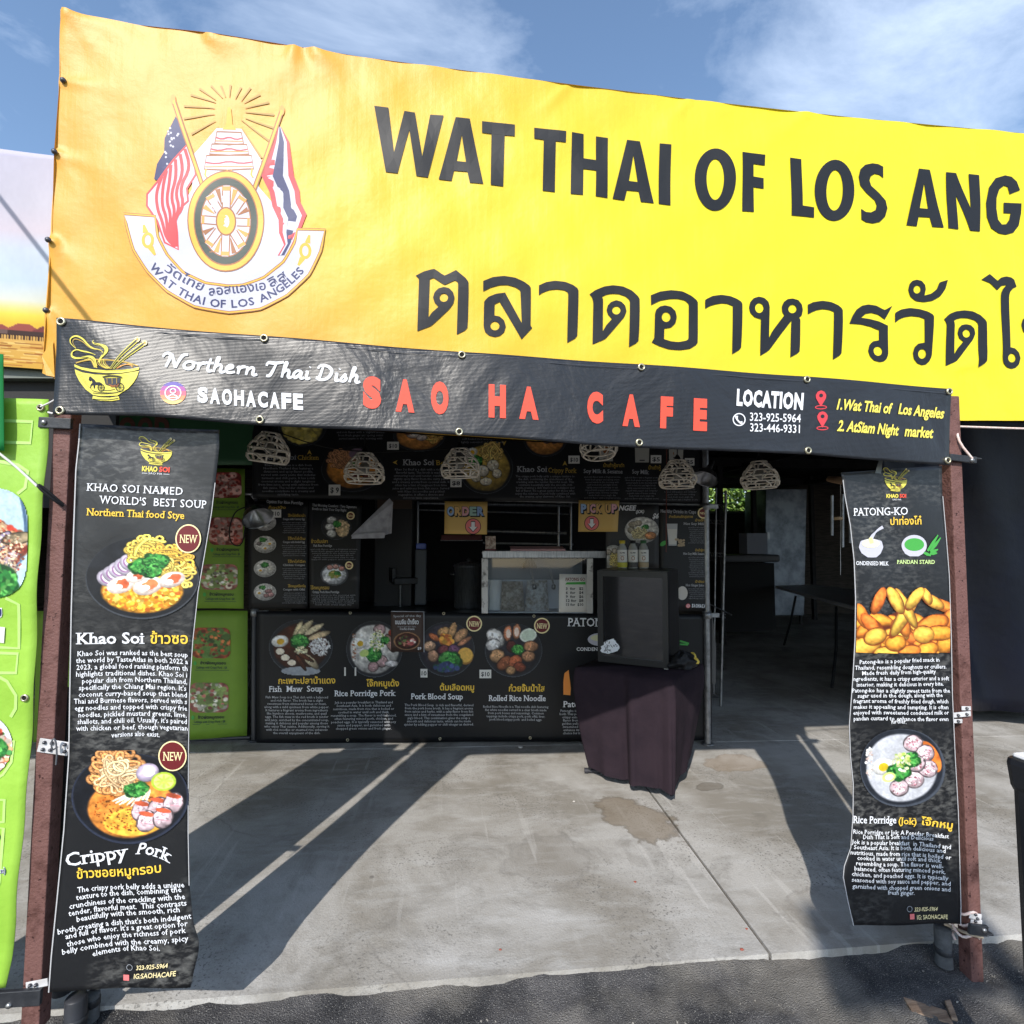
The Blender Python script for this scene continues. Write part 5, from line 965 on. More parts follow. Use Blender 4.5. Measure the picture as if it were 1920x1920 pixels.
# ================================================================ THE BOOTH: menu boards
BA, BB = (-1.33, 3.97), (1.9, 3.74)
bs = Surf(BA, BB); bs.disp = lambda u, z: .004*np.sin(u*3+z*4)+.003*np.sin(u*7-z*5)
bsl = Surf((-4.2, 4.17), (-1.33, 3.97)); bsl.disp = lambda u, z: .010*np.sin(u*6+z*2)+.006*np.sin(u*13-z*4)
TXT = W_('menu_text_grey', (168, 170, 174)); TXD = W_('menu_text_dim', (138, 140, 146)); SILV = mat('galvanised_pipe', (150, 152, 154), rough=.4, metal=.7, col2=(112, 112, 114), c_scale=18)
PAPER = mat('price_paper', (214, 212, 206), rough=.7)
def bpos(surf, x, y, off=0.0): return surf.pos(np.array([surf.uv(x, y)]), off)[0]
def board(name, label, cat, surf, quad, m, nx=30, ny=20, group=None):
    """quad: top-left, top-right, bottom-right, bottom-left in pixels"""
    a, b, c, d = quad; q = bpos(surf, (c[0]+d[0])/2, (c[1]+d[1])/2); o = thing(name, label, cat, q, group); sheet('panel', surf, [a, d], [b, c], m, o, nx=nx, ny=ny, thick=.003); return o
def tagp(surf, par, x, y, w_, h, txt, rot=0, off=.006):
    A = Art(surf, base=off); A.rect(x-w_/2, y-h/2, x+w_/2, y+h/2, PAPER, 0)
    if txt: A.text(txt, x-w_*.36, y+h*.24, x+w_*.36, y+h*.24+.5, h*.48, PK, 1, bold=.02)
    A.build('price_tag', par)
def dish(surf, par, x, y, rx, ry, seed, soup, items, bowl=True, rin=.84, dark=(34, 36, 42), n=88, clip=None, off=.003):
    p = Pic(n, int(n*ry/rx), seed)
    if bowl: p.bowl(rin, soup, dark)
    for it in items: getattr(p, it[0])(*it[1:])
    return p.build('food_picture', surf, x, y, (rx, 0), (0, -ry), par, off, clip)
LOREM = {
 'maw': ["Fish Maw Soup is a Thai dish with a balanced", "and rich flavor. The broth has a slight", "sweetness from simmered bones or meat,", "along with a mild spiciness from white pepper.", "It features a fragrant aroma from ingredients", "like bamboo shoots, mushrooms, and quail", "eggs. The fish maw in the red broth is tender", "and juicy, enriched by the concentrated soup,", "making it delicious and popular among those", "who enjoy Thai cuisine. Additionally, serving it", "with rice noodles or steamed rice enhances", "the overall enjoyment of the dish."],
 'jok': ["Jok is a popular breakfast in Thailand and", "Southeast Asia. It is both delicious and", "nutritious, made from rice that is boiled or", "cooked in water until soft and thick,", "resembling a soup. The flavor is well-balanced,", "often featuring minced pork, chicken, and", "poached eggs. It is typically seasoned with soy", "sauce and pepper, and garnished with", "chopped green onions and fresh ginger."],
 'blood': ["The Pork Blood Soup  is rich and flavorful, derived", "from the pork bone broth. It has a fragrant aroma", "from spices and herbs, with a salty flavor from fish", "sauce and a hint of sweetness from the coagulated", "pig's blood. This combination gives the soup a", "smooth and delicious taste, which can be made", "spicier by adding pepper or chili vinegar as desired."],
 'roll': ["Rolled Rice Noodle is a Thai noodle dish featuring", "flat white noodles served in a clear broth made", "from pork bones and seasonings. Common", "toppings include crispy pork, pork offal, liver,", "pork blood,crippy pork  and boiled eggs."],
 'pat': ["Patongko is a popular fried snack", "both Thai people and visitors. The", "crispy exterior and soft, sweet", "flavor from a dough fried to a", "golden yellow. Dipped into the", "sweetened condensed milk to", "enhance its taste. A favourite", "choice for breakfast or snack."],
 'kc': ["Khao Soi Chicken is a dish from", "Northern Thailand that features a", "distinctive and spicy flavor profile,", "served with curry paste that includes", "turmeric and chili paste. It has a rich", "coconut aroma and a slight tanginess", "from lime juice, along with saltiness from", "fish sauce. The tender chicken and", "noodles contribute to a creamy and", "satisfying taste."],
 'kb': ["Khao Soi Beef is a dish with a rich and", "flavorful taste. The broth is made by", "simmering beef until tender, resulting in", "slightly spicy flavor from the curry paste", "and a creamy aroma from coconut milk. It", "often has a hint of tanginess from lime", "juice and saltiness from fish sauce. Served", "with Khao Soi noodles and pickled", "vegetables, it offers a diverse and", "delicious taste experience."],
 'kp': ["The crispy pork belly adds a unique texture to", "the dish, combining the crunchiness of the", "crackling with the tender, flavorful meat. This", "contrasts beautifully with the smooth, rich", "broth,creating a dish that's both indulgent and", "full of flavor. It's a great option for those who", "enjoy the richness of pork belly combined with", "the creamy, spicy elements of Khao Soi."],
}
GEN = ["and rich flavor with a fragrant aroma", "from fresh ginger and spring onion", "served warm in the morning with", "soft boiled rice and light broth", "lightly seasoned and easy to eat", "topped with pepper and coriander", "a gentle taste of home cooking", "made fresh every single day"]
# ---- lower front banner
q = [(481, 1146), (1335, 1152), (1335, 1388), (481, 1394)]
low = board('menu_banner', 'wide black soup menu banner covering the counter front below the serving hatch', 'menu banner', bs, q, VM, 60, 24)
A = Art(bs, base=.0016)
A.text("กะเพาะปลาน้ำแดง", 522, 1282, 629, 1281, 11, PY, bold=.02); A.text("Fish  Maw  Soup", 504, 1297, 606, 1296, 10.5, PW, serif=True, bold=.01)
A.text("โจ๊กหมูเด้ง", 687, 1287, 748, 1287, 11, PY, bold=.02); A.text("Rice Porridge Pork", 627, 1305, 742, 1305, 10.5, PW, serif=True, bold=.012)
A.text("ต้มเลือดหมู", 825, 1294, 889, 1294, 11, PY, bold=.02); A.text("Pork Blood Soup", 770, 1311, 868, 1311, 10.5, PW, serif=True, bold=.012)
A.text("ก๋วยจั๊บน้ำใส", 954, 1296, 1021, 1296, 11, PY, bold=.02); A.text("Rolled Rice Noodle", 916, 1314, 1023, 1314, 10.5, PW, serif=True, bold=.012)
A.text("PATONG-KO", 1064, 1174, 1180, 1175, 15, PW, serif=True, bold=.012); A.text("CONDENSED MILK", 1081, 1220, 1160, 1220, 6, PW, serif=True, bold=.02); A.text("Patong-ko", 1055, 1325, 1122, 1325, 11, PW, serif=True, bold=.012)
for k, cx, y, dy, wd in (('maw', 557, 1309, 6.05, 122), ('jok', 682, 1319, 6.1, 122), ('blood', 823, 1324, 6.05, 130), ('roll', 967, 1327, 6.0, 122), ('pat', 1095, 1334, 6.0, 92)): A.para(LOREM[k], cx, y, dy, 4.3, TXT, wpx=wd, bold=.012)
A.build('lettering', low)
A = Art(bs, base=.0016, step=.0005); A.ell(1125, 1199, 23, 12, EMW, 0, 24); A.ell(1124, 1196, 17, 6, W_('print_soy_milk', (214, 214, 176)), 1, 20); A.build('food_picture', low); A = Art(bs, base=.0016, step=.0005); A.stroke([(1275, 1202), (1292, 1207)], 3.5, PG, 0); A.stroke([(1275, 1208), (1290, 1209)], 3, PG, 0); A.build('food_picture', low); A = Art(bs, base=.0016, step=.0005); A.poly(round_([(1058, 1262), (1066, 1256), (1070, 1290), (1069, 1303), (1056, 1302), (1056, 1278)]), POR, 0); A.build('food_picture', low)
dish(bs, low, 564, 1213, 61, 53, 21, (72, 34, 18), [('ell', 0, -.86, .62, .16, (150, 156, 164)), ('slab', -.1, .55, .1, .36, -.35, (222, 204, 160)), ('slab', .12, .66, .1, .36, -.7, (226, 208, 166)), ('slab', .4, .62, .1, .34, -1.0, (232, 214, 176)), ('slab', .55, .4, .1, .36, -1.2, (216, 190, 150)), ('egg', -.64, .2, .26), ('ell', -.64, -.16, .13, .11, (236, 226, 206)), ('ell', -.48, -.38, .13, .11, (236, 226, 206)), ('ell', -.28, -.56, .13, .1, (232, 220, 200)), ('slab', .3, -.5, .12, .32, .7, (226, 206, 170)), ('slab', 0, -.55, .07, .3, .5, (84, 42, 24)), ('slab', .12, -.35, .07, .3, 1.0, (96, 50, 26)), ('dabs', .58, .0, .32, .3, 220, .05, [(232, 232, 232), (196, 196, 200)], .15, 3.0), ('leaf', -.04, .2, .24, 90), ('dabs', 0, -.12, .2, .12, 50, .04, [(220, 216, 180), (196, 190, 150)])])
dish(bs, low, 702, 1217, 54, 55, 22, (218, 214, 208), [('ell', .72, .3, .16, .4, (150, 52, 30), .5), ('slab', .18, .66, .2, .18, 0, (190, 156, 156)), ('slab', .55, .2, .14, .3, .4, (170, 130, 120)), ('slab', .25, -.42, .2, .19, 0, (190, 156, 156)), ('slab', -.04, -.6, .18, .16, .4, (186, 150, 150)), ('slab', .6, -.5, .22, .1, 0, (220, 214, 214)), ('egg', -.5, .2, .24, (206, 166, 40)), ('leaf', -.02, -.18, .24, 110), ('dabs', .1, .3, .24, .36, 120, .05, [(214, 210, 140), (236, 236, 210), (110, 150, 60)], .2, 2.5), ('leaf', .38, .3, .14, 40), ('ell', -.35, -.14, .16, .12, (186, 206, 120), .3), ('dabs', -.7, .1, .06, .5, 60, .03, [(150, 90, 60), (226, 220, 210)])], dark=(40, 40, 44))
dish(bs, low, 837, 1217, 54, 53, 23, (50, 46, 58), [('slab', -.1, .62, .22, .14, .4, (206, 158, 104)), ('slab', .22, .68, .12, .26, -.3, (214, 164, 112)), ('slab', .5, .5, .16, .28, -.8, (206, 156, 112)), ('slab', .62, .28, .08, .28, -1.0, (190, 130, 96)), ('slab', -.42, .42, .2, .1, -.6, (182, 104, 64)), ('dabs', .0, .34, .22, .2, 60, .07, [(214, 140, 60), (230, 170, 70), (190, 100, 50)]), ('slab', -.58, .1, .2, .18, 0, (196, 156, 126)), ('slab', -.46, -.24, .18, .2, 0, (196, 150, 120)), ('slab', -.1, -.02, .22, .15, .2, (110, 56, 62)), ('slab', .26, .0, .2, .16, .1, (112, 74, 104)), ('ell', .66, -.24, .28, .3, (206, 150, 66), 0, .1, .2), ('ell', .66, -.2, .25, .26, (226, 178, 84)), ('leaf', .12, -.42, .34, 130), ('dabs', .0, -.64, .4, .14, 70, .08, [(60, 76, 120), (40, 90, 70), (50, 60, 96)])], rin=.88)
dish(bs, low, 963, 1219, 55, 52, 24, (40, 38, 46), [('slab', -.62, .46, .26, .34, .6, (226, 222, 218)), ('slab', -.7, .2, .24, .2, .3, (234, 230, 228)), ('slab', -.2, .62, .13, .26, -.1, (222, 140, 100)), ('slab', .1, .68, .13, .26, -.1, (226, 150, 108)), ('ell', -.18, .6, .08, .16, (240, 216, 200)), ('ell', .1, .66, .08, .16, (240, 216, 200)), ('ell', .5, .54, .3, .24, (224, 232, 218), .4), ('ell', .5, .54, .24, .18, (206, 220, 200), .4), ('slab', -.08, .14, .16, .2, .1, (96, 44, 40)), ('leaf', .14, .02, .18, 80), ('slab', .58, .14, .24, .18, 0, (196, 140, 100)), ('slab', .5, -.22, .22, .18, 0, (200, 146, 106)), ('slab', -.56, -.2, .24, .22, .5, (206, 158, 112)), ('slab', -.3, -.46, .3, .2, .7, (150, 88, 58)), ('slab', .06, -.42, .2, .24, -.5, (176, 96, 62)), ('slab', .2, -.6, .2, .16, -.3, (140, 70, 48)), ('slab', -.1, -.72, .16, .14, 0, (206, 160, 112))], rin=.86)
badge(bs, low, 889, 1169, 14.8, 14.8, 9, bold=.02); badge(bs, low, 1016, 1173, 14.8, 14.8, 9, bold=.02)
A = Art(bs, base=.003); A.rect(645.6, 1251, 648.6, 1267, PAPER); A.rect(665, 1251, 668, 1267, PAPER); A.build('tape_mark', low)
tagp(bs, low, 795, 1262, 13, 16, "10"); tagp(bs, low, 910, 1263, 22, 16, "$10")
for x, y in ((657, 1149), (832, 1150), (1001, 1155), (652, 1387), (825, 1385), (994, 1383)): grommet(bs, x, y, low, .011, .004)
# small poster taped over the top of the banner
pst = board('soup_poster', 'small brown soup poster taped between two bowls on the counter banner', 'poster', bs.shift(.012), [(733, 1146), (795, 1147), (795, 1223), (733, 1222)], mat('poster_brown', (66, 50, 44), rough=.5), 6, 6)
s2 = bs.shift(.012); A = Art(s2, base=.002); A.text("ขนมจีน น้ำเงี้ยว", 741, 1170, 785, 1170, 8, PW, bold=.02); A.text("Khanom Jeen Nam Ngiao", 746, 1176, 780, 1176, 2.6, TXT); A.text("ก๋วยเตี๋ยว ข้าวซอย", 750, 1181, 777, 1181, 3.5, PW); A.text("Special of the day", 738, 1157, 790, 1156, 4, TXT, bold=.01); A.text("$9", 783, 1218, 790, 1218, 4.5, PW, bold=.02); A.stroke([(734, 1146), (795, 1147), (795, 1223)], 1.6, PGR, 0); A.build('lettering', pst)
dish(s2, pst, 763, 1202, 26, 18, 31, (70, 36, 28), [('dabs', 0, 0, .6, .5, 80, .12, [(120, 60, 50), (60, 40, 40), (176, 120, 100), (90, 110, 60)]), ('dabs', .3, -.1, .3, .3, 20, .1, [(190, 90, 90), (220, 200, 190)])], dark=(150, 110, 76), n=50)
# ---- top menu
q = [(474, 742), (1325, 780), (1325, 944), (474, 934)]
topm = board('menu_board', 'long dark overhead menu board of curry noodle bowls and soy milk above the hatch', 'menu board', bs, q, VM, 50, 20)
A = Art(bs, base=.0016)
A.text("Khao Soi", 497, 862, 556, 862, 9.5, TXD, serif=True, bold=.01); A.text("Chicken", 558, 862, 598, 862, 8.5, LGO, serif=True); A.text("Khao Soi", 755, 872, 814, 872, 10.5, TXT, serif=True, bold=.012); A.text("Beef", 817, 872, 846, 872, 9, LGO, serif=True)
A.text("Khao Soi", 969, 885, 1026, 885, 10.5, TXT, serif=True, bold=.012); A.text("Crippy Pork", 1028, 886, 1081, 887, 9, LGO, serif=True)
A.text("น้ำเต้าหู้งาดำ", 1131, 876, 1170, 876, 6.5, LGO, bold=.01); A.text("Soy Milk & Sesame", 1094, 887, 1167, 888, 7.5, TXT, serif=True, bold=.008); A.text("น้ำเต้าหู้", 1216, 880, 1239, 880, 6.5, LGO, bold=.01); A.text("Soy Milk", 1185, 888, 1217, 889, 7.5, TXT, serif=True, bold=.008)
for k, cx, y, dy, wd in (('kc', 541, 874, 6.1, 112), ('kb', 789, 882, 5.9, 108), ('kp', 1022, 895, 5.4, 112)): A.para(LOREM[k], cx, y, dy, 4.0, TXD, wpx=wd, bold=.008)
for cx, y, wd in ((1129, 896, 68), (1203, 897, 64), (1276, 899, 64)): A.para((GEN*2)[:9], cx, y, 4.9, 3.2, TXD, wpx=wd)
A.para(GEN[:3], 676, 812, 6, 4, TXD, wpx=90); A.para(GEN[3:5], 905, 825, 6, 4, TXD, wpx=80)
for x, y, d in ((580, 848, 0), (741, 867, 1), (1059, 869, 0), (945, 831, 2)):
    pts = [(0, -5), (4.5, 4.5), (0, 1.5), (-4.5, 4.5)]; pts = [((px_, py_) if d == 0 else (py_, px_) if d == 1 else (px_, -py_)) for px_, py_ in pts]; A.poly([(x+a_, y+b_) for a_, b_ in pts], LGO, 1)
A.build('lettering', topm)
CUR = (196, 130, 60)
dish(bs, topm, 567, 800, 46, 38, 41, (190, 176, 96), [('dabs', 0, -.2, .7, .6, 60, .12, [(186, 170, 84), (206, 190, 110)])], n=70)
dish(bs, topm, 661, 880, 60, 44, 42, CUR, [('noodle', -.38, .42, .3, .05, (196, 140, 100), 20, 7), ('ell', .15, .66, .26, .24, (120, 100, 116)), ('slab', .3, -.1, .2, .16, 0, (120, 70, 66)), ('slab', .05, -.3, .16, .14, 0, (110, 62, 60)), ('slab', .5, -.3, .16, .14, 0, (126, 76, 66)), ('leaf', .0, .2, .12, 40)], dark=(30, 31, 34), rin=.8)
dish(bs, topm, 786, 818, 50, 30, 43, (206, 140, 74), [('noodle', .4, .1, .4, .05, (226, 180, 100), 14, 7), ('slab', -.2, .1, .26, .2, .3, (236, 216, 204)), ('slab', -.4, .3, .2, .2, .3, (232, 150, 110)), ('slab', .1, -.1, .2, .16, .3, (240, 222, 212))], n=70)
dish(bs, topm, 911, 878, 52, 50, 44, (186, 156, 76), [('noodle', .2, .62, .3, .05, (226, 190, 110), 16, 8), ('egg', -.5, .6, .2), ('leaf', -.4, .25, .24, 70), ('slab', .25, .1, .2, .2, .2, (232, 222, 196), .15, .08), ('slab', -.1, -.1, .2, .2, .4, (236, 226, 204), .15, .08), ('slab', .4, -.2, .16, .16, 0, (228, 216, 190), .15, .08), ('slab', .0, -.5, .2, .14, 0, (230, 220, 196), .15, .08), ('slab', -.35, -.35, .16, .16, .3, (226, 216, 190), .15, .08)], rin=.86, dark=(26, 28, 32))
dish(bs, topm, 1022, 824, 42, 34, 45, (214, 146, 76), [('slab', .05, .1, .24, .3, .2, (206, 176, 176)), ('slab', .45, .1, .22, .3, -.2, (200, 170, 170)), ('dabs', .3, .4, .4, .2, 30, .06, [(160, 70, 40), (120, 50, 40)])], n=70)
CUP = W_('print_cup', (170, 168, 160))
for x, y0, y1 in ((1136, 838, 865), (1204, 835, 867), (1268, 842, 862)): A = Art(bs, base=.0016, step=.0004); A.poly([(x-14, y0-25), (x+14, y0-25), (x+13, y1), (x-13, y1)], CUP, 0); A.rect(x-5, y1-5, x+5, y1-3, PK, 1); A.ell(x, y0+6, 6, 7, PBR, 1, 12); A.build('cup_picture', topm)
for x, y, w_, h, t_ in ((737, 836, 22, 15, "$10"), (628, 919, 22, 20, "$ 9"), (855, 906, 21, 15, "$8"), (1076, 862, 21, 15, "$10"), (1230, 861, 20, 15, "$5"), (1293, 866, 18, 14, "$5")): tagp(bs, topm, x, y, w_, h, t_)
# ---- left pair of small boards
s3 = bs.shift(.015)
bl_ = board('menu_board', 'narrow black porridge option board with four round plates at the left of the hatch', 'menu board', s3, [(463, 940), (577, 940), (576, 1141), (466, 1141)], VM, 10, 16)
A = Art(s3, base=.0016); A.text("Option For Rice Porridge", 500, 943, 569, 946, 5.5, TXT, serif=True, bold=.015); A.text("ท็อปปิ้ง", 504, 954, 536, 954, 4.5, LGO, bold=.01)
for y, t1, t2, sd in ((967, "โจ๊กไข่เยี่ยวม้า", "Congee with Century Egg", 0), (1010, "โจ๊กไข่ต้ม", "Congee with Boiled Egg", 1), (1053, "โจ๊กไก่ฉีก", "Chicken Congee", 2), (1099, "โจ๊กหมูเครื่องใน", "Congee with Offal", 3)):
    A.text(t1, 540, y+2, 573, y+2, 4.5, LGO, bold=.02); A.text(t2, 531, y+8, 572, y+8, 3.6, TXT, serif=True, bold=.02); A.para((GEN*2)[sd:sd+6], 552, y+14, 3.7, 2.5, TXD, wpx=46)
A.build('lettering', bl_)
for y, sd, it in ((979, 51, [('slab', .2, .1, .3, .3, 0, (40, 40, 44)), ('slab', -.2, .3, .2, .2, 0, (90, 80, 60))]), (1021, 52, [('egg', .4, .1, .3), ('egg', .0, -.4, .3), ('leaf', -.2, .5, .3, 50), ('slab', -.5, .1, .2, .2, 0, (120, 110, 110))]), (1066, 53, [('leaf', .0, .4, .3, 50), ('egg', -.4, -.2, .3), ('dabs', .4, -.1, .3, .4, 60, .05, [(200, 190, 170), (230, 226, 214)], .2, 3)]), (1110, 54, [('egg', -.5, -.1, .3), ('leaf', -.2, .5, .25, 40), ('slab', .3, .1, .3, .2, .3, (176, 130, 130)), ('slab', .5, -.3, .25, .25, 0, (186, 140, 140)), ('slab', .1, -.4, .22, .2, 0, (170, 126, 126))])): dish(s3, bl_, 497, y, 22, 17, sd, (206, 204, 200), it, dark=(190, 188, 184), rin=.9, n=46)
tagp(s3, bl_, 517, 963, 22, 15, "$10")
br_ = board('menu_board', 'black two-bowl breakfast board beside the porridge option board', 'menu board', s3, [(579, 940), (678, 942), (673, 1141), (580, 1141)], VM, 10, 16)
A = Art(s3, base=.0016); A.text("Thai Morning Comfort : Two Signature", 586, 949, 669, 953, 4.5, TXT, serif=True, bold=.015); A.text("Bowls to Start Your Day Right", 586, 956, 650, 959, 4.5, TXT, serif=True, bold=.015)
A.text("ข้าวต้มปลา", 584, 1018, 615, 1018, 6, LGO, bold=.02); A.text("Fish Rice Porridge", 588, 1025, 623, 1025, 4, TXT, serif=True, bold=.02); A.text("โจ๊กหมูกรอบ", 582, 1105, 617, 1105, 6, LGO, bold=.02); A.text("Crispy Pork Rice Porridge", 586, 1112, 636, 1112, 4, TXT, serif=True, bold=.02)
A.para((GEN*2)[:6], 626, 1031, 3.8, 2.5, TXD, wpx=88); A.para((GEN*2)[2:8], 625, 1117, 3.6, 2.5, TXD, wpx=86); A.build('lettering', br_)
dish(s3, br_, 631, 988, 29, 25, 55, (56, 54, 56), [('slab', -.3, .5, .3, .26, .4, (220, 220, 214)), ('slab', -.4, .0, .3, .26, 0, (226, 226, 220)), ('slab', -.3, -.5, .3, .26, -.4, (220, 220, 214)), ('dabs', .4, -.1, .4, .6, 130, .1, [(196, 170, 130), (214, 190, 150)]), ('leaf', .05, .2, .25, 50)], n=56)
dish(s3, br_, 627, 1077, 27, 22, 56, (210, 214, 220), [('slab', -.3, .6, .2, .2, 0, (200, 150, 140)), ('slab', .1, .66, .2, .2, 0, (200, 156, 146)), ('slab', .5, .5, .2, .2, 0, (196, 140, 130)), ('dabs', 0, .0, .4, .3, 70, .1, [(200, 170, 110), (120, 130, 60)]), ('leaf', .2, .1, .2, 40)], dark=(60, 62, 68), n=56)
badge(s3, br_, 658, 967, 7.6, 7.6, 4, bold=.02); badge(s3, br_, 655, 1060, 7.6, 7.6, 4, bold=.02)
# ---- right boards
s4 = bs.shift(.02)
rj = board('menu_board', 'square congee poster with a plate of meatballs behind the bottles', 'menu board', s4, [(1136, 946), (1235, 946), (1235, 1066), (1136, 1066)], mat('poster_smoky_black', (48, 48, 50), rough=.5, col2=(30, 30, 32), c_scale=5), 10, 10)
A = Art(s4, base=.0016); script(A, [("CONGEE", 1140, 957, 1191, 957)], 9, PW, bold=.03); script(A, [("(JOK)", 1192, 962, 1207, 962)], 5.5, PW, bold=.02); script(A, [("$6", 1223, 972, 1234, 972)], 9, PW, bold=.03); A.build('lettering', rj)
dish(s4, rj, 1203, 994, 33, 26, 61, (206, 204, 198), [('slab', -.5, .4, .24, .2, 0, (170, 160, 140)), ('slab', -.2, .5, .2, .2, 0, (176, 166, 146)), ('slab', -.6, .0, .2, .2, 0, (170, 160, 140)), ('leaf', .2, .2, .2, 40), ('noodle', -.1, -.2, .3, .06, (200, 186, 140), 12, 6), ('slab', .5, -.4, .3, .26, 0, (206, 140, 90))], dark=(176, 174, 170), rin=.92, n=60)
dish(s4, rj, 1150, 1045, 24, 24, 62, (190, 188, 182), [('noodle', .2, -.1, .4, .08, (196, 176, 110), 14, 6), ('slab', -.4, .4, .24, .2, 0, (176, 166, 150)), ('slab', .1, .5, .22, .2, 0, (180, 170, 154))], dark=(150, 150, 146), n=50, clip=lambda x, y: x > 1137)
rd = board('menu_board', 'tall narrow black drinks board with glass of soy milk at the right pipe', 'menu board', s4, [(1236, 948), (1331, 950), (1331, 1146), (1236, 1146)], VM, 10, 16)
A = Art(s4, base=.0016); A.text("Healthy Drinks in Cups", 1238, 961, 1305, 963, 6, TXT, serif=True, bold=.012); A.text("สำหรับคนรักสุขภาพ", 1254, 971, 1299, 971, 4.5, LGO, bold=.02)
for y, a_, b_, t1, t2, n_ in ((984, 1281, 1322, "Hot Soy Milk", "น้ำเต้าหู้", 9), (1040, 1280, 1322, "Hot Soy Milk Sesame", "น้ำเต้าหู้งาดำ", 11), (1099, 1285, 1320, "Hot Ginger Juice", "น้ำขิงสด", 6)):
    A.text(t1, a_, y, b_, y+.5, 4.2, TXT, serif=True, bold=.02); A.text(t2, 1303, y-6.5, 1325, y-6.5, 4, LGO, bold=.02); A.para((GEN*2)[:n_], 1309, y+6, 3.6, 2.5, TXD, wpx=38)
block(A, [(c_, 1297+i*3.75, 1132+i*.1, 1297+i*3.75+3.1, 1139+i*.1) for i, c_ in enumerate("SAOHACAFE")], PW, .05); A.ell(1290, 1136, 4.2, 4.2, PPK, 1, 16); A.ring(1290, 1136, 2.6, 2.6, .8, PW, 2, 14); A.build('lettering', rd)
badge(s4, rd, 1318, 962, 10.5, 10.5, 3.6, bold=.02)
A = Art(s4, base=.0016, step=.0004); A.poly([(1250, 982), (1270, 982), (1268, 1023), (1253, 1023)], W_('print_glass', (176, 178, 180)), 0); A.poly([(1251, 992), (1269, 992), (1267, 1020), (1254, 1020)], W_('print_milk_grey', (206, 204, 198)), 1)
rq = random.Random(2)
for k in range(26): A.ell(1272+rq.uniform(-6, 10), 1018+rq.uniform(-7, 5), 2.4, 2.0, W_('print_bean', (170, 150, 120)) if k == 0 else MATS['print_bean'], 2, 8)
A.build('food_picture', rd); A = Art(s4, base=.0016, step=.0004); A.ell(1243, 1019, 7, 4, PG, 1, 12, rot=-.6); A.build('food_picture', rd); A = Art(s4, base=.0016, step=.0004); A.ell(1279, 1112, 10, 13, W_('print_ginger', (206, 200, 190)), 0, 18); A.build('food_picture', rd)
# ---- pipes of the booth
def pipe(name, label, pts, r, m=SILV, cat='pipe'):
    o = thing(name, label, cat, pts[0]); mb = MB(); mb.tube(pts, r, 14); mb.build('tube', m, o); return o
def vpipe(label, xt, yt, xb, surf, off, r, m=SILV, clamps=()):
    a = bpos(surf, xt, yt, off); b = bpos(surf, xb, 1390, off); b[2] = Zg(b[0]); o = pipe('scaffold_pipe', label, [b, a], r, m); mb = MB(); mb.lathe(b, [(0, .004), (r*1.9, .004), (r*1.9, .012), (r*1.1, .016)], 16); mb.build('base_plate', m, o)
    for y in clamps:
        c_ = bpos(surf, xb+(xt-xb)*(1390-y)/(1390-yt), y, off); mb = MB(); mb.lathe(c_-np.array([0, 0, .025]), [(r, 0), (r*1.35, .002), (r*1.35, .05), (r, .052)], 16); mb.box(c_+np.array([.05, -.0, 0]), (.08, .03, .03)); mb.build('clamp', SILV, o)
    return o
vpipe('dark steel pipe at the left end of the counter banner', 476, 760, 473, bs, -.03, .021, mat('dark_steel_pipe', (70, 72, 76), rough=.35, metal=.6), (1150, 930))
vpipe('pale galvanised pipe standing right of the draped table', 1321, 800, 1326, bs, .01, .024, SILV, (1153, 950))
mb = MB(); o = pipe('rail_pipe', 'thin grey rail pipe running along the lower edge of the overhead menu', [bpos(bs, 452, 925, -.02), bpos(bs, 1345, 947, -.02)], .012)
# ================================================================ GREEN STALL ON THE LEFT
GRB = mat('green_banner_vinyl', (114, 148, 46), rough=.6, col2=(102, 136, 42), c_scale=3, bump=.15, b_scale=6)
GRD = mat('dark_green_vinyl', (42, 84, 54), rough=.55)
gtop = board('stall_sign', 'dark green food sign half hidden behind the khao soi banner', 'sign', bsl, [(100, 742), (480, 756), (478, 872), (100, 874)], GRD, 20, 10)
A = Art(bsl, base=.003); [A.letter(c_, 190+i*33, 782, 219+i*33, 818, PDG if False else POR if False else W_('print_salmon', (92, 62, 52)) if i == 0 else MATS['print_salmon'], 1, bold=.06) for i, c_ in enumerate("FOOD")]; A.stroke([(103, 742), (120, 790), (110, 850)], 6, PDG, 0); A.build('lettering', gtop)
def green_menu(label, quad, rows, seed):
    o = board('menu_banner', label, 'menu banner', bsl, quad, GRB, 14, 14); rr_ = np.random.RandomState(seed)
    for (x, y, rx, ry, cols) in rows:
        p = Pic(64, 48, rr_.randint(999)); p.ell(0, 0, 2, 2, cols[0], n=.3)
        for c_ in cols: p.dabs(0, 0, .95, .9, 40, .22, [c_], .3)
        p.dabs(0, 0, .9, .9, 60, .1, cols, .4)
        p.a = ((np.abs(p.X)**5+np.abs(p.Y)**5) < 1).astype(float); p.build('food_picture', bsl, x, y, (rx, 0), (0, -ry), o, .003)
    A = Art(bsl, base=.003)
    for (x, y, rx, ry, cols) in rows:
        A.text("ข้าวผัดหมูกรอบ", x-rx*.55, y+ry+10, x+rx*.75, y+ry+10, 5, PK, bold=.02); A.text("Cabbage with Crispy Pork - $8", x-rx*.75, y+ry+18, x+rx*.8, y+ry+18, 4, PDG, bold=.015); A.stroke([(x-rx*.8, y+ry+21), (x+rx*.9, y+ry+21)], .8, PDG); A.ell(x-rx*.8, y+ry+8, 3, 4, PG, 1, 10)
    A.build('lettering', o); return o
RD = [(120, 44, 40), (160, 80, 70), (190, 150, 140)]; BRN = [(150, 70, 40), (190, 110, 60), (80, 110, 50)]; PAL = [(150, 90, 80), (200, 196, 180), (120, 140, 80)]
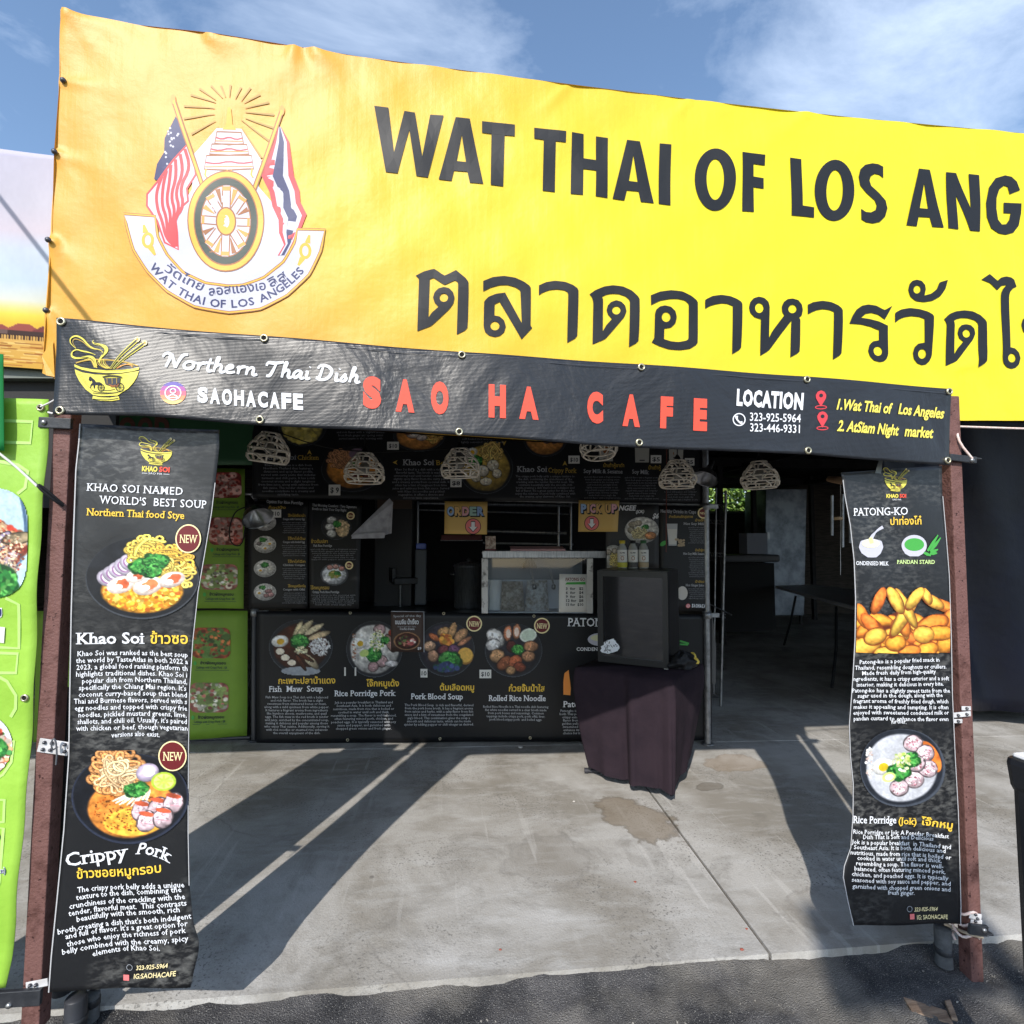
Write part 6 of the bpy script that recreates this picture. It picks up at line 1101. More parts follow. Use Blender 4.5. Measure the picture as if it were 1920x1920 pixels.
green_menu('dim green menu banner with three meat pictures beside the porridge boards', [(250, 876), (460, 879), (457, 1141), (250, 1141)], [(424, 910, 31, 25, RD), (424, 996, 33, 27, RD), (411, 1082, 36, 25, PAL), (330, 910, 31, 25, BRN), (325, 996, 33, 27, PAL), (322, 1082, 36, 25, BRN)], 3)
gm = green_menu('bright green menu banner with noodle pictures left of the counter banner', [(66, 1146), (465, 1145), (461, 1381), (62, 1402)], [(395, 1206, 38, 30, BRN), (392, 1308, 37, 29, PAL), (100, 1216, 24, 32, BRN), (96, 1322, 24, 32, BRN), (210, 1210, 38, 30, RD), (206, 1312, 37, 29, BRN), (300, 1208, 38, 30, PAL), (296, 1310, 37, 29, RD)], 5)
tagp(bsl, gm, 439, 1041, 17, 13, "12") if False else None
mb = MB(); a_, b_ = bpos(bsl, 62, 1399, .0), bpos(bsl, 465, 1384, .0); o = pipe('scaffold_pipe', 'low dark rail along the foot of the bright green menu banner', [a_+np.array([0, .03, -.01]), b_+np.array([0, .03, -.01])], .014, BLK)
# ================================================================ NEIGHBOURING STALL ON THE LEFT
ls = Surf((0, 2.02), (1, 2.02)); ls.disp = lambda u, z: .006*np.sin(u*7+z*3)+.010*np.exp(-((u+2.15-(z-2.5)*.5)/.08)**2)
LAV = mat('lavender_vinyl', (176, 174, 192), rough=.75, spec=.15, bump=.12, b_scale=8)
nsg = thing('market_sign', 'pale sunset sign with stilt houses on water at the left of the yellow sign', 'sign', ls.pos(np.array([ls.uv(60, 690)]))[0])
sheet('sign_face', ls, [(-1500, 640), (-300, 652), (135, 694)], [(-1500, 150), (-300, 240), (150, 296)], LAV, nsg, nx=40, ny=60, thick=.004)
p = Pic(120, 210, 14)
ct = [(1.0, (206, 204, 222)), (.55, (206, 204, 218)), (.30, (214, 206, 218)), (.12, (206, 218, 236)), (-.18, (200, 218, 234)), (-.36, (222, 226, 214)), (-.50, (240, 220, 90)), (-.58, (238, 196, 70)), (-.66, (236, 186, 90)), (-.70, (222, 176, 100)), (-1.0, (214, 168, 74))]
ys_ = np.array([c_[0] for c_ in ct])[::-1]; cs_ = np.array([c_[1] for c_ in ct], float)[::-1]
p.rgb = np.stack([np.interp(p.Y, ys_, cs_[:, k]) for k in range(3)], -1)*(1+.05*(p.noise(6)-.5))[..., None]; p.a[:] = 1
for k in range(5): p.ell(-.75+.1*k, -.42-.03*k, .35, .012, (226, 190, 130))
pr_ = p.r
for k in range(120): p.ell(pr_.rand()*2-1, -.76-.22*pr_.rand(), .12+.1*pr_.rand(), .004, [(150, 96, 50), (236, 200, 120), (180, 120, 60)][pr_.randint(3)])
for (x, w_, h, c_) in ((-.75, .26, .05, (100, 70, 70)), (-.4, .22, .07, (86, 60, 62)), (.0, .3, .055, (150, 80, 74)), (.42, .3, .07, (156, 84, 76)), (.78, .26, .06, (120, 64, 66))):
    m_ = (np.abs(p.X-x) < w_*(1-np.clip((p.Y+.655)/h, 0, 1)*.7)) & (p.Y > -.655) & (p.Y < -.655+h); p.rgb[m_] = c_
    m_ = (np.abs(p.X-x) < w_*.8) & (p.Y > -.69) & (p.Y <= -.655); p.rgb[m_] = [(70, 54, 52), (190, 190, 200), (110, 90, 86)][int(pr_.randint(3))]
for k in range(46):
    x = -1+2*k/46.; m_ = (np.abs(p.X-x) < .012) & (p.Y < -.69) & (p.Y > -.735); p.rgb[m_] = (64, 46, 44)
m_ = (p.Y < -.685) & (p.Y > -.695); p.rgb[m_] = (60, 44, 42); m_ = (np.abs(p.X-.42) < .008) & (p.Y > -.6) & (p.Y < -.55); p.rgb[m_] = (80, 60, 60)
p.rgb *= .87; p.grain = .1; p.build('sunset_print', ls, 0, 489, (122, 8), (9, -198), nsg, .002, m=ink('sunset_ink', .75, .15))
mb = MB(); mb.box((-4.30, 2.09, 2.20), (6.24, .02, 1.18)); mb.build('sun_block_board', DARK, nsg)  # added dark board, blocks sun leaking in behind the two signs
mb = MB(); a_ = ls.pos(np.array([ls.uv(-1500, 700), ls.uv(108, 706)]), -.02); mb.hexa([a_[0]+[0, 0, 0], a_[1], a_[1]+[0, .12, 0], a_[0]+[0, .12, 0]], [a_[0]+[0, 0, .10], a_[1]+[0, 0, .075], a_[1]+[0, .12, .075], a_[0]+[0, .12, .10]]); mb.build('fascia_beam', mat('fascia_grey_green', (106, 112, 106), rough=.6), nsg)
mb = MB(); mb.hexa([a_[0]-[0, -.06, .06], a_[1]-[0, -.06, .03], a_[1]+[0, .18, -.03], a_[0]+[0, .18, -.06]], [a_[0]-[0, -.06, .01], a_[1]-[0, -.06, .004], a_[1]+[0, .18, -.004], a_[0]+[0, .18, -.01]]); mb.build('gutter', mat('gutter_grey', (84, 88, 86), rough=.5), nsg)
# light green hanging banner
gs = Surf((0, 1.68), (1, 1.68)); gs.disp = lambda u, z: .007*np.sin(z*7+u*2)+.004*np.sin(z*23+u*4)*np.clip((u+1.35)*4, 0, 1)
LIME = mat('lime_vinyl', (150, 194, 70), rough=.5, col2=(138, 182, 62), c_scale=5, bump=.25, b_scale=12)
G_r = [(89, 748), (85, 880), (79, 1000), (72, 1120), (66, 1220), (59, 1320), (53, 1420), (47, 1530), (40, 1620), (32, 1720), (22, 1800), (10, 1852)]
G_l = [(-330, 735), (-345, 1000), (-360, 1420), (-375, 1600), (-380, 1900)]
lm = thing('hanging_banner', 'lime green food banner with plate photographs hanging left of the left post', 'banner', gs.pos(np.array([gs.uv(-100, 1870)]))[0]); sheet('fabric', gs, G_l, G_r, LIME, lm, nx=24, ny=90, thick=.002)
A = Art(gs, base=.0014, grid=.08); hx = lambda pts, wd=6: A.stroke(pts, wd, PLG, 0)
hx([(-20, 787), (58, 790), (54, 830), (-20, 828)]); hx([(-20, 862), (34, 872), (53, 884), (50, 915), (36, 926)]); hx([(14, 1121), (38, 1133), (34, 1216), (-20, 1213)]); hx([(-20, 1224), (32, 1226), (29, 1262), (-20, 1262)]); hx([(-10, 1266), (12, 1278), (28, 1305), (26, 1330), (16, 1346)]); hx([(22, 1390), (20, 1430), (6, 1452), (-10, 1462)], 5); hx([(-20, 1498), (10, 1499), (8, 1540), (-20, 1542)]); hx([(-20, 1550), (8, 1552), (4, 1650), (-10, 1700)])
A.text("ice)", 0, 1634, 17, 1632, 10, PW, 1, bold=.05); A.text("ice)", 0, 1634, 17, 1632, 10, NAVY, 2, bold=.01); A.text("U", -10, 1157, 6, 1157, 16, PW, 1, bold=.07); A.text("U", -9, 1156, 5, 1156, 14, NAVY, 2, bold=.03); A.poly([(-20, 1173), (10, 1176), (7, 1206), (-20, 1203)], PAPER, 2)
A.ell(-4, 1568, 7, 8, NAVY, 1, 14); A.build('lettering', lm)
p = Pic(120, 150, 17); p.ell(0, 0, 2, 2, (176, 200, 208), n=.08)
p.ell(.72, .5, .25, .9, (70, 100, 130), .12); p.ell(.66, .5, .25, .9, (176, 200, 208), .12)
p.dabs(.0, -.05, .95, .5, 900, .07, [(150, 84, 56), (190, 130, 84), (206, 166, 130), (110, 56, 38), (170, 56, 40)], .35); p.dabs(.1, .28, .5, .26, 500, .03, [(214, 176, 130), (180, 90, 60), (236, 206, 170)])
for x, y, a_, c_ in ((.55, .0, .9, (150, 136, 160)), (.3, -.25, .4, (160, 140, 164)), (.66, -.3, .5, (176, 156, 160)), (.82, .08, .2, (170, 150, 116)), (.62, -.52, .4, (190, 182, 196)), (.1, -.45, .2, (176, 160, 156))): p.slab(x, y, .24, .10, a_, c_, .4, .4)
p.dabs(.5, -.2, .45, .45, 400, .022, [(150, 60, 40), (214, 180, 140), (110, 60, 40), (226, 206, 180)])
p.leaf(.45, -.72, .35, 160); p.slab(.1, -.88, .42, .2, .1, (176, 46, 40)); p.a = ((np.abs(p.X)**4+np.abs(p.Y)**4) < 1).astype(float); p.build('food_picture', gs, -60, 1018, (117, 0), (0, -105), lm, .003)
p = Pic(110, 100, 18); p.ell(0, 0, .99, .98, (214, 214, 220), soft=.02); p.ell(-.02, -.1, .93, .8, (120, 60, 46), n=.4); p.dabs(.1, -.1, .85, .7, 700, .07, [(200, 90, 60), (226, 150, 110), (60, 120, 60), (240, 220, 200), (120, 40, 30)], .3); p.leaf(.55, -.1, .3, 80); p.build('food_picture', gs, -62, 1400, (84, 0), (0, -72), lm, .003)
grommet(gs, 75, 764, lm, .011, .003); grommet(gs, 45, 1309, lm, .011, .003)
# dark green tent panel at the very edge of the picture
te = Surf((0, 1.655), (1, 1.655)); dg = board('tent_flap', 'strip of deep green tent cloth at the left edge above the lime banner', 'tent flap', te, [(-260, 640), (5, 664), (7, 845), (-260, 838)], mat('tent_green', (22, 128, 62), rough=.6, bump=.1, b_scale=10), 10, 10)
def cord(name, label, pts, r, m, cat='cord', parent=None, sm=2):
    P = [np.asarray(v, float) for v in pts]
    for _ in range(sm):
        Q = [P[0]]
        for i in range(len(P)-1): Q += [P[i]*.75+P[i+1]*.25, P[i]*.25+P[i+1]*.75]
        P = Q+[P[-1]]
    mb = MB(); mb.tube(P, r, 7)
    if parent is not None: return mb.build(name, m, parent)
    return tag(mb.build(name, m), label, cat)
ROPEW = mat('white_rope', (206, 204, 200), rough=.8); ROPEP = mat('pink_white_rope', (206, 176, 170), rough=.8, col2=(220, 214, 206), c_scale=140)
cord('stretched_cord', 'pale stretched tie cord from the green tent strip to the left post', [at_Y(-30, 828, 1.64), at_Y(14, 862, 1.65), at_Y(36, 880, 1.65), at_Y(70, 912, 1.65)], .0035, ROPEW)
cord('bungee_loop', 'doubled black bungee hooked to the left post', [at_Y(118, 946, 1.69), at_Y(98, 928, 1.67), at_Y(70, 906, 1.65), at_Y(74, 916, 1.65), at_Y(102, 938, 1.67), at_Y(119, 949, 1.69)], .004, mat('bungee_black', (26, 26, 28), rough=.6))
cord('short_cord', 'short white tie from the lime banner corner to the stall banner', [at_Y(76, 763, 1.672), at_Y(100, 752, 1.672), at_Y(112, 742, 1.672)], .0025, ROPEW)
cord('thin_cord', 'thin white tie below the stall banner left corner', [at_Y(90, 773, 1.675), at_Y(100, 776, 1.675), at_Y(115, 772, 1.672)], .003, ROPEW)
cord('zip_tie', 'grey zip tie tails round the strap on the left post', [at_Y(108, 1400, 1.68), at_Y(97, 1408, 1.67), at_Y(96, 1388, 1.67), at_Y(104, 1384, 1.67), at_Y(107, 1412, 1.67), at_Y(105, 1434, 1.67)], .0022, mat('zip_tie_grey', (86, 88, 92), rough=.5))
cord('long_rope', 'pink and white rope from the right bracket up along the lower edge of the sign', [at_Y(1823, 860, 1.68), at_Y(1800, 832, 1.69), at_Y(1794, 812, 1.70), at_Y(1795, 800, 1.74), at_Y(1800, 800, 1.76), at_Y(1920, 804, 1.78), at_Y(2100, 808, 1.78)], .0042, ROPEP, sm=1)
cord('rope_wrap', 'pink rope wound round the foot of the right post above its bracket', [at_Y(1798, 1690, 1.78)]+[np.array(at_Y(1822, 1698, 1.70))+np.array([.034*math.cos(t_)*1.15, .030+.036*math.sin(t_), -.006*t_+.01*math.sin(3*t_)]) for t_ in np.linspace(0, 22, 90)], .0045, ROPEP, sm=0)
cord('rope_tail', 'pale rope tail under the patong-ko banner running to the right bracket', [at_Y(1770, 1732, 1.76), at_Y(1792, 1741, 1.74), at_Y(1818, 1752, 1.69), at_Y(1842, 1757, 1.69)], .005, mat('rope_tan', (176, 160, 140), rough=.85))
# ================================================================ RIGHT SIDE
NB = mat('navy_tarp', (6, 15, 40), rough=.5, spec=.4, bump=.8, b_scale=2.4, col2=(5, 11, 28), c_scale=2)
ts = Surf((3.5, 3.95), (7.9, 3.7)); ts.disp = lambda u, z: .09*np.sin(u*4.5+z*.9)+.04*np.sin(u*11+z*1.9)+.05*np.exp(-((u-.5-(z*-.45+.5))/.12)**2)
tp_ = thing('tarp', 'navy blue tarpaulin closing the side bay right of the right post', 'tarp', (4.5, 3.9, .1))
tb0 = ts.pos(np.array([[0.0, .26], [.5, .2], [2.0, .1], [4.4, .05]])); G = []
uu = np.linspace(0.0, 4.4, 90); zb = np.interp(uu, [0, .35, .9, 1.6, 4.4], [.30, .22, .07, .06, .05]); rows_ = 24
V = np.concatenate([ts.pos(np.stack([uu, zb+(2.78-zb)*k/rows_], 1)) for k in range(rows_+1)]); n = len(uu)
mesh_obj('sheet', V, [(k*n+i, k*n+i+1, (k+1)*n+i+1, (k+1)*n+i) for k in range(rows_) for i in range(n-1)], NB, tp_, smooth=True).modifiers.new("thickness", 'SOLIDIFY').thickness = .002
# black bin at the edge of the frame
bc = at_Y(1992, 1428, 1.05); bn = thing('rubbish_bin', 'tall black bin with white liner at the right edge of the picture', 'bin', (bc[0], 1.05, Zg(bc[0])-.05)); z0 = Zg(bc[0])-.05; zt_ = bc[2]
q = lambda k, z, r=.0: [np.array([bc[0]+sx_*(k+r), 1.05+sy_*(k+r), z]) for sx_, sy_ in ((-1, -1), (1, -1), (1, 1), (-1, 1))]
PLB = mat('black_bin_plastic', (26, 28, 34), rough=.5, spec=.4, bump=.06, b_scale=40)
mb = MB(); mb.hexa(q(.060, z0), q(.064, zt_-.02)); mb.build('body', PLB, bn, bevel=.02)
mb = MB(); mb.hexa(q(.066, zt_-.09), q(.072, zt_-.005)); mb.build('rim', PLB, bn, bevel=.018)
mb = MB(); mb.hexa(q(.060, zt_-.012), q(.060, zt_+.002)); mb.build('liner', mat('bin_liner_white', (214, 214, 216), rough=.6), bn, bevel=.012)
mb = MB(); mb.box((bc[0]-.073, 1.02, zt_-.05), (.012, .05, .085)); mb.build('handle', mat('bin_handle_grey', (84, 84, 88), rough=.5), bn, bevel=.004)
# broken wood offcuts on the asphalt
WOOD = mat('grey_pine', (150, 128, 108), rough=.8, col2=(112, 92, 76), c_scale=9, stretch=(1, 6, 6), bump=.3, b_scale=40)
def plank(label, x0, y0, x1, y1, wd, hh, lift=0):
    a, b = on_ground(x0, y0, -.045), on_ground(x1, y1, -.045); u = b-a; L = np.linalg.norm(u); u /= L; v = np.array([-u[1], u[0], 0]); o = thing('wood_offcut', label, 'wood scrap', (a+b)/2)
    mb = MB(); c_ = lambda p_, s_, z: p_+v*s_*wd/2+np.array([0, 0, z+lift]); ee = u*.012
    mb.hexa([c_(a, -1, -.004), c_(b+ee, -1, -.004), c_(b, 1, -.004), c_(a-ee, 1, -.004)], [c_(a, -1, hh), c_(b+ee*.3, -1, hh), c_(b, 1, hh*.9), c_(a-ee, 1, hh)]); mb.build('board', WOOD, o, bevel=.002)
plank('longer split pine offcut lying on the asphalt below the right post', 1706, 1893, 1780, 1916, .055, .016); plank('short narrow wood scrap at the end of the split offcut', 1778, 1890, 1790, 1921, .018, .022)
# ================================================================ LAMPS
WICK = mat('white_wicker', (248, 240, 226), rough=.6, col2=(232, 218, 198), c_scale=30)
CORDB = mat('black_flex', (20, 20, 22), rough=.6)
def shade_mesh(seed, R_=.098, H=.145):
    """open cage of flat splints: slim neck, wide belly, tucked lower rim"""
    r_ = random.Random(seed); prof = [(0, .40), (.12, .52), (.30, .74), (.52, .94), (.72, 1.0), (.88, .96), (1.0, .84)]
    def rad(t_): return R_*np.interp(t_, [p_[0] for p_ in prof], [p_[1] for p_ in prof])
    mb = MB(); rows = [0, .12, .34, .56, .78, 1.0]
    for t_ in rows: mb.tube([(rad(t_)*math.cos(a), rad(t_)*math.sin(a), -H*t_) for a in np.linspace(0, 2*math.pi, 29)], .0042, 5, cap=False)
    for i in range(len(rows)-1):
        n_ = 11 if i > 0 else 8; t0, t1 = rows[i], rows[i+1]; ph = r_.random()
        for k in range(n_):
            a0_ = 2*math.pi*(k+ph)/n_; a1_ = a0_+(2*math.pi/n_)*(.75 if (k+i) % 2 else -.05)+r_.uniform(-.05, .05)
            mb.tube([(rad(t0)*math.cos(a0_)*1.01, rad(t0)*math.sin(a0_)*1.01, -H*t0), (rad((t0+t1)/2)*math.cos((a0_+a1_)/2)*1.02, rad((t0+t1)/2)*math.sin((a0_+a1_)/2)*1.02, -H*(t0+t1)/2), (rad(t1)*math.cos(a1_)*1.01, rad(t1)*math.sin(a1_)*1.01, -H*t1)], .0050, 4, cap=False)
    return mb
lamp0 = None
LAMPS = [(508, 812, .12, 'leftmost wicker cage lamp, tilted, in front of the overhead menu'), (684, 851, .0, 'wicker cage lamp second from left beside the nine dollar tag'), (862, 842, -.05, 'wicker cage lamp third from left above the eight dollar tag'), (1120, 806, .2, 'wicker cage lamp mostly hidden behind the stall banner over the soy milk cups'), (1270, 864, .0, 'wicker cage lamp hanging at the right end of the overhead menu'), (1423, 866, .02, 'wicker cage lamp hanging over the open passage by the shrub gap')]
for k, (x, y, tl_, lab) in enumerate(LAMPS):
    q = at_Y(x, y, 2.75)
    if lamp0 is None:
        lamp0 = thing('pendant_lamp', lab, 'lamp', (0, 0, 0), 'wicker pendant lamps in a row')
        mb = shade_mesh(1); mb.build('lamp_shade', WICK, lamp0)
        mb = MB(); mb.lathe((0, 0, -.04), [(.0, .0), (.018, .0), (.022, .03), (.014, .06), (.004, .075)], 14); so_ = mb.build('socket', CORDB, lamp0); mb = MB(); mb.lathe((0, 0, -.10), [(0, 0), (.018, .006), (.026, .024), (.022, .044), (.012, .06)], 14); mb.build('bulb', mat('frosted_bulb', (120, 118, 112), rough=.3), so_)
        mb = MB(); mb.tube([(0, 0, .03), (.0, 0, .7)], .003, 6); mb.build('flex', CORDB, lamp0); o = lamp0
    else: o = copy_tree(lamp0)
    o.location = tuple(q); o.rotation_euler = (tl_*.6, tl_, k*.7); o['label'] = lab
cord('lamp_wire', 'black wire swagged between the two left wicker lamps', [at_Y(515, 808, 2.8), at_Y(600, 838, 2.8), at_Y(684, 848, 2.8), at_Y(760, 846, 2.8), at_Y(862, 840, 2.8)], .003, CORDB)
ALU = mat('spun_aluminium', (176, 176, 178), rough=.28, metal=.9, col2=(130, 130, 132), c_scale=10)
def spot(label, p, d, s=1.0):
    p = np.asarray(p, float); d = np.asarray(d, float); d /= np.linalg.norm(d); o = thing('clamp_light', label, 'lamp', p); mb = MB(); mb.lathe(p, [(.02*s, 0), (.032*s, .02*s), (.07*s, .05*s), (.092*s, .10*s), (.096*s, .105*s)], 26, d); mb.lathe(p, [(.018*s, .002), (.03*s, .022*s), (.068*s, .052*s), (.09*s, .102*s)], 26, d); mb.build('reflector', ALU, o)
    mb = MB(); mb.lathe(p-d*.075*s, [(0, 0), (.018*s, .004), (.02*s, .05*s), (.022*s, .078*s), (.0, .08*s)], 14, d); mb.build('socket', CORDB, o); return o
spot('big aluminium clamp reflector beside the porridge option board', at_Y(474, 950, 3.6), (.45, -.45, -.70), 1.0)
spot('small aluminium spotlight clipped to the pale pipe', at_Y(1330, 878, 3.4), (-.45, -.25, -.75), .9)
cord('lamp_cable', 'black cable drooping from the clamp reflector over the green menu', [at_Y(472, 948, 3.56), at_Y(446, 955, 3.56), at_Y(436, 968, 3.56), at_Y(428, 1000, 3.56), at_Y(436, 1024, 3.56), at_Y(458, 1022, 3.56), at_Y(462, 940, 3.6)], .004, CORDB)
cord('lamp_wire', 'thin dark red cord hanging down past the drinks board', [at_Y(1250, 830, 3.2), at_Y(1249, 1035, 3.2)], .003, mat('red_brown_cord', (92, 44, 36), rough=.7))
# wind chime
wc = at_Y(1571, 893, 2.35); ch = thing('wind_chime', 'hanging wind chime with wooden disc and grey tubes behind the patong-ko banner', 'wind chime', wc); mb = MB(); mb.lathe(wc+np.array([0, 0, -.03]), [(0, 0), (.05, .0), (.054, .008), (.05, .02), (0, .03)], 22, (.05, -.35, 1)); mb.build('disc', mat('chime_wood', (120, 92, 66), rough=.6, col2=(90, 66, 46), c_scale=10), ch)
for k, (x, y0, y1) in enumerate(((1560, 929, 1004), (1580, 927, 1026), (1594, 970, 1018))): a_, b_ = at_Y(x, y0, 2.33+.02*k), at_Y(x, y1, 2.33+.02*k); mb = MB(); mb.tube([a_, b_], .0065, 12); mb.build('tube', SILV, ch)
mb = MB(); mb.tube([at_Y(1576, 905, 2.36), at_Y(1576, 1078, 2.36)], .0012, 5); mb.build('string', ROPEW, ch); mb = MB(); a_ = at_Y(1571, 972, 2.36); mb.lathe(a_-np.array([0, 0, .007]), [(0, 0), (.022, 0), (.022, .014), (0, .014)], 16); mb.build('striker', mat('striker_tan', (176, 150, 116), rough=.6), ch)
# ================================================================ SERVING HATCH
# hanging paper corner
ps = bs.shift(.10); pp = thing('folded_cloth', 'white cloth folded to a triangle hanging from the rail of the hatch', 'cloth', bpos(ps, 720, 1008)); CLO = mat('white_cloth', (176, 176, 182), rough=.85, col2=(146, 146, 152), c_scale=16, bump=.3, b_scale=14)
P = [(730, 934), (737, 942), (735, 1000), (722, 1003), (662, 1010), (660, 1004)]
V = [ps.pos(np.array([ps.uv(*p_)]), .012*((i*7) % 3))[0] for i, p_ in enumerate(P)]; mb = MB(); mb.hexa([v+np.array([0, .012, 0]) for v in V], V); mb.build('cloth', CLO, pp)
mb = MB(); V = [ps.pos(np.array([ps.uv(*p_)]), .03)[0] for p_ in ((664, 1002), (724, 998), (722, 1009), (661, 1010))]; mb.hexa([v+np.array([0, .006, 0]) for v in V], V); mb.build('hem_fold', CLO, pp)
# ORDER and PICK UP signs
OCH = mat('sign_ochre_card', (206, 170, 98), rough=.5)
TINT = {k: W_('bubble_'+k, v) for k, v in dict(blue=(150, 180, 220), tan=(214, 176, 112), pink=(214, 160, 166), mint=(150, 186, 176), sky=(130, 160, 206), rose=(220, 170, 180)).items()}
def ordersign(label, quad, word, cols, x0, x1, yb, h, arrow):
    s = bs.shift(.035); o = board('paper_sign', label, 'sign', s, quad, OCH, 6, 6); A = Art(s, base=.002, step=.0006); n_ = len(word); wt = [.5 if q_ in 'I ' else 1. for q_ in word]; un_ = (x1-x0)/sum(wt); xa = x0-0
    for i, c_ in enumerate(word):
        wd = un_*wt[i]; xa = x0+un_*sum(wt[:i])
        if c_ == ' ': continue
        A.letter(c_, xa+1.6, yb-h+2.2, xa+wd+1.9, yb+2.6, PK, 1, bold=.09); A.letter(c_, xa-.4, yb-h-.6, xa+wd+.3, yb+.7, PK, 2, bold=.09); A.letter(c_, xa+.6, yb-h, xa+wd-.6, yb, TINT[cols[i % len(cols)]], 3, bold=.06)
    x, y, r = arrow; A.ell(x, y, r, r, PK, 1, 28); A.ell(x, y, r-1.3, r-1.3, PPK, 2, 28); ap = [(-3.6, -9), (3.6, -9), (3.6, 1), (8, 1), (0, 10), (-8, 1), (-3.6, 1)]; A.poly([(x+a*r/15*1.12, y+b*r/15*1.12) for a, b in ap], PK, 3); A.poly([(x+a*r/15*.92, y+b*r/15*.92) for a, b in ap], PW, 4); A.build('lettering', o)
ordersign('ochre paper order sign with a down arrow over the stock pot', [(834, 940), (914, 941), (913, 1002), (833, 1001)], "ORDER", ['blue', 'tan', 'pink', 'mint', 'sky'], 838, 908, 967, 17, (887, 987, 15))
ordersign('ochre paper pick up sign with a down arrow over the display case', [(1085, 938), (1161, 939), (1158, 997), (1084, 997)], "PICK UP", ['blue', 'tan', 'rose', 'tan', 'mint', 'tan', 'rose'], 1088, 1157, 962, 17, (1109, 981, 14))
# inside of the hatch: counter, shelf rack, pot
STEEL = mat('brushed_steel', (150, 152, 156), rough=.35, metal=.85, col2=(120, 122, 126), c_scale=12, stretch=(8, 1, 1))
kc = thing('work_counter', 'dark steel work counter inside the hatch behind the counter banner', 'counter', (.2, 4.6, 0)); mb = MB(); mb.box((.25, 4.62, .90), (2.9, .9, .04), -.075); mb.build('top', mat('counter_dark_steel', (70, 72, 76), rough=.4, metal=.6), kc, bevel=.004)
for x in (-1.1, 1.6):
    for y in (4.3, 5.0): mb = MB(); mb.tube([(x, y, Zg(x)), (x, y, .88)], .02, 10); mb.build('leg', BLK, kc)
bpn = thing('partition', 'black cloth partition closing the back of the cooking booth', 'partition', (.2, 5.6, 0)); mb = MB(); mb.box((.2, 5.65, 1.25), (3.5, .03, 2.4), -.075); mb.build('cloth_panel', mat('black_cloth', (24, 24, 26), rough=.95, bump=.3, b_scale=5), bpn)
rk = thing('shelf_rack', 'stainless rack with pale rails seen through the hatch above the display case', 'shelf', (.7, 4.9, .9)); rkS = Surf((-1.3, 4.95), (1.9, 4.72))
for (x0, y0, x1, y1, r) in ((786, 943, 1072, 948, .018), (786, 956, 1072, 964, .008), (914, 996, 1062, 1000, .016), (905, 1018, 1075, 1021, .010), (826, 1013, 905, 1013, .010)): mb = MB(); mb.tube([bpos(rkS, x0, y0), bpos(rkS, x1, y1)], r, 10); mb.build('rail', STEEL, rk)
for x, y0, y1 in ((783, 940, 1148), (1047, 944, 1040), (1070, 944, 1040)): mb = MB(); mb.tube([bpos(rkS, x, y0), bpos(rkS, x, y1)], .014, 8); mb.build('upright', STEEL, rk)
mb = MB(); mb.box(bpos(rkS, 866, 1008, .05), (.36, .12, .045), -.07); mb.build('red_tray', mat('tray_maroon', (92, 26, 30), rough=.5), rk, bevel=.004)
pt = bpos(rkS, 880, 1130, .30); pot = thing('stock_pot', 'tall stainless stock pot with lid inside the hatch left of the display case', 'pot', pt); mb = MB(); mb.lathe((pt[0], pt[1], .92), [(0, 0), (.115, 0), (.12, .01), (.12, .34), (.128, .345), (.128, .352), (.118, .352)], 36); mb.build('body', STEEL, pot)
mb = MB(); mb.lathe((pt[0], pt[1], .92+.353), [(.126, 0), (.120, .012), (.06, .03), (0, .036)], 30); l_ = mb.build('lid', STEEL, pot); mb = MB(); mb.lathe((pt[0], pt[1], .92+.388), [(.012, 0), (.018, .02), (.0, .03)], 12); mb.build('knob', BLK, l_)
for sg in (-1, 1): mb = MB(); mb.tube([(pt[0]+sg*.118, pt[1]-.03, 1.2), (pt[0]+sg*.155, pt[1]-.03, 1.205), (pt[0]+sg*.155, pt[1]+.03, 1.205), (pt[0]+sg*.118, pt[1]+.03, 1.2)], .006, 8); mb.build('handle', STEEL, pot)
bt = bpos(rkS, 757, 1120, .2); st_ = thing('till_stand', 'black till stand on a pale pole at the left of the hatch', 'stand', (bt[0], bt[1], .92)); mb = MB(); mb.tube([(bt[0], bt[1], .92), (bt[0], bt[1], 1.10)], .010, 10); mb.build('pole', SILV, st_); mb = MB(); mb.box((bt[0]+.03, bt[1], 1.14), (.20, .16, .05), .3, ); mb.box((bt[0]-.07, bt[1], 1.19), (.03, .14, .12), .3); mb.build('till', BLK, st_, bevel=.004)
bx = bpos(rkS, 740, 1010, .1); cb = thing('storage_cabinet', 'dark tall cabinet inside the hatch beside the folded cloth', 'cabinet', (bx[0], bx[1], .1)); mb = MB(); mb.box((bx[0]+.02, bx[1]+.1, 1.05), (.32, .3, 1.9), -.07); mb.build('body', mat('cabinet_charcoal', (52, 52, 54), rough=.5), cb, bevel=.006); mb = MB(); mb.box((bx[0]+.02, bx[1]-.06, 1.82), (.30, .01, .12), -.07); mb.build('top_panel', mat('cabinet_brown', (92, 76, 64), rough=.6), cb)
bl2 = bpos(rkS, 793, 1040, .15); jb = thing('jerry_can', 'slim grey bottle rack with a blue lid inside the hatch', 'container', (bl2[0], bl2[1], .92)); mb = MB(); mb.box((bl2[0], bl2[1], 1.17), (.10, .12, .48)); mb.build('body', mat('can_grey', (84, 88, 94), rough=.5), jb, bevel=.012); mb = MB(); mb.box((bl2[0], bl2[1], 1.435), (.085, .09, .05)); mb.build('lid', mat('lid_blue', (90, 110, 190), rough=.4), jb, bevel=.008)
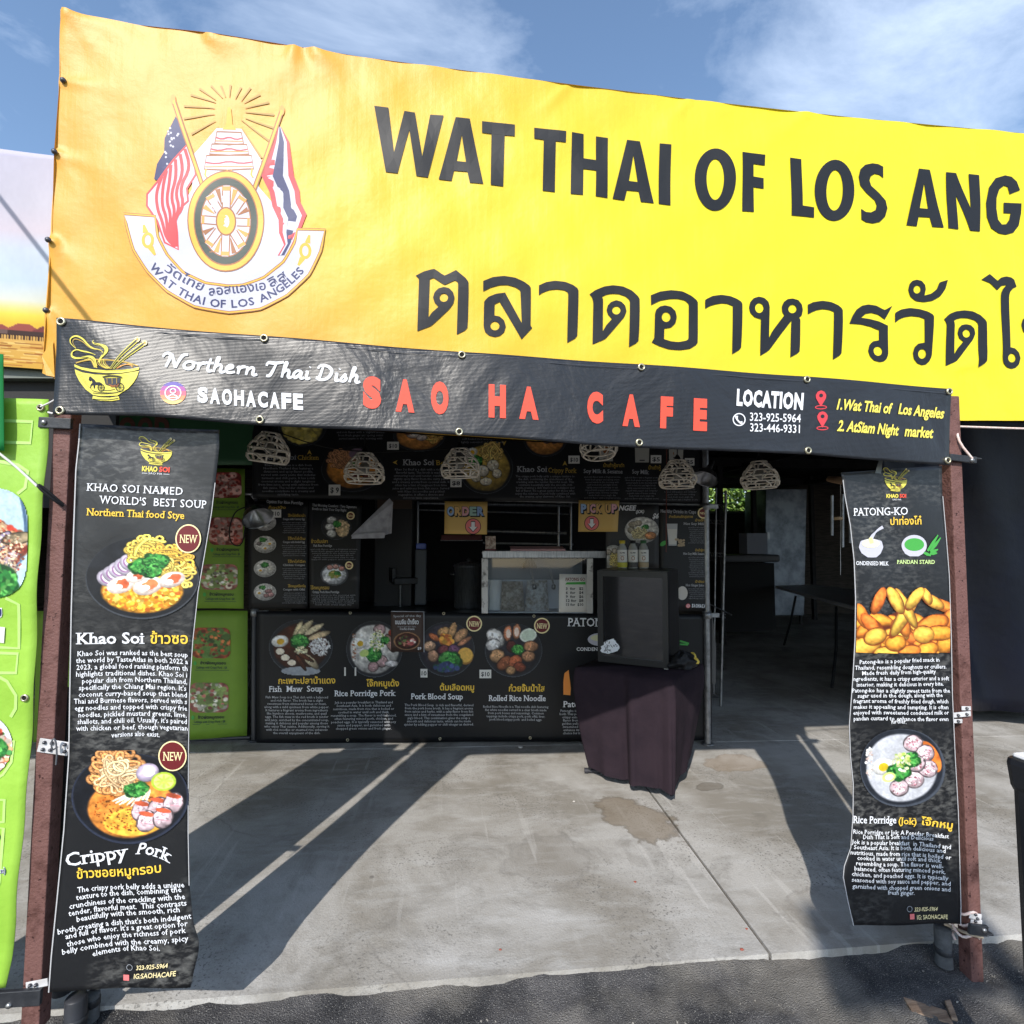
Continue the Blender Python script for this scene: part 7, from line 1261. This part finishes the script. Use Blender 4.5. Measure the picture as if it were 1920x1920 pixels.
# display case
ds = bs.shift(.004); dc = thing('display_case', 'glass fronted steel display case on the counter between hatch and fridge', 'display case', bpos(ds, 1008, 1150))
DEP = .42; Nn = bs.N; Uu = bs.U
def fr(x0, y0, x1, y1, off=0): return [ds.pos(np.array([ds.uv(*p_)]), off)[0] for p_ in ((x0, y0), (x1, y0), (x1, y1), (x0, y1))]
def bar(x0, y0, x1, y1, m, nm, d=.03, off=0.0):
    f_ = fr(x0, y0, x1, y1, off); mb = MB(); mb.hexa([v-Nn*d for v in f_], f_); return mb.build(nm, m, dc, bevel=.002)
WORN = mat('worn_white_metal', (196, 194, 190), rough=.5, col2=(96, 92, 88), c_scale=16, c_lo=.55, c_hi=.66)
bar(905, 1033, 1136, 1046, STEEL, 'top_rail'); bar(903, 1047, 915, 1150, WORN, 'frame_post'); bar(1101, 1047, 1112, 1150, WORN, 'frame_post')
gl = bpy.data.materials.new('case_glass'); gl.use_nodes = True; t = gl.node_tree; t.nodes.clear(); tr_ = N(t, 'ShaderNodeBsdfTransparent'); tr_.inputs[0].default_value = (.86, .9, .9, 1); gy = N(t, 'ShaderNodeBsdfGlossy'); gy.inputs['Roughness'].default_value = .03; fz = N(t, 'ShaderNodeFresnel'); fz.inputs[0].default_value = 1.62; ms = N(t, 'ShaderNodeMixShader'); mo = N(t, 'ShaderNodeOutputMaterial'); t.links.new(fz.outputs[0], ms.inputs[0]); t.links.new(tr_.outputs[0], ms.inputs[1]); t.links.new(gy.outputs[0], ms.inputs[2]); t.links.new(ms.outputs[0], mo.inputs[0])
f_ = fr(915, 1047, 1101, 1149, -.008); mesh_obj('glass_pane', f_, [(3, 2, 1, 0)], gl, dc)
CW = mat('case_white_liner', (206, 212, 224), rough=.5)
f_ = fr(904, 1149, 1112, 1152, -.03); mb = MB(); mb.hexa([v-Nn*DEP for v in f_], f_); mb.build('base', CW, dc)
f_ = fr(904, 1034, 1134, 1040, -.03); mb = MB(); mb.hexa([v-Nn*DEP for v in f_], f_); mb.build('top_panel', STEEL, dc)
f_ = fr(905, 1046, 1112, 1149, -DEP); mb = MB(); mb.hexa([v-Nn*.01 for v in f_], f_); mb.build('back_panel', mat('case_back_grey', (120, 126, 136), rough=.4), dc)
f_ = fr(915, 1092, 1101, 1149, -.25); mb = MB(); mb.hexa([v-Nn*.01 for v in f_], f_); mb.build('inner_shelf_front', CW, dc)
# things inside the case
def bag(label, x0, x1, y0, y1, off, m, seed, name='snack_bag', cat='bag'):
    s = ds.shift(off); r_ = np.random.RandomState(seed); nx_, ny_ = 14, 12; rows = []
    for side in (1, -1):
        for j in range(ny_+1):
            for i in range(nx_+1):
                fx, fy = i/nx_, j/ny_; x = x0+(x1-x0)*(fx*(1-.18*(1-fy))+.09*(1-fy)); y = y0+(y1-y0)*fy; d = side*.035*math.sin(math.pi*fx)**.6*math.sin(math.pi*(.1+.9*fy)*.9)+(r_.rand()-.5)*.006; rows.append(s.pos(np.array([s.uv(x, y)]), d)[0])
    k = (nx_+1)*(ny_+1); F = []
    for b_ in (0, k): F += [(b_+j*(nx_+1)+i, b_+j*(nx_+1)+i+1, b_+(j+1)*(nx_+1)+i+1, b_+(j+1)*(nx_+1)+i) for j in range(ny_) for i in range(nx_)]
    o = mesh_obj(name, rows, F, m, None, smooth=True); return tag(o, label, cat)
PLAS = mat('crinkled_clear_plastic', (186, 190, 196), rough=.25, spec=.7, col2=(120, 112, 100), c_scale=26, bump=.9, b_scale=38)
bag('crinkled bag of brown crackers standing in the display case at left', 938, 984, 1090, 1147, -.12, mat('cracker_bag', (120, 112, 102), rough=.3, spec=.6, col2=(186, 182, 176), c_scale=34, bump=.8, b_scale=40), 1)
bag('crinkled clear bag of pale noodles in the middle of the display case', 984, 1030, 1088, 1147, -.11, PLAS, 2)
bag('white paper bag leaning at the left end of the display case', 916, 944, 1088, 1146, -.18, mat('white_paper', (206, 210, 216), rough=.8), 3)
ss = ds.shift(.0); pl = board('price_sheet', 'white price list sheet fixed to the right of the case glass', 'price list', ss, [(1049, 1076), (1103, 1077), (1106, 1148), (1048, 1148)], PAPER, 4, 4)
A = Art(ss, base=.002); A.text("PATONG GO", 1060, 1089, 1097, 1089, 5.5, PRD, serif=True, bold=.02); A.poly([(1063, 1092), (1098, 1091), (1098, 1096), (1060, 1096)], PG, 1)
for i, s_ in enumerate(("3  for   $2", "6  for   $4", "9  for   $6", "12 for  $8", "15 for  $10")): A.text(s_, 1061, 1106+i*7.5, 1094, 1106+i*7.5, 4.6, PK, serif=True, bold=.02)
A.build('lettering', pl)
hp = bpos(bs, 997, 1052, -.18); hl = thing('heat_lamp', 'small bell shaped heat lamp hanging inside the display case', 'lamp', hp); mb = MB(); mb.lathe(hp, [(.012, .05), (.02, .02), (.05, -.03), (.058, -.06)], 20); mb.build('shade', STEEL, hl); mb = MB(); mb.tube([hp+[0, 0, .05], hp+[0, 0, .10]], .006, 8); mb.build('stem', STEEL, hl)
for lab, x in (('left pair of steel tongs standing in the case', 1000), ('second steel tongs beside the price sheet', 1036)):
    s = ds.shift(-.06); a_, b_ = s.pos(np.array([s.uv(x-6, 1068), s.uv(x+2, 1098)])); o = thing('tongs', lab, 'tongs', b_); mb = MB(); mb.tube([a_, b_], .004, 6); mb.tube([a_+[.012, 0, 0], b_+[.004, 0, 0]], .004, 6); mb.build('arms', STEEL, o); mb = MB(); mb.lathe(b_-[0, 0, .03], [(0, 0), (.014, .004), (.016, .03), (.008, .04)], 12); mb.build('tip', STEEL, o)
cdp = bpos(ds, 920, 1030, -.05); cd = thing('card_holder', 'small brown photo card holder standing on the display case', 'card', cdp); mb = MB(); mb.box(cdp+np.array([0, 0, .045]), (.075, .02, .10), -.075); mb.build('card', mat('card_sepia', (110, 84, 72), rough=.4, col2=(190, 176, 160), c_scale=40), cd); mb = MB(); mb.box(cdp+np.array([0, 0, -.004]), (.08, .04, .012), -.075); mb.build('stand', mat('card_stand_red', (92, 28, 36), rough=.5), cd)
rg_ = tag(None or mesh_obj('cleaning_rag', fr(958, 1030, 1062, 1034, -.05)+[v-Nn*.14+np.array([0, 0, .02]) for v in fr(958, 1030, 1062, 1034, -.05)[:2]], [(0, 1, 2, 3), (0, 1, 5, 4)], mat('pink_rag', (206, 160, 162), rough=.9)), 'folded pink cloth strip lying along the top of the display case', 'cloth')
# ================================================================ TABLE, CLOTH, FRIDGE
TZ = .70
t_bl = at_z(1079, 1252, TZ); t_fr = at_z(1262, 1277, TZ); t_rt = at_z(1318, 1246, TZ); t_bk = t_bl+t_rt-t_fr
tbx = thing('side_table', 'small folding table with black feet hidden under the dark draped cloth', 'table', (float((t_fr[0]+t_bk[0])/2), float((t_fr[1]+t_bk[1])/2), 0)); mb = MB(); mb.hexa([v-[0, 0, .035] for v in (t_bl, t_fr, t_rt, t_bk)], [v-[0, 0, .008] for v in (t_bl, t_fr, t_rt, t_bk)]); mb.build('tabletop', BLK, tbx)
cen = (t_bl+t_rt)/2
for px_, py_ in ((1106, 1450), (1254, 1488)):
    f_ = on_ground(px_, py_); tp2 = cen+(f_-cen)*.75; mb = MB(); mb.tube([(tp2[0], tp2[1], TZ-.03), (f_[0], f_[1], f_[2]+.02)], .012, 10); lg = mb.build('leg', BLK, tbx); dirv = (f_-cen); dirv[2] = 0; dirv /= np.linalg.norm(dirv); mb = MB(); mb.tube([f_+np.array([0, 0, .016])-dirv*.09, f_+np.array([0, 0, .016])+dirv*.02], .013, 12); mb.tube([f_+np.array([0, 0, .016])+dirv*.012, f_+np.array([0, 0, .016])+dirv*.034], .017, 12); mb.build('rubber_foot', mat('foot_rubber', (48, 48, 54), rough=.6), lg)
for q_ in (cen+(t_rt-cen)*.5, cen+(t_bk-cen)*.5): mb = MB(); mb.tube([(q_[0], q_[1], TZ-.03), (q_[0], q_[1], Zg(q_[0]))], .012, 10); mb.build('leg', BLK, tbx)
# cloth: rings from the table edge down, gathering into folds
CLOTH = mat('plum_black_cloth', (46, 37, 44), rough=.9, spec=.12, bump=.35, b_scale=9, col2=(38, 31, 38), c_scale=6)
corners = [t_bl, t_fr, t_rt, t_bk]; per = []
for i in range(4):
    a_, b_ = corners[i], corners[(i+1) % 4]
    for k in range(46): per.append((i+k/46., a_+(b_-a_)*k/46.))
def cloth_pt(s_, p_, f):
    d = p_-cen; d[2] = 0; L = np.linalg.norm(d); d = d/L
    # height of the hem follows the photograph: longest at the front corner, shorter on the left
    hem_z = np.interp(s_, [0, .15, .5, .85, 1.0, 1.12, 1.5, 1.9, 2.2, 4], [.095, .085, .075, .085, .075, .07, .10, .16, .2, .10])
    z = TZ+.004-(TZ-hem_z)*f
    fold = .012*np.sin(s_*8+1.1)*f**.7+.005*np.sin(s_*21+.4)*f+.040*np.exp(-((s_-.60)/.045)**2)*f**.5-.03*np.exp(-((s_-.53)/.03)**2)*f**.5+.035*np.exp(-((s_-.93)/.03)**2)*f**.6-.024*np.exp(-((s_-.87)/.025)**2)*f
    inn = -.10*f**1.6*np.interp(s_, [0, .12, .3, .8, 1.0, 1.2, 2, 3, 4], [1.0, .8, .15, .1, .15, .4, .8, 1, 1.0])
    bulge = np.interp(f, [0, .06, .2, 1], [0, .010, .02, .012])
    q_ = p_+d*(bulge+fold+inn); return np.array([q_[0], q_[1], z])
nr = 26; V = []; n = len(per)
for j in range(nr+1): V += [cloth_pt(s_, p_.copy(), j/nr) for s_, p_ in per]
F = [(j*n+i, (j+1)*n+i, (j+1)*n+(i+1) % n, j*n+(i+1) % n) for j in range(nr) for i in range(n)]
V.append(np.array([cen[0], cen[1], TZ+.004])); F += [(len(V)-1, i, (i+1) % n) for i in range(n)]
tag(mesh_obj('tablecloth', V, F, CLOTH, smooth=True), 'dark plum cloth draped to the ground over the small table under the fridge', 'tablecloth')
# fridge: square to the table front
f_l = at_z(1121, 1240, TZ+.012); f_r = at_z(1254, 1254, TZ+.012); fu = f_r-f_l; fu[2] = 0; FWd = np.linalg.norm(fu); fu /= FWd; fb = np.array([-fu[1], fu[0], 0]); FH = float((lambda d_: EYE[2]+d_[2]*np.linalg.norm(f_r[:2])/np.linalg.norm(d_[:2]))(ray(1253, 1072)))-(TZ+.012)
FBK = mat('fridge_black', (22, 22, 25), rough=.4, spec=.5); FD = .40
fg = thing('mini_fridge', 'black glass door mini fridge standing on the draped table', 'fridge', f_l+fu*FWd/2+fb*FD/2)
def fq(a, b, z0_, z1_, d0, d1): # box in fridge axes
    lo = [f_l+fu*x+fb*y+np.array([0, 0, z0_]) for x, y in ((a, d0), (b, d0), (b, d1), (a, d1))]; return lo, [v+np.array([0, 0, z1_-z0_]) for v in lo]
def fbox(nm, m, *a, parent=None, bevel=.003): mb = MB(); mb.hexa(*fq(*a)); return mb.build(nm, m, parent or fg, bevel=bevel)
# cabinet built of walls so the door looks into a real space
mb = MB(); w_ = .022
for a in ((0, w_, 0, FH, .045, FD), (FWd-w_, FWd, 0, FH, .045, FD), (w_, FWd-w_, 0, w_, .045, FD), (w_, FWd-w_, FH-w_, FH, .045, FD), (w_, FWd-w_, w_, FH-w_, FD-w_, FD)): mb.hexa(*fq(*a))
mb.build('cabinet', FBK, fg)
mb = MB(); e_ = .036
for a in ((0, e_, 0, FH-.004, 0, .04), (FWd-e_*.9, FWd, 0, FH-.004, 0, .04), (e_, FWd-e_*.9, 0, e_*1.1, 0, .04), (e_, FWd-e_*.9, FH-.004-e_, FH-.004, 0, .04)): mb.hexa(*fq(*a))
door = mb.build('door', FBK, fg)
fbox('glass_pane', mat('tinted_door_glass', (30, 31, 34), rough=.10, spec=1.0, coat=1.0, bump=.02, b_scale=3), e_-.002, FWd-e_*.9+.002, e_*1.1-.002, FH-.002-e_, .006, .03, parent=door, bevel=0)
for z in (): fbox('shelf', mat('wire_shelf_%s' % ('low' if z < .2 else 'high'), (110, 112, 114), rough=.4, metal=.5), w_, FWd-w_, z, z+.006, .06, FD-.03, bevel=0)
fbox('inner_liner', mat('fridge_liner_dark', (44, 45, 48), rough=.5), w_+.002, FWd-w_-.002, w_+.004, FH-w_-.01, FD-.03, FD-.024, bevel=0)
fbox('hinge_pin', ZINC, FWd-.03, FWd-.005, -.010, -.001, .005, .025, bevel=.001); fbox('latch', ZINC, -.004, -.0005, FH*.52, FH*.55, .01, .03, bevel=0)
fs = Surf((f_l[0], f_l[1]), (f_r[0], f_r[1])); A = Art(fs.shift(.002), base=.001, step=.0005)
rq = random.Random(6); P = [(1144+16.0*(1+.22*math.sin(a*3)+.15*rq.uniform(-1, 1))*math.cos(a), 1212+14*(1+.2*math.cos(a*2+1)+.12*rq.uniform(-1, 1))*math.sin(a)) for a in np.linspace(0, 6.283, 26, endpoint=False)]; A.poly(P, PW, 0)
for k in range(16): x, y = 1144+rq.uniform(-11, 10), 1212+rq.uniform(-9, 9); A.stroke([(x, y), (x+rq.uniform(-5, 5), y+rq.uniform(-5, 5)), (x+rq.uniform(-5, 5), y+rq.uniform(-6, 6))], 1.0, PK, 1, smooth=1)
A.build('sticker', fg)
# bottles on the fridge
CLG = mat('clear_bottle', (168, 170, 166), rough=.15, spec=.6, col2=(140, 142, 138), c_scale=6)
ztop = TZ+.012+FH
for x, lab, cap, band in ((1167, 'left drink bottle with yellow cap on top of the fridge', (198, 176, 60), (186, 180, 60)), (1187, 'middle drink bottle with black cap on top of the fridge', (30, 30, 32), (70, 68, 70)), (1207, 'right drink bottle with green cap on top of the fridge', (50, 96, 60), (170, 150, 120))):
    q_ = at_z(x, 1066, ztop); q_ = np.array([q_[0], q_[1], ztop]); dn = np.linalg.norm(q_[:2]); o = thing('drink_bottle', lab, 'bottle', q_, 'bottles on the fridge')
    k = .0265*dn/3.0; h_ = .155*dn/3.0; mb = MB(); mb.lathe(q_, [(0, 0), (k, .002), (k, h_*.66), (k*.86, h_*.76), (k*.52, h_*.86), (k*.52, h_*.90), (0, h_*.9)], 18); mb.build('body', CLG, o)
    mb = MB(); mb.lathe(q_+[0, 0, h_*.88], [(k*.6, 0), (k*.62, h_*.11), (0, h_*.115)], 16); mb.build('cap', mat('cap_colour', cap, rough=.4), o)
    mb = MB(); mb.lathe(q_, [(k*1.015, h_*.05), (k*1.02, h_*.22)], 18); mb.build('lower_band', mat('band_colour', band, rough=.5), o); mb = MB(); mb.lathe(q_, [(k*1.02, h_*.24), (k*1.02, h_*.66)], 18); lb_ = mb.build('paper_label', PAPER, o)
    bsf = Surf((q_[0]-1*.97, q_[1]-k*1.06+.23), (q_[0]+.97, q_[1]-k*1.06-.23)); A = Art(bsf, base=.0015); yy = 1066-(h_*.55)/dn*1000; A.text("Soy Milk", x-5, yy, x+5, yy, 2.4, PK, bold=.03); A.ring(x, yy+9, 3.2, 4, 1, PBR, 1, 14); A.stroke([(x-4, yy+4), (x+4, yy+4)], .8, PGR, 1); A.build('print', lb_)
# crumpled cloths and the black bundle
def lump(name, label, cat, c, rad, m, seed, n_=30, k_=22, amp=.35, hang=None):
    r_ = np.random.RandomState(seed); ph = r_.rand(8)*6.28; V = []; c = np.asarray(c, float)
    for j in range(k_+1):
        th = math.pi*j/k_
        for i in range(n_):
            a = 2*math.pi*i/n_; f = 1+amp*(math.sin(3*a+ph[0]+2*th)*.4+math.sin(5*a-3*th+ph[1])*.3+math.sin(9*a+4*th+ph[2])*.18+math.sin(7*th+2*a+ph[3])*.25)*math.sin(th); v = np.array([rad[0]*math.sin(th)*math.cos(a)*f, rad[1]*math.sin(th)*math.sin(a)*f, rad[2]*math.cos(th)*(1+.2*math.sin(4*a+ph[4]))]); v[2] = max(v[2], -rad[2]*.55)
            if hang is not None and v[0]*hang[0]+v[1]*hang[1] > hang[2]: v[2] -= (v[0]*hang[0]+v[1]*hang[1]-hang[2])*hang[3]
            V.append(c+v)
    F = [(j*n_+i, j*n_+(i+1) % n_, (j+1)*n_+(i+1) % n_, (j+1)*n_+i) for j in range(k_) for i in range(n_)]
    return tag(mesh_obj(name, V, F, m, smooth=True), label, cat)
c_ = at_z(1248, 1052, ztop+.03); side = c_/np.linalg.norm(c_)
lump('crumpled_cloth', 'crumpled navy cloth draped over the right side of the fridge top', 'cloth', (c_[0]+.02, c_[1], ztop+.035), (.13, .12, .055), mat('navy_cloth', (34, 40, 54), rough=.9, bump=.3, b_scale=60), 4, hang=(.92, -.3, .07, 2.2))
c_ = at_z(1278, 1240, TZ+.05); lump('work_gloves', 'bundled black work gloves with pale dots lying beside the fridge', 'gloves', (c_[0], c_[1], TZ+.045), (.075, .06, .06), mat('glove_black', (20, 20, 22), rough=.6, col2=(92, 92, 94), c_scale=60, c_lo=.64, c_hi=.70), 9, amp=.5)
c_ = at_z(1302, 1238, TZ+.04)
for k, (lab, dx_, dz_) in enumerate((('upper yellow foam ball beside the black gloves', -.012, .045), ('lower yellow foam ball beside the black gloves', .008, .012))): o = lump('foam_ball', lab, 'ball', (c_[0]+dx_, c_[1], TZ+.02+dz_), (.022, .022, .022), MATS.get('foam_yellow') or mat('foam_yellow', (226, 200, 90), rough=.8), 12+k, amp=.1)
# ================================================================ PASSAGE ON THE RIGHT
def qz(x, y, Y): return at_Y(x, y, Y)
WS = thing('wire_rack', 'thin chrome wire rack standing in the passage right of the pale pipe', 'shelf', at_Y(1352, 1325, 4.6))
for (x0, y0, x1, y1, r) in ((1361, 920, 1351, 1328, .012), (1343, 915, 1338, 1300, .008)): mb = MB(); mb.tube([at_Y(x0, y0, 4.6), at_Y(x1, y1, 4.6)], r, 10); mb.build('upright', SILV, WS)
for y in (945, 975, 1036, 1150, 1300):
    mb = MB(); a_, b_ = at_Y(1331, y, 4.75), at_Y(1360 if y < 1200 else 1352, y+2, 4.6); mb.tube([a_, b_], .006, 6); mb.tube([a_-[0, 0, .03], b_-[0, 0, .03]], .005, 6)
    for k in range(5): mb.tube([a_+(b_-a_)*k/5, a_+(b_-a_)*(k+1)/5-[0, 0, .03]], .003, 5)
    mb.build('wire_shelf', SILV, WS)
cord('tent_pole', 'loose pale rod leaning across the wire rack', [at_Y(1331, 1133, 4.5), at_Y(1372, 1153, 4.3)], .006, SILV, 'rod', sm=0)
bgz = at_Y(1336, 1330, 4.05); bag_ = lump('cloth_bag', 'grey cloth bundle hanging behind the pale pipe', 'bag', (bgz[0]+.0, 4.08, .55), (.05, .05, .36), mat('grey_bundle', (92, 90, 88), rough=.9, bump=.3, b_scale=20), 20, amp=.2)
ff = [at_Y(*p_, 9.2) for p_ in ((1436, 917), (1513, 917), (1508, 1154), (1434, 1154))]; SF = thing('steel_fridge', 'tall stainless steel upright fridge at the back of the passage', 'fridge', (ff[3]+ff[2])/2); mb = MB(); mb.hexa([ff[3], ff[2], ff[2]+[0, .7, 0], ff[3]+[0, .7, 0]], [ff[0], ff[1], ff[1]+[0, .7, 0], ff[0]+[0, .7, 0]]); mb.build('body', mat('fridge_steel', (150, 160, 172), rough=.4, metal=.45, col2=(104, 112, 122), c_scale=4), SF, bevel=.01)
mb = MB(); h0 = at_Y(1440, 1004, 9.19); mb.box(h0, (.05, .04, .12)); mb.build('handle', STEEL, SF)
for a_ in (ff[3], ff[2]): mb = MB(); mb.tube([a_+[0, .1, 0], (a_[0], a_[1]+.1, Zg(a_[0]))], .03, 8); mb.build('leg', BLK, SF)
tq = [at_z(*p_, .74) for p_ in ((1453, 1098), (1522, 1096), (1668, 1112), (1668, 1154))]; FT = thing('folding_table', 'long grey folding table standing in the dark passage', 'table', sum(tq)/4*np.array([1, 1, 0])); mb = MB(); mb.hexa([v-[0, 0, .045] for v in tq], tq); mb.build('tabletop', mat('table_grey', (196, 198, 202), rough=.45), FT, bevel=.008)
for (a_, b_, y) in ((1492, 1470, 1210), (1568, 1560, 1290)):
    g_ = on_ground(b_, y); t0 = at_z(a_, 1118 if a_ < 1530 else 1138, .70); mb = MB(); mb.tube([t0, (t0*.4+g_*.6)+np.array([.03, 0, .05]), g_], .016, 8); mb.build('leg', BLK, FT)
bb = at_Y(1405, 1040, 8.2); WB = thing('wash_basin', 'pale basin with a white box on it in the dark back of the passage', 'basin', (bb[0], 8.2, .8)); mb = MB(); mb.box((bb[0]-.05, 8.3, 1.18), (1.0, .5, .12)); mb.build('basin', mat('basin_grey', (110, 112, 118), rough=.4), WB, bevel=.03); mb = MB(); mb.box((bb[0]+.1, 8.25, 1.42), (.36, .25, .34)); mb.build('box', mat('box_pale_blue', (168, 176, 194), rough=.6), WB, bevel=.01); mb = MB(); mb.box((bb[0]-.05, 8.35, .55), (.9, .4, 1.1)); mb.build('stand', CORDB, WB)
# small litter on the slab
LT = mat('litter_pale', (196, 192, 186), rough=.9); LR = mat('litter_red', (150, 80, 66), rough=.8)
for lab, x, y, m_, r_, sd in (('crumpled pale scrap on the slab in front of the counter banner', 976, 1402, LT, .016, 1), ('tiny red petal on the slab left of the joint', 1191, 1654, LR, .006, 2), ('tiny red petal on the joint near the asphalt', 1400, 1742, LR, .005, 3), ('tiny orange petal just left of the joint by the asphalt', 1391, 1781, LR, .007, 4), ('small white crumb on the slab left of the water stain', 1076, 1503, LT, .007, 5), ('tiny red scrap on the slab near the asphalt at centre', 938, 1781, LR, .005, 6)):
    g_ = on_ground(x, y); lump('litter_scrap', lab, 'litter', g_+[0, 0, r_*.25], (r_, r_*.8, r_*.4), m_, sd, 12, 8)
# ================================================================ OUT OF FRAME: added pole, its banner shaped to throw the soft shade at the right
LPo = thing('shade_caster_pole', 'added pole with a vertical banner behind the viewer, placed to cast shade at right', 'pole', (.95, -3.4, -.2))
cand = np.array([.0, 0, 0]); k_ = 1/math.tan(R(SUN_EL)); sd_ = np.array([.388, .91])/math.hypot(.388, .91)
def caster(gx, gy, Yc):  # point on plane Y=Yc whose shadow falls on the ground point
    tt = (gy-Yc)/sd_[1]; return np.array([gx-sd_[0]*tt, Yc, tt/k_])
YC = -3.4; gl0 = on_ground(1493, 1790); gl1 = on_ground(1478, 1480); gr0 = on_ground(1775, 1800)
lo_ = caster(gl0[0], 1.62, YC); hi_ = caster(gl0[0]+(2.08-1.62)*sd_[0]/sd_[1]-.10, 2.08, YC); wdt = .60
mb = MB(); mb.hexa([lo_, lo_+[wdt, 0, 0], lo_+[wdt, .01, 0], lo_+[0, .01, 0]], [hi_+[.1, 0, -.0], hi_+[wdt, 0, 0], hi_+[wdt, .01, 0], hi_+[.1, .01, 0]]); mb.build('banner', mat('caster_banner_blue', (60, 90, 130), rough=.7), LPo)
xp = lo_[0]+wdt+.10; mb = MB(); mb.tube([(xp, YC, -.2), (xp, YC, hi_[2]+.06)], [.07, .05], 14); mb.build('pole', BLK, LPo)
for z in (lo_[2], hi_[2]): mb = MB(); mb.tube([(lo_[0], YC, z), (xp, YC, z)], .012, 8); mb.build('arm', BLK, LPo)
LPo.location = (LPo.location)
# guy wire overhead whose thin shadow crosses the two signs
sp0 = sgn.pos(np.array([sgn.uv(165, 598)]))[0]; sp1 = ls.pos(np.array([ls.uv(0, 372)]))[0]; SV = np.array(SUN); d_ = sp1-sp0; e0 = sp0+SV*.9; e1 = sp0+SV*.9+d_*1.0
cord('guy_wire', 'taut guy wire strung overhead in front of the left sign', [e0-d_*.02+SV*.0, e1+d_*3], .008, CORDB, 'wire', sm=0)
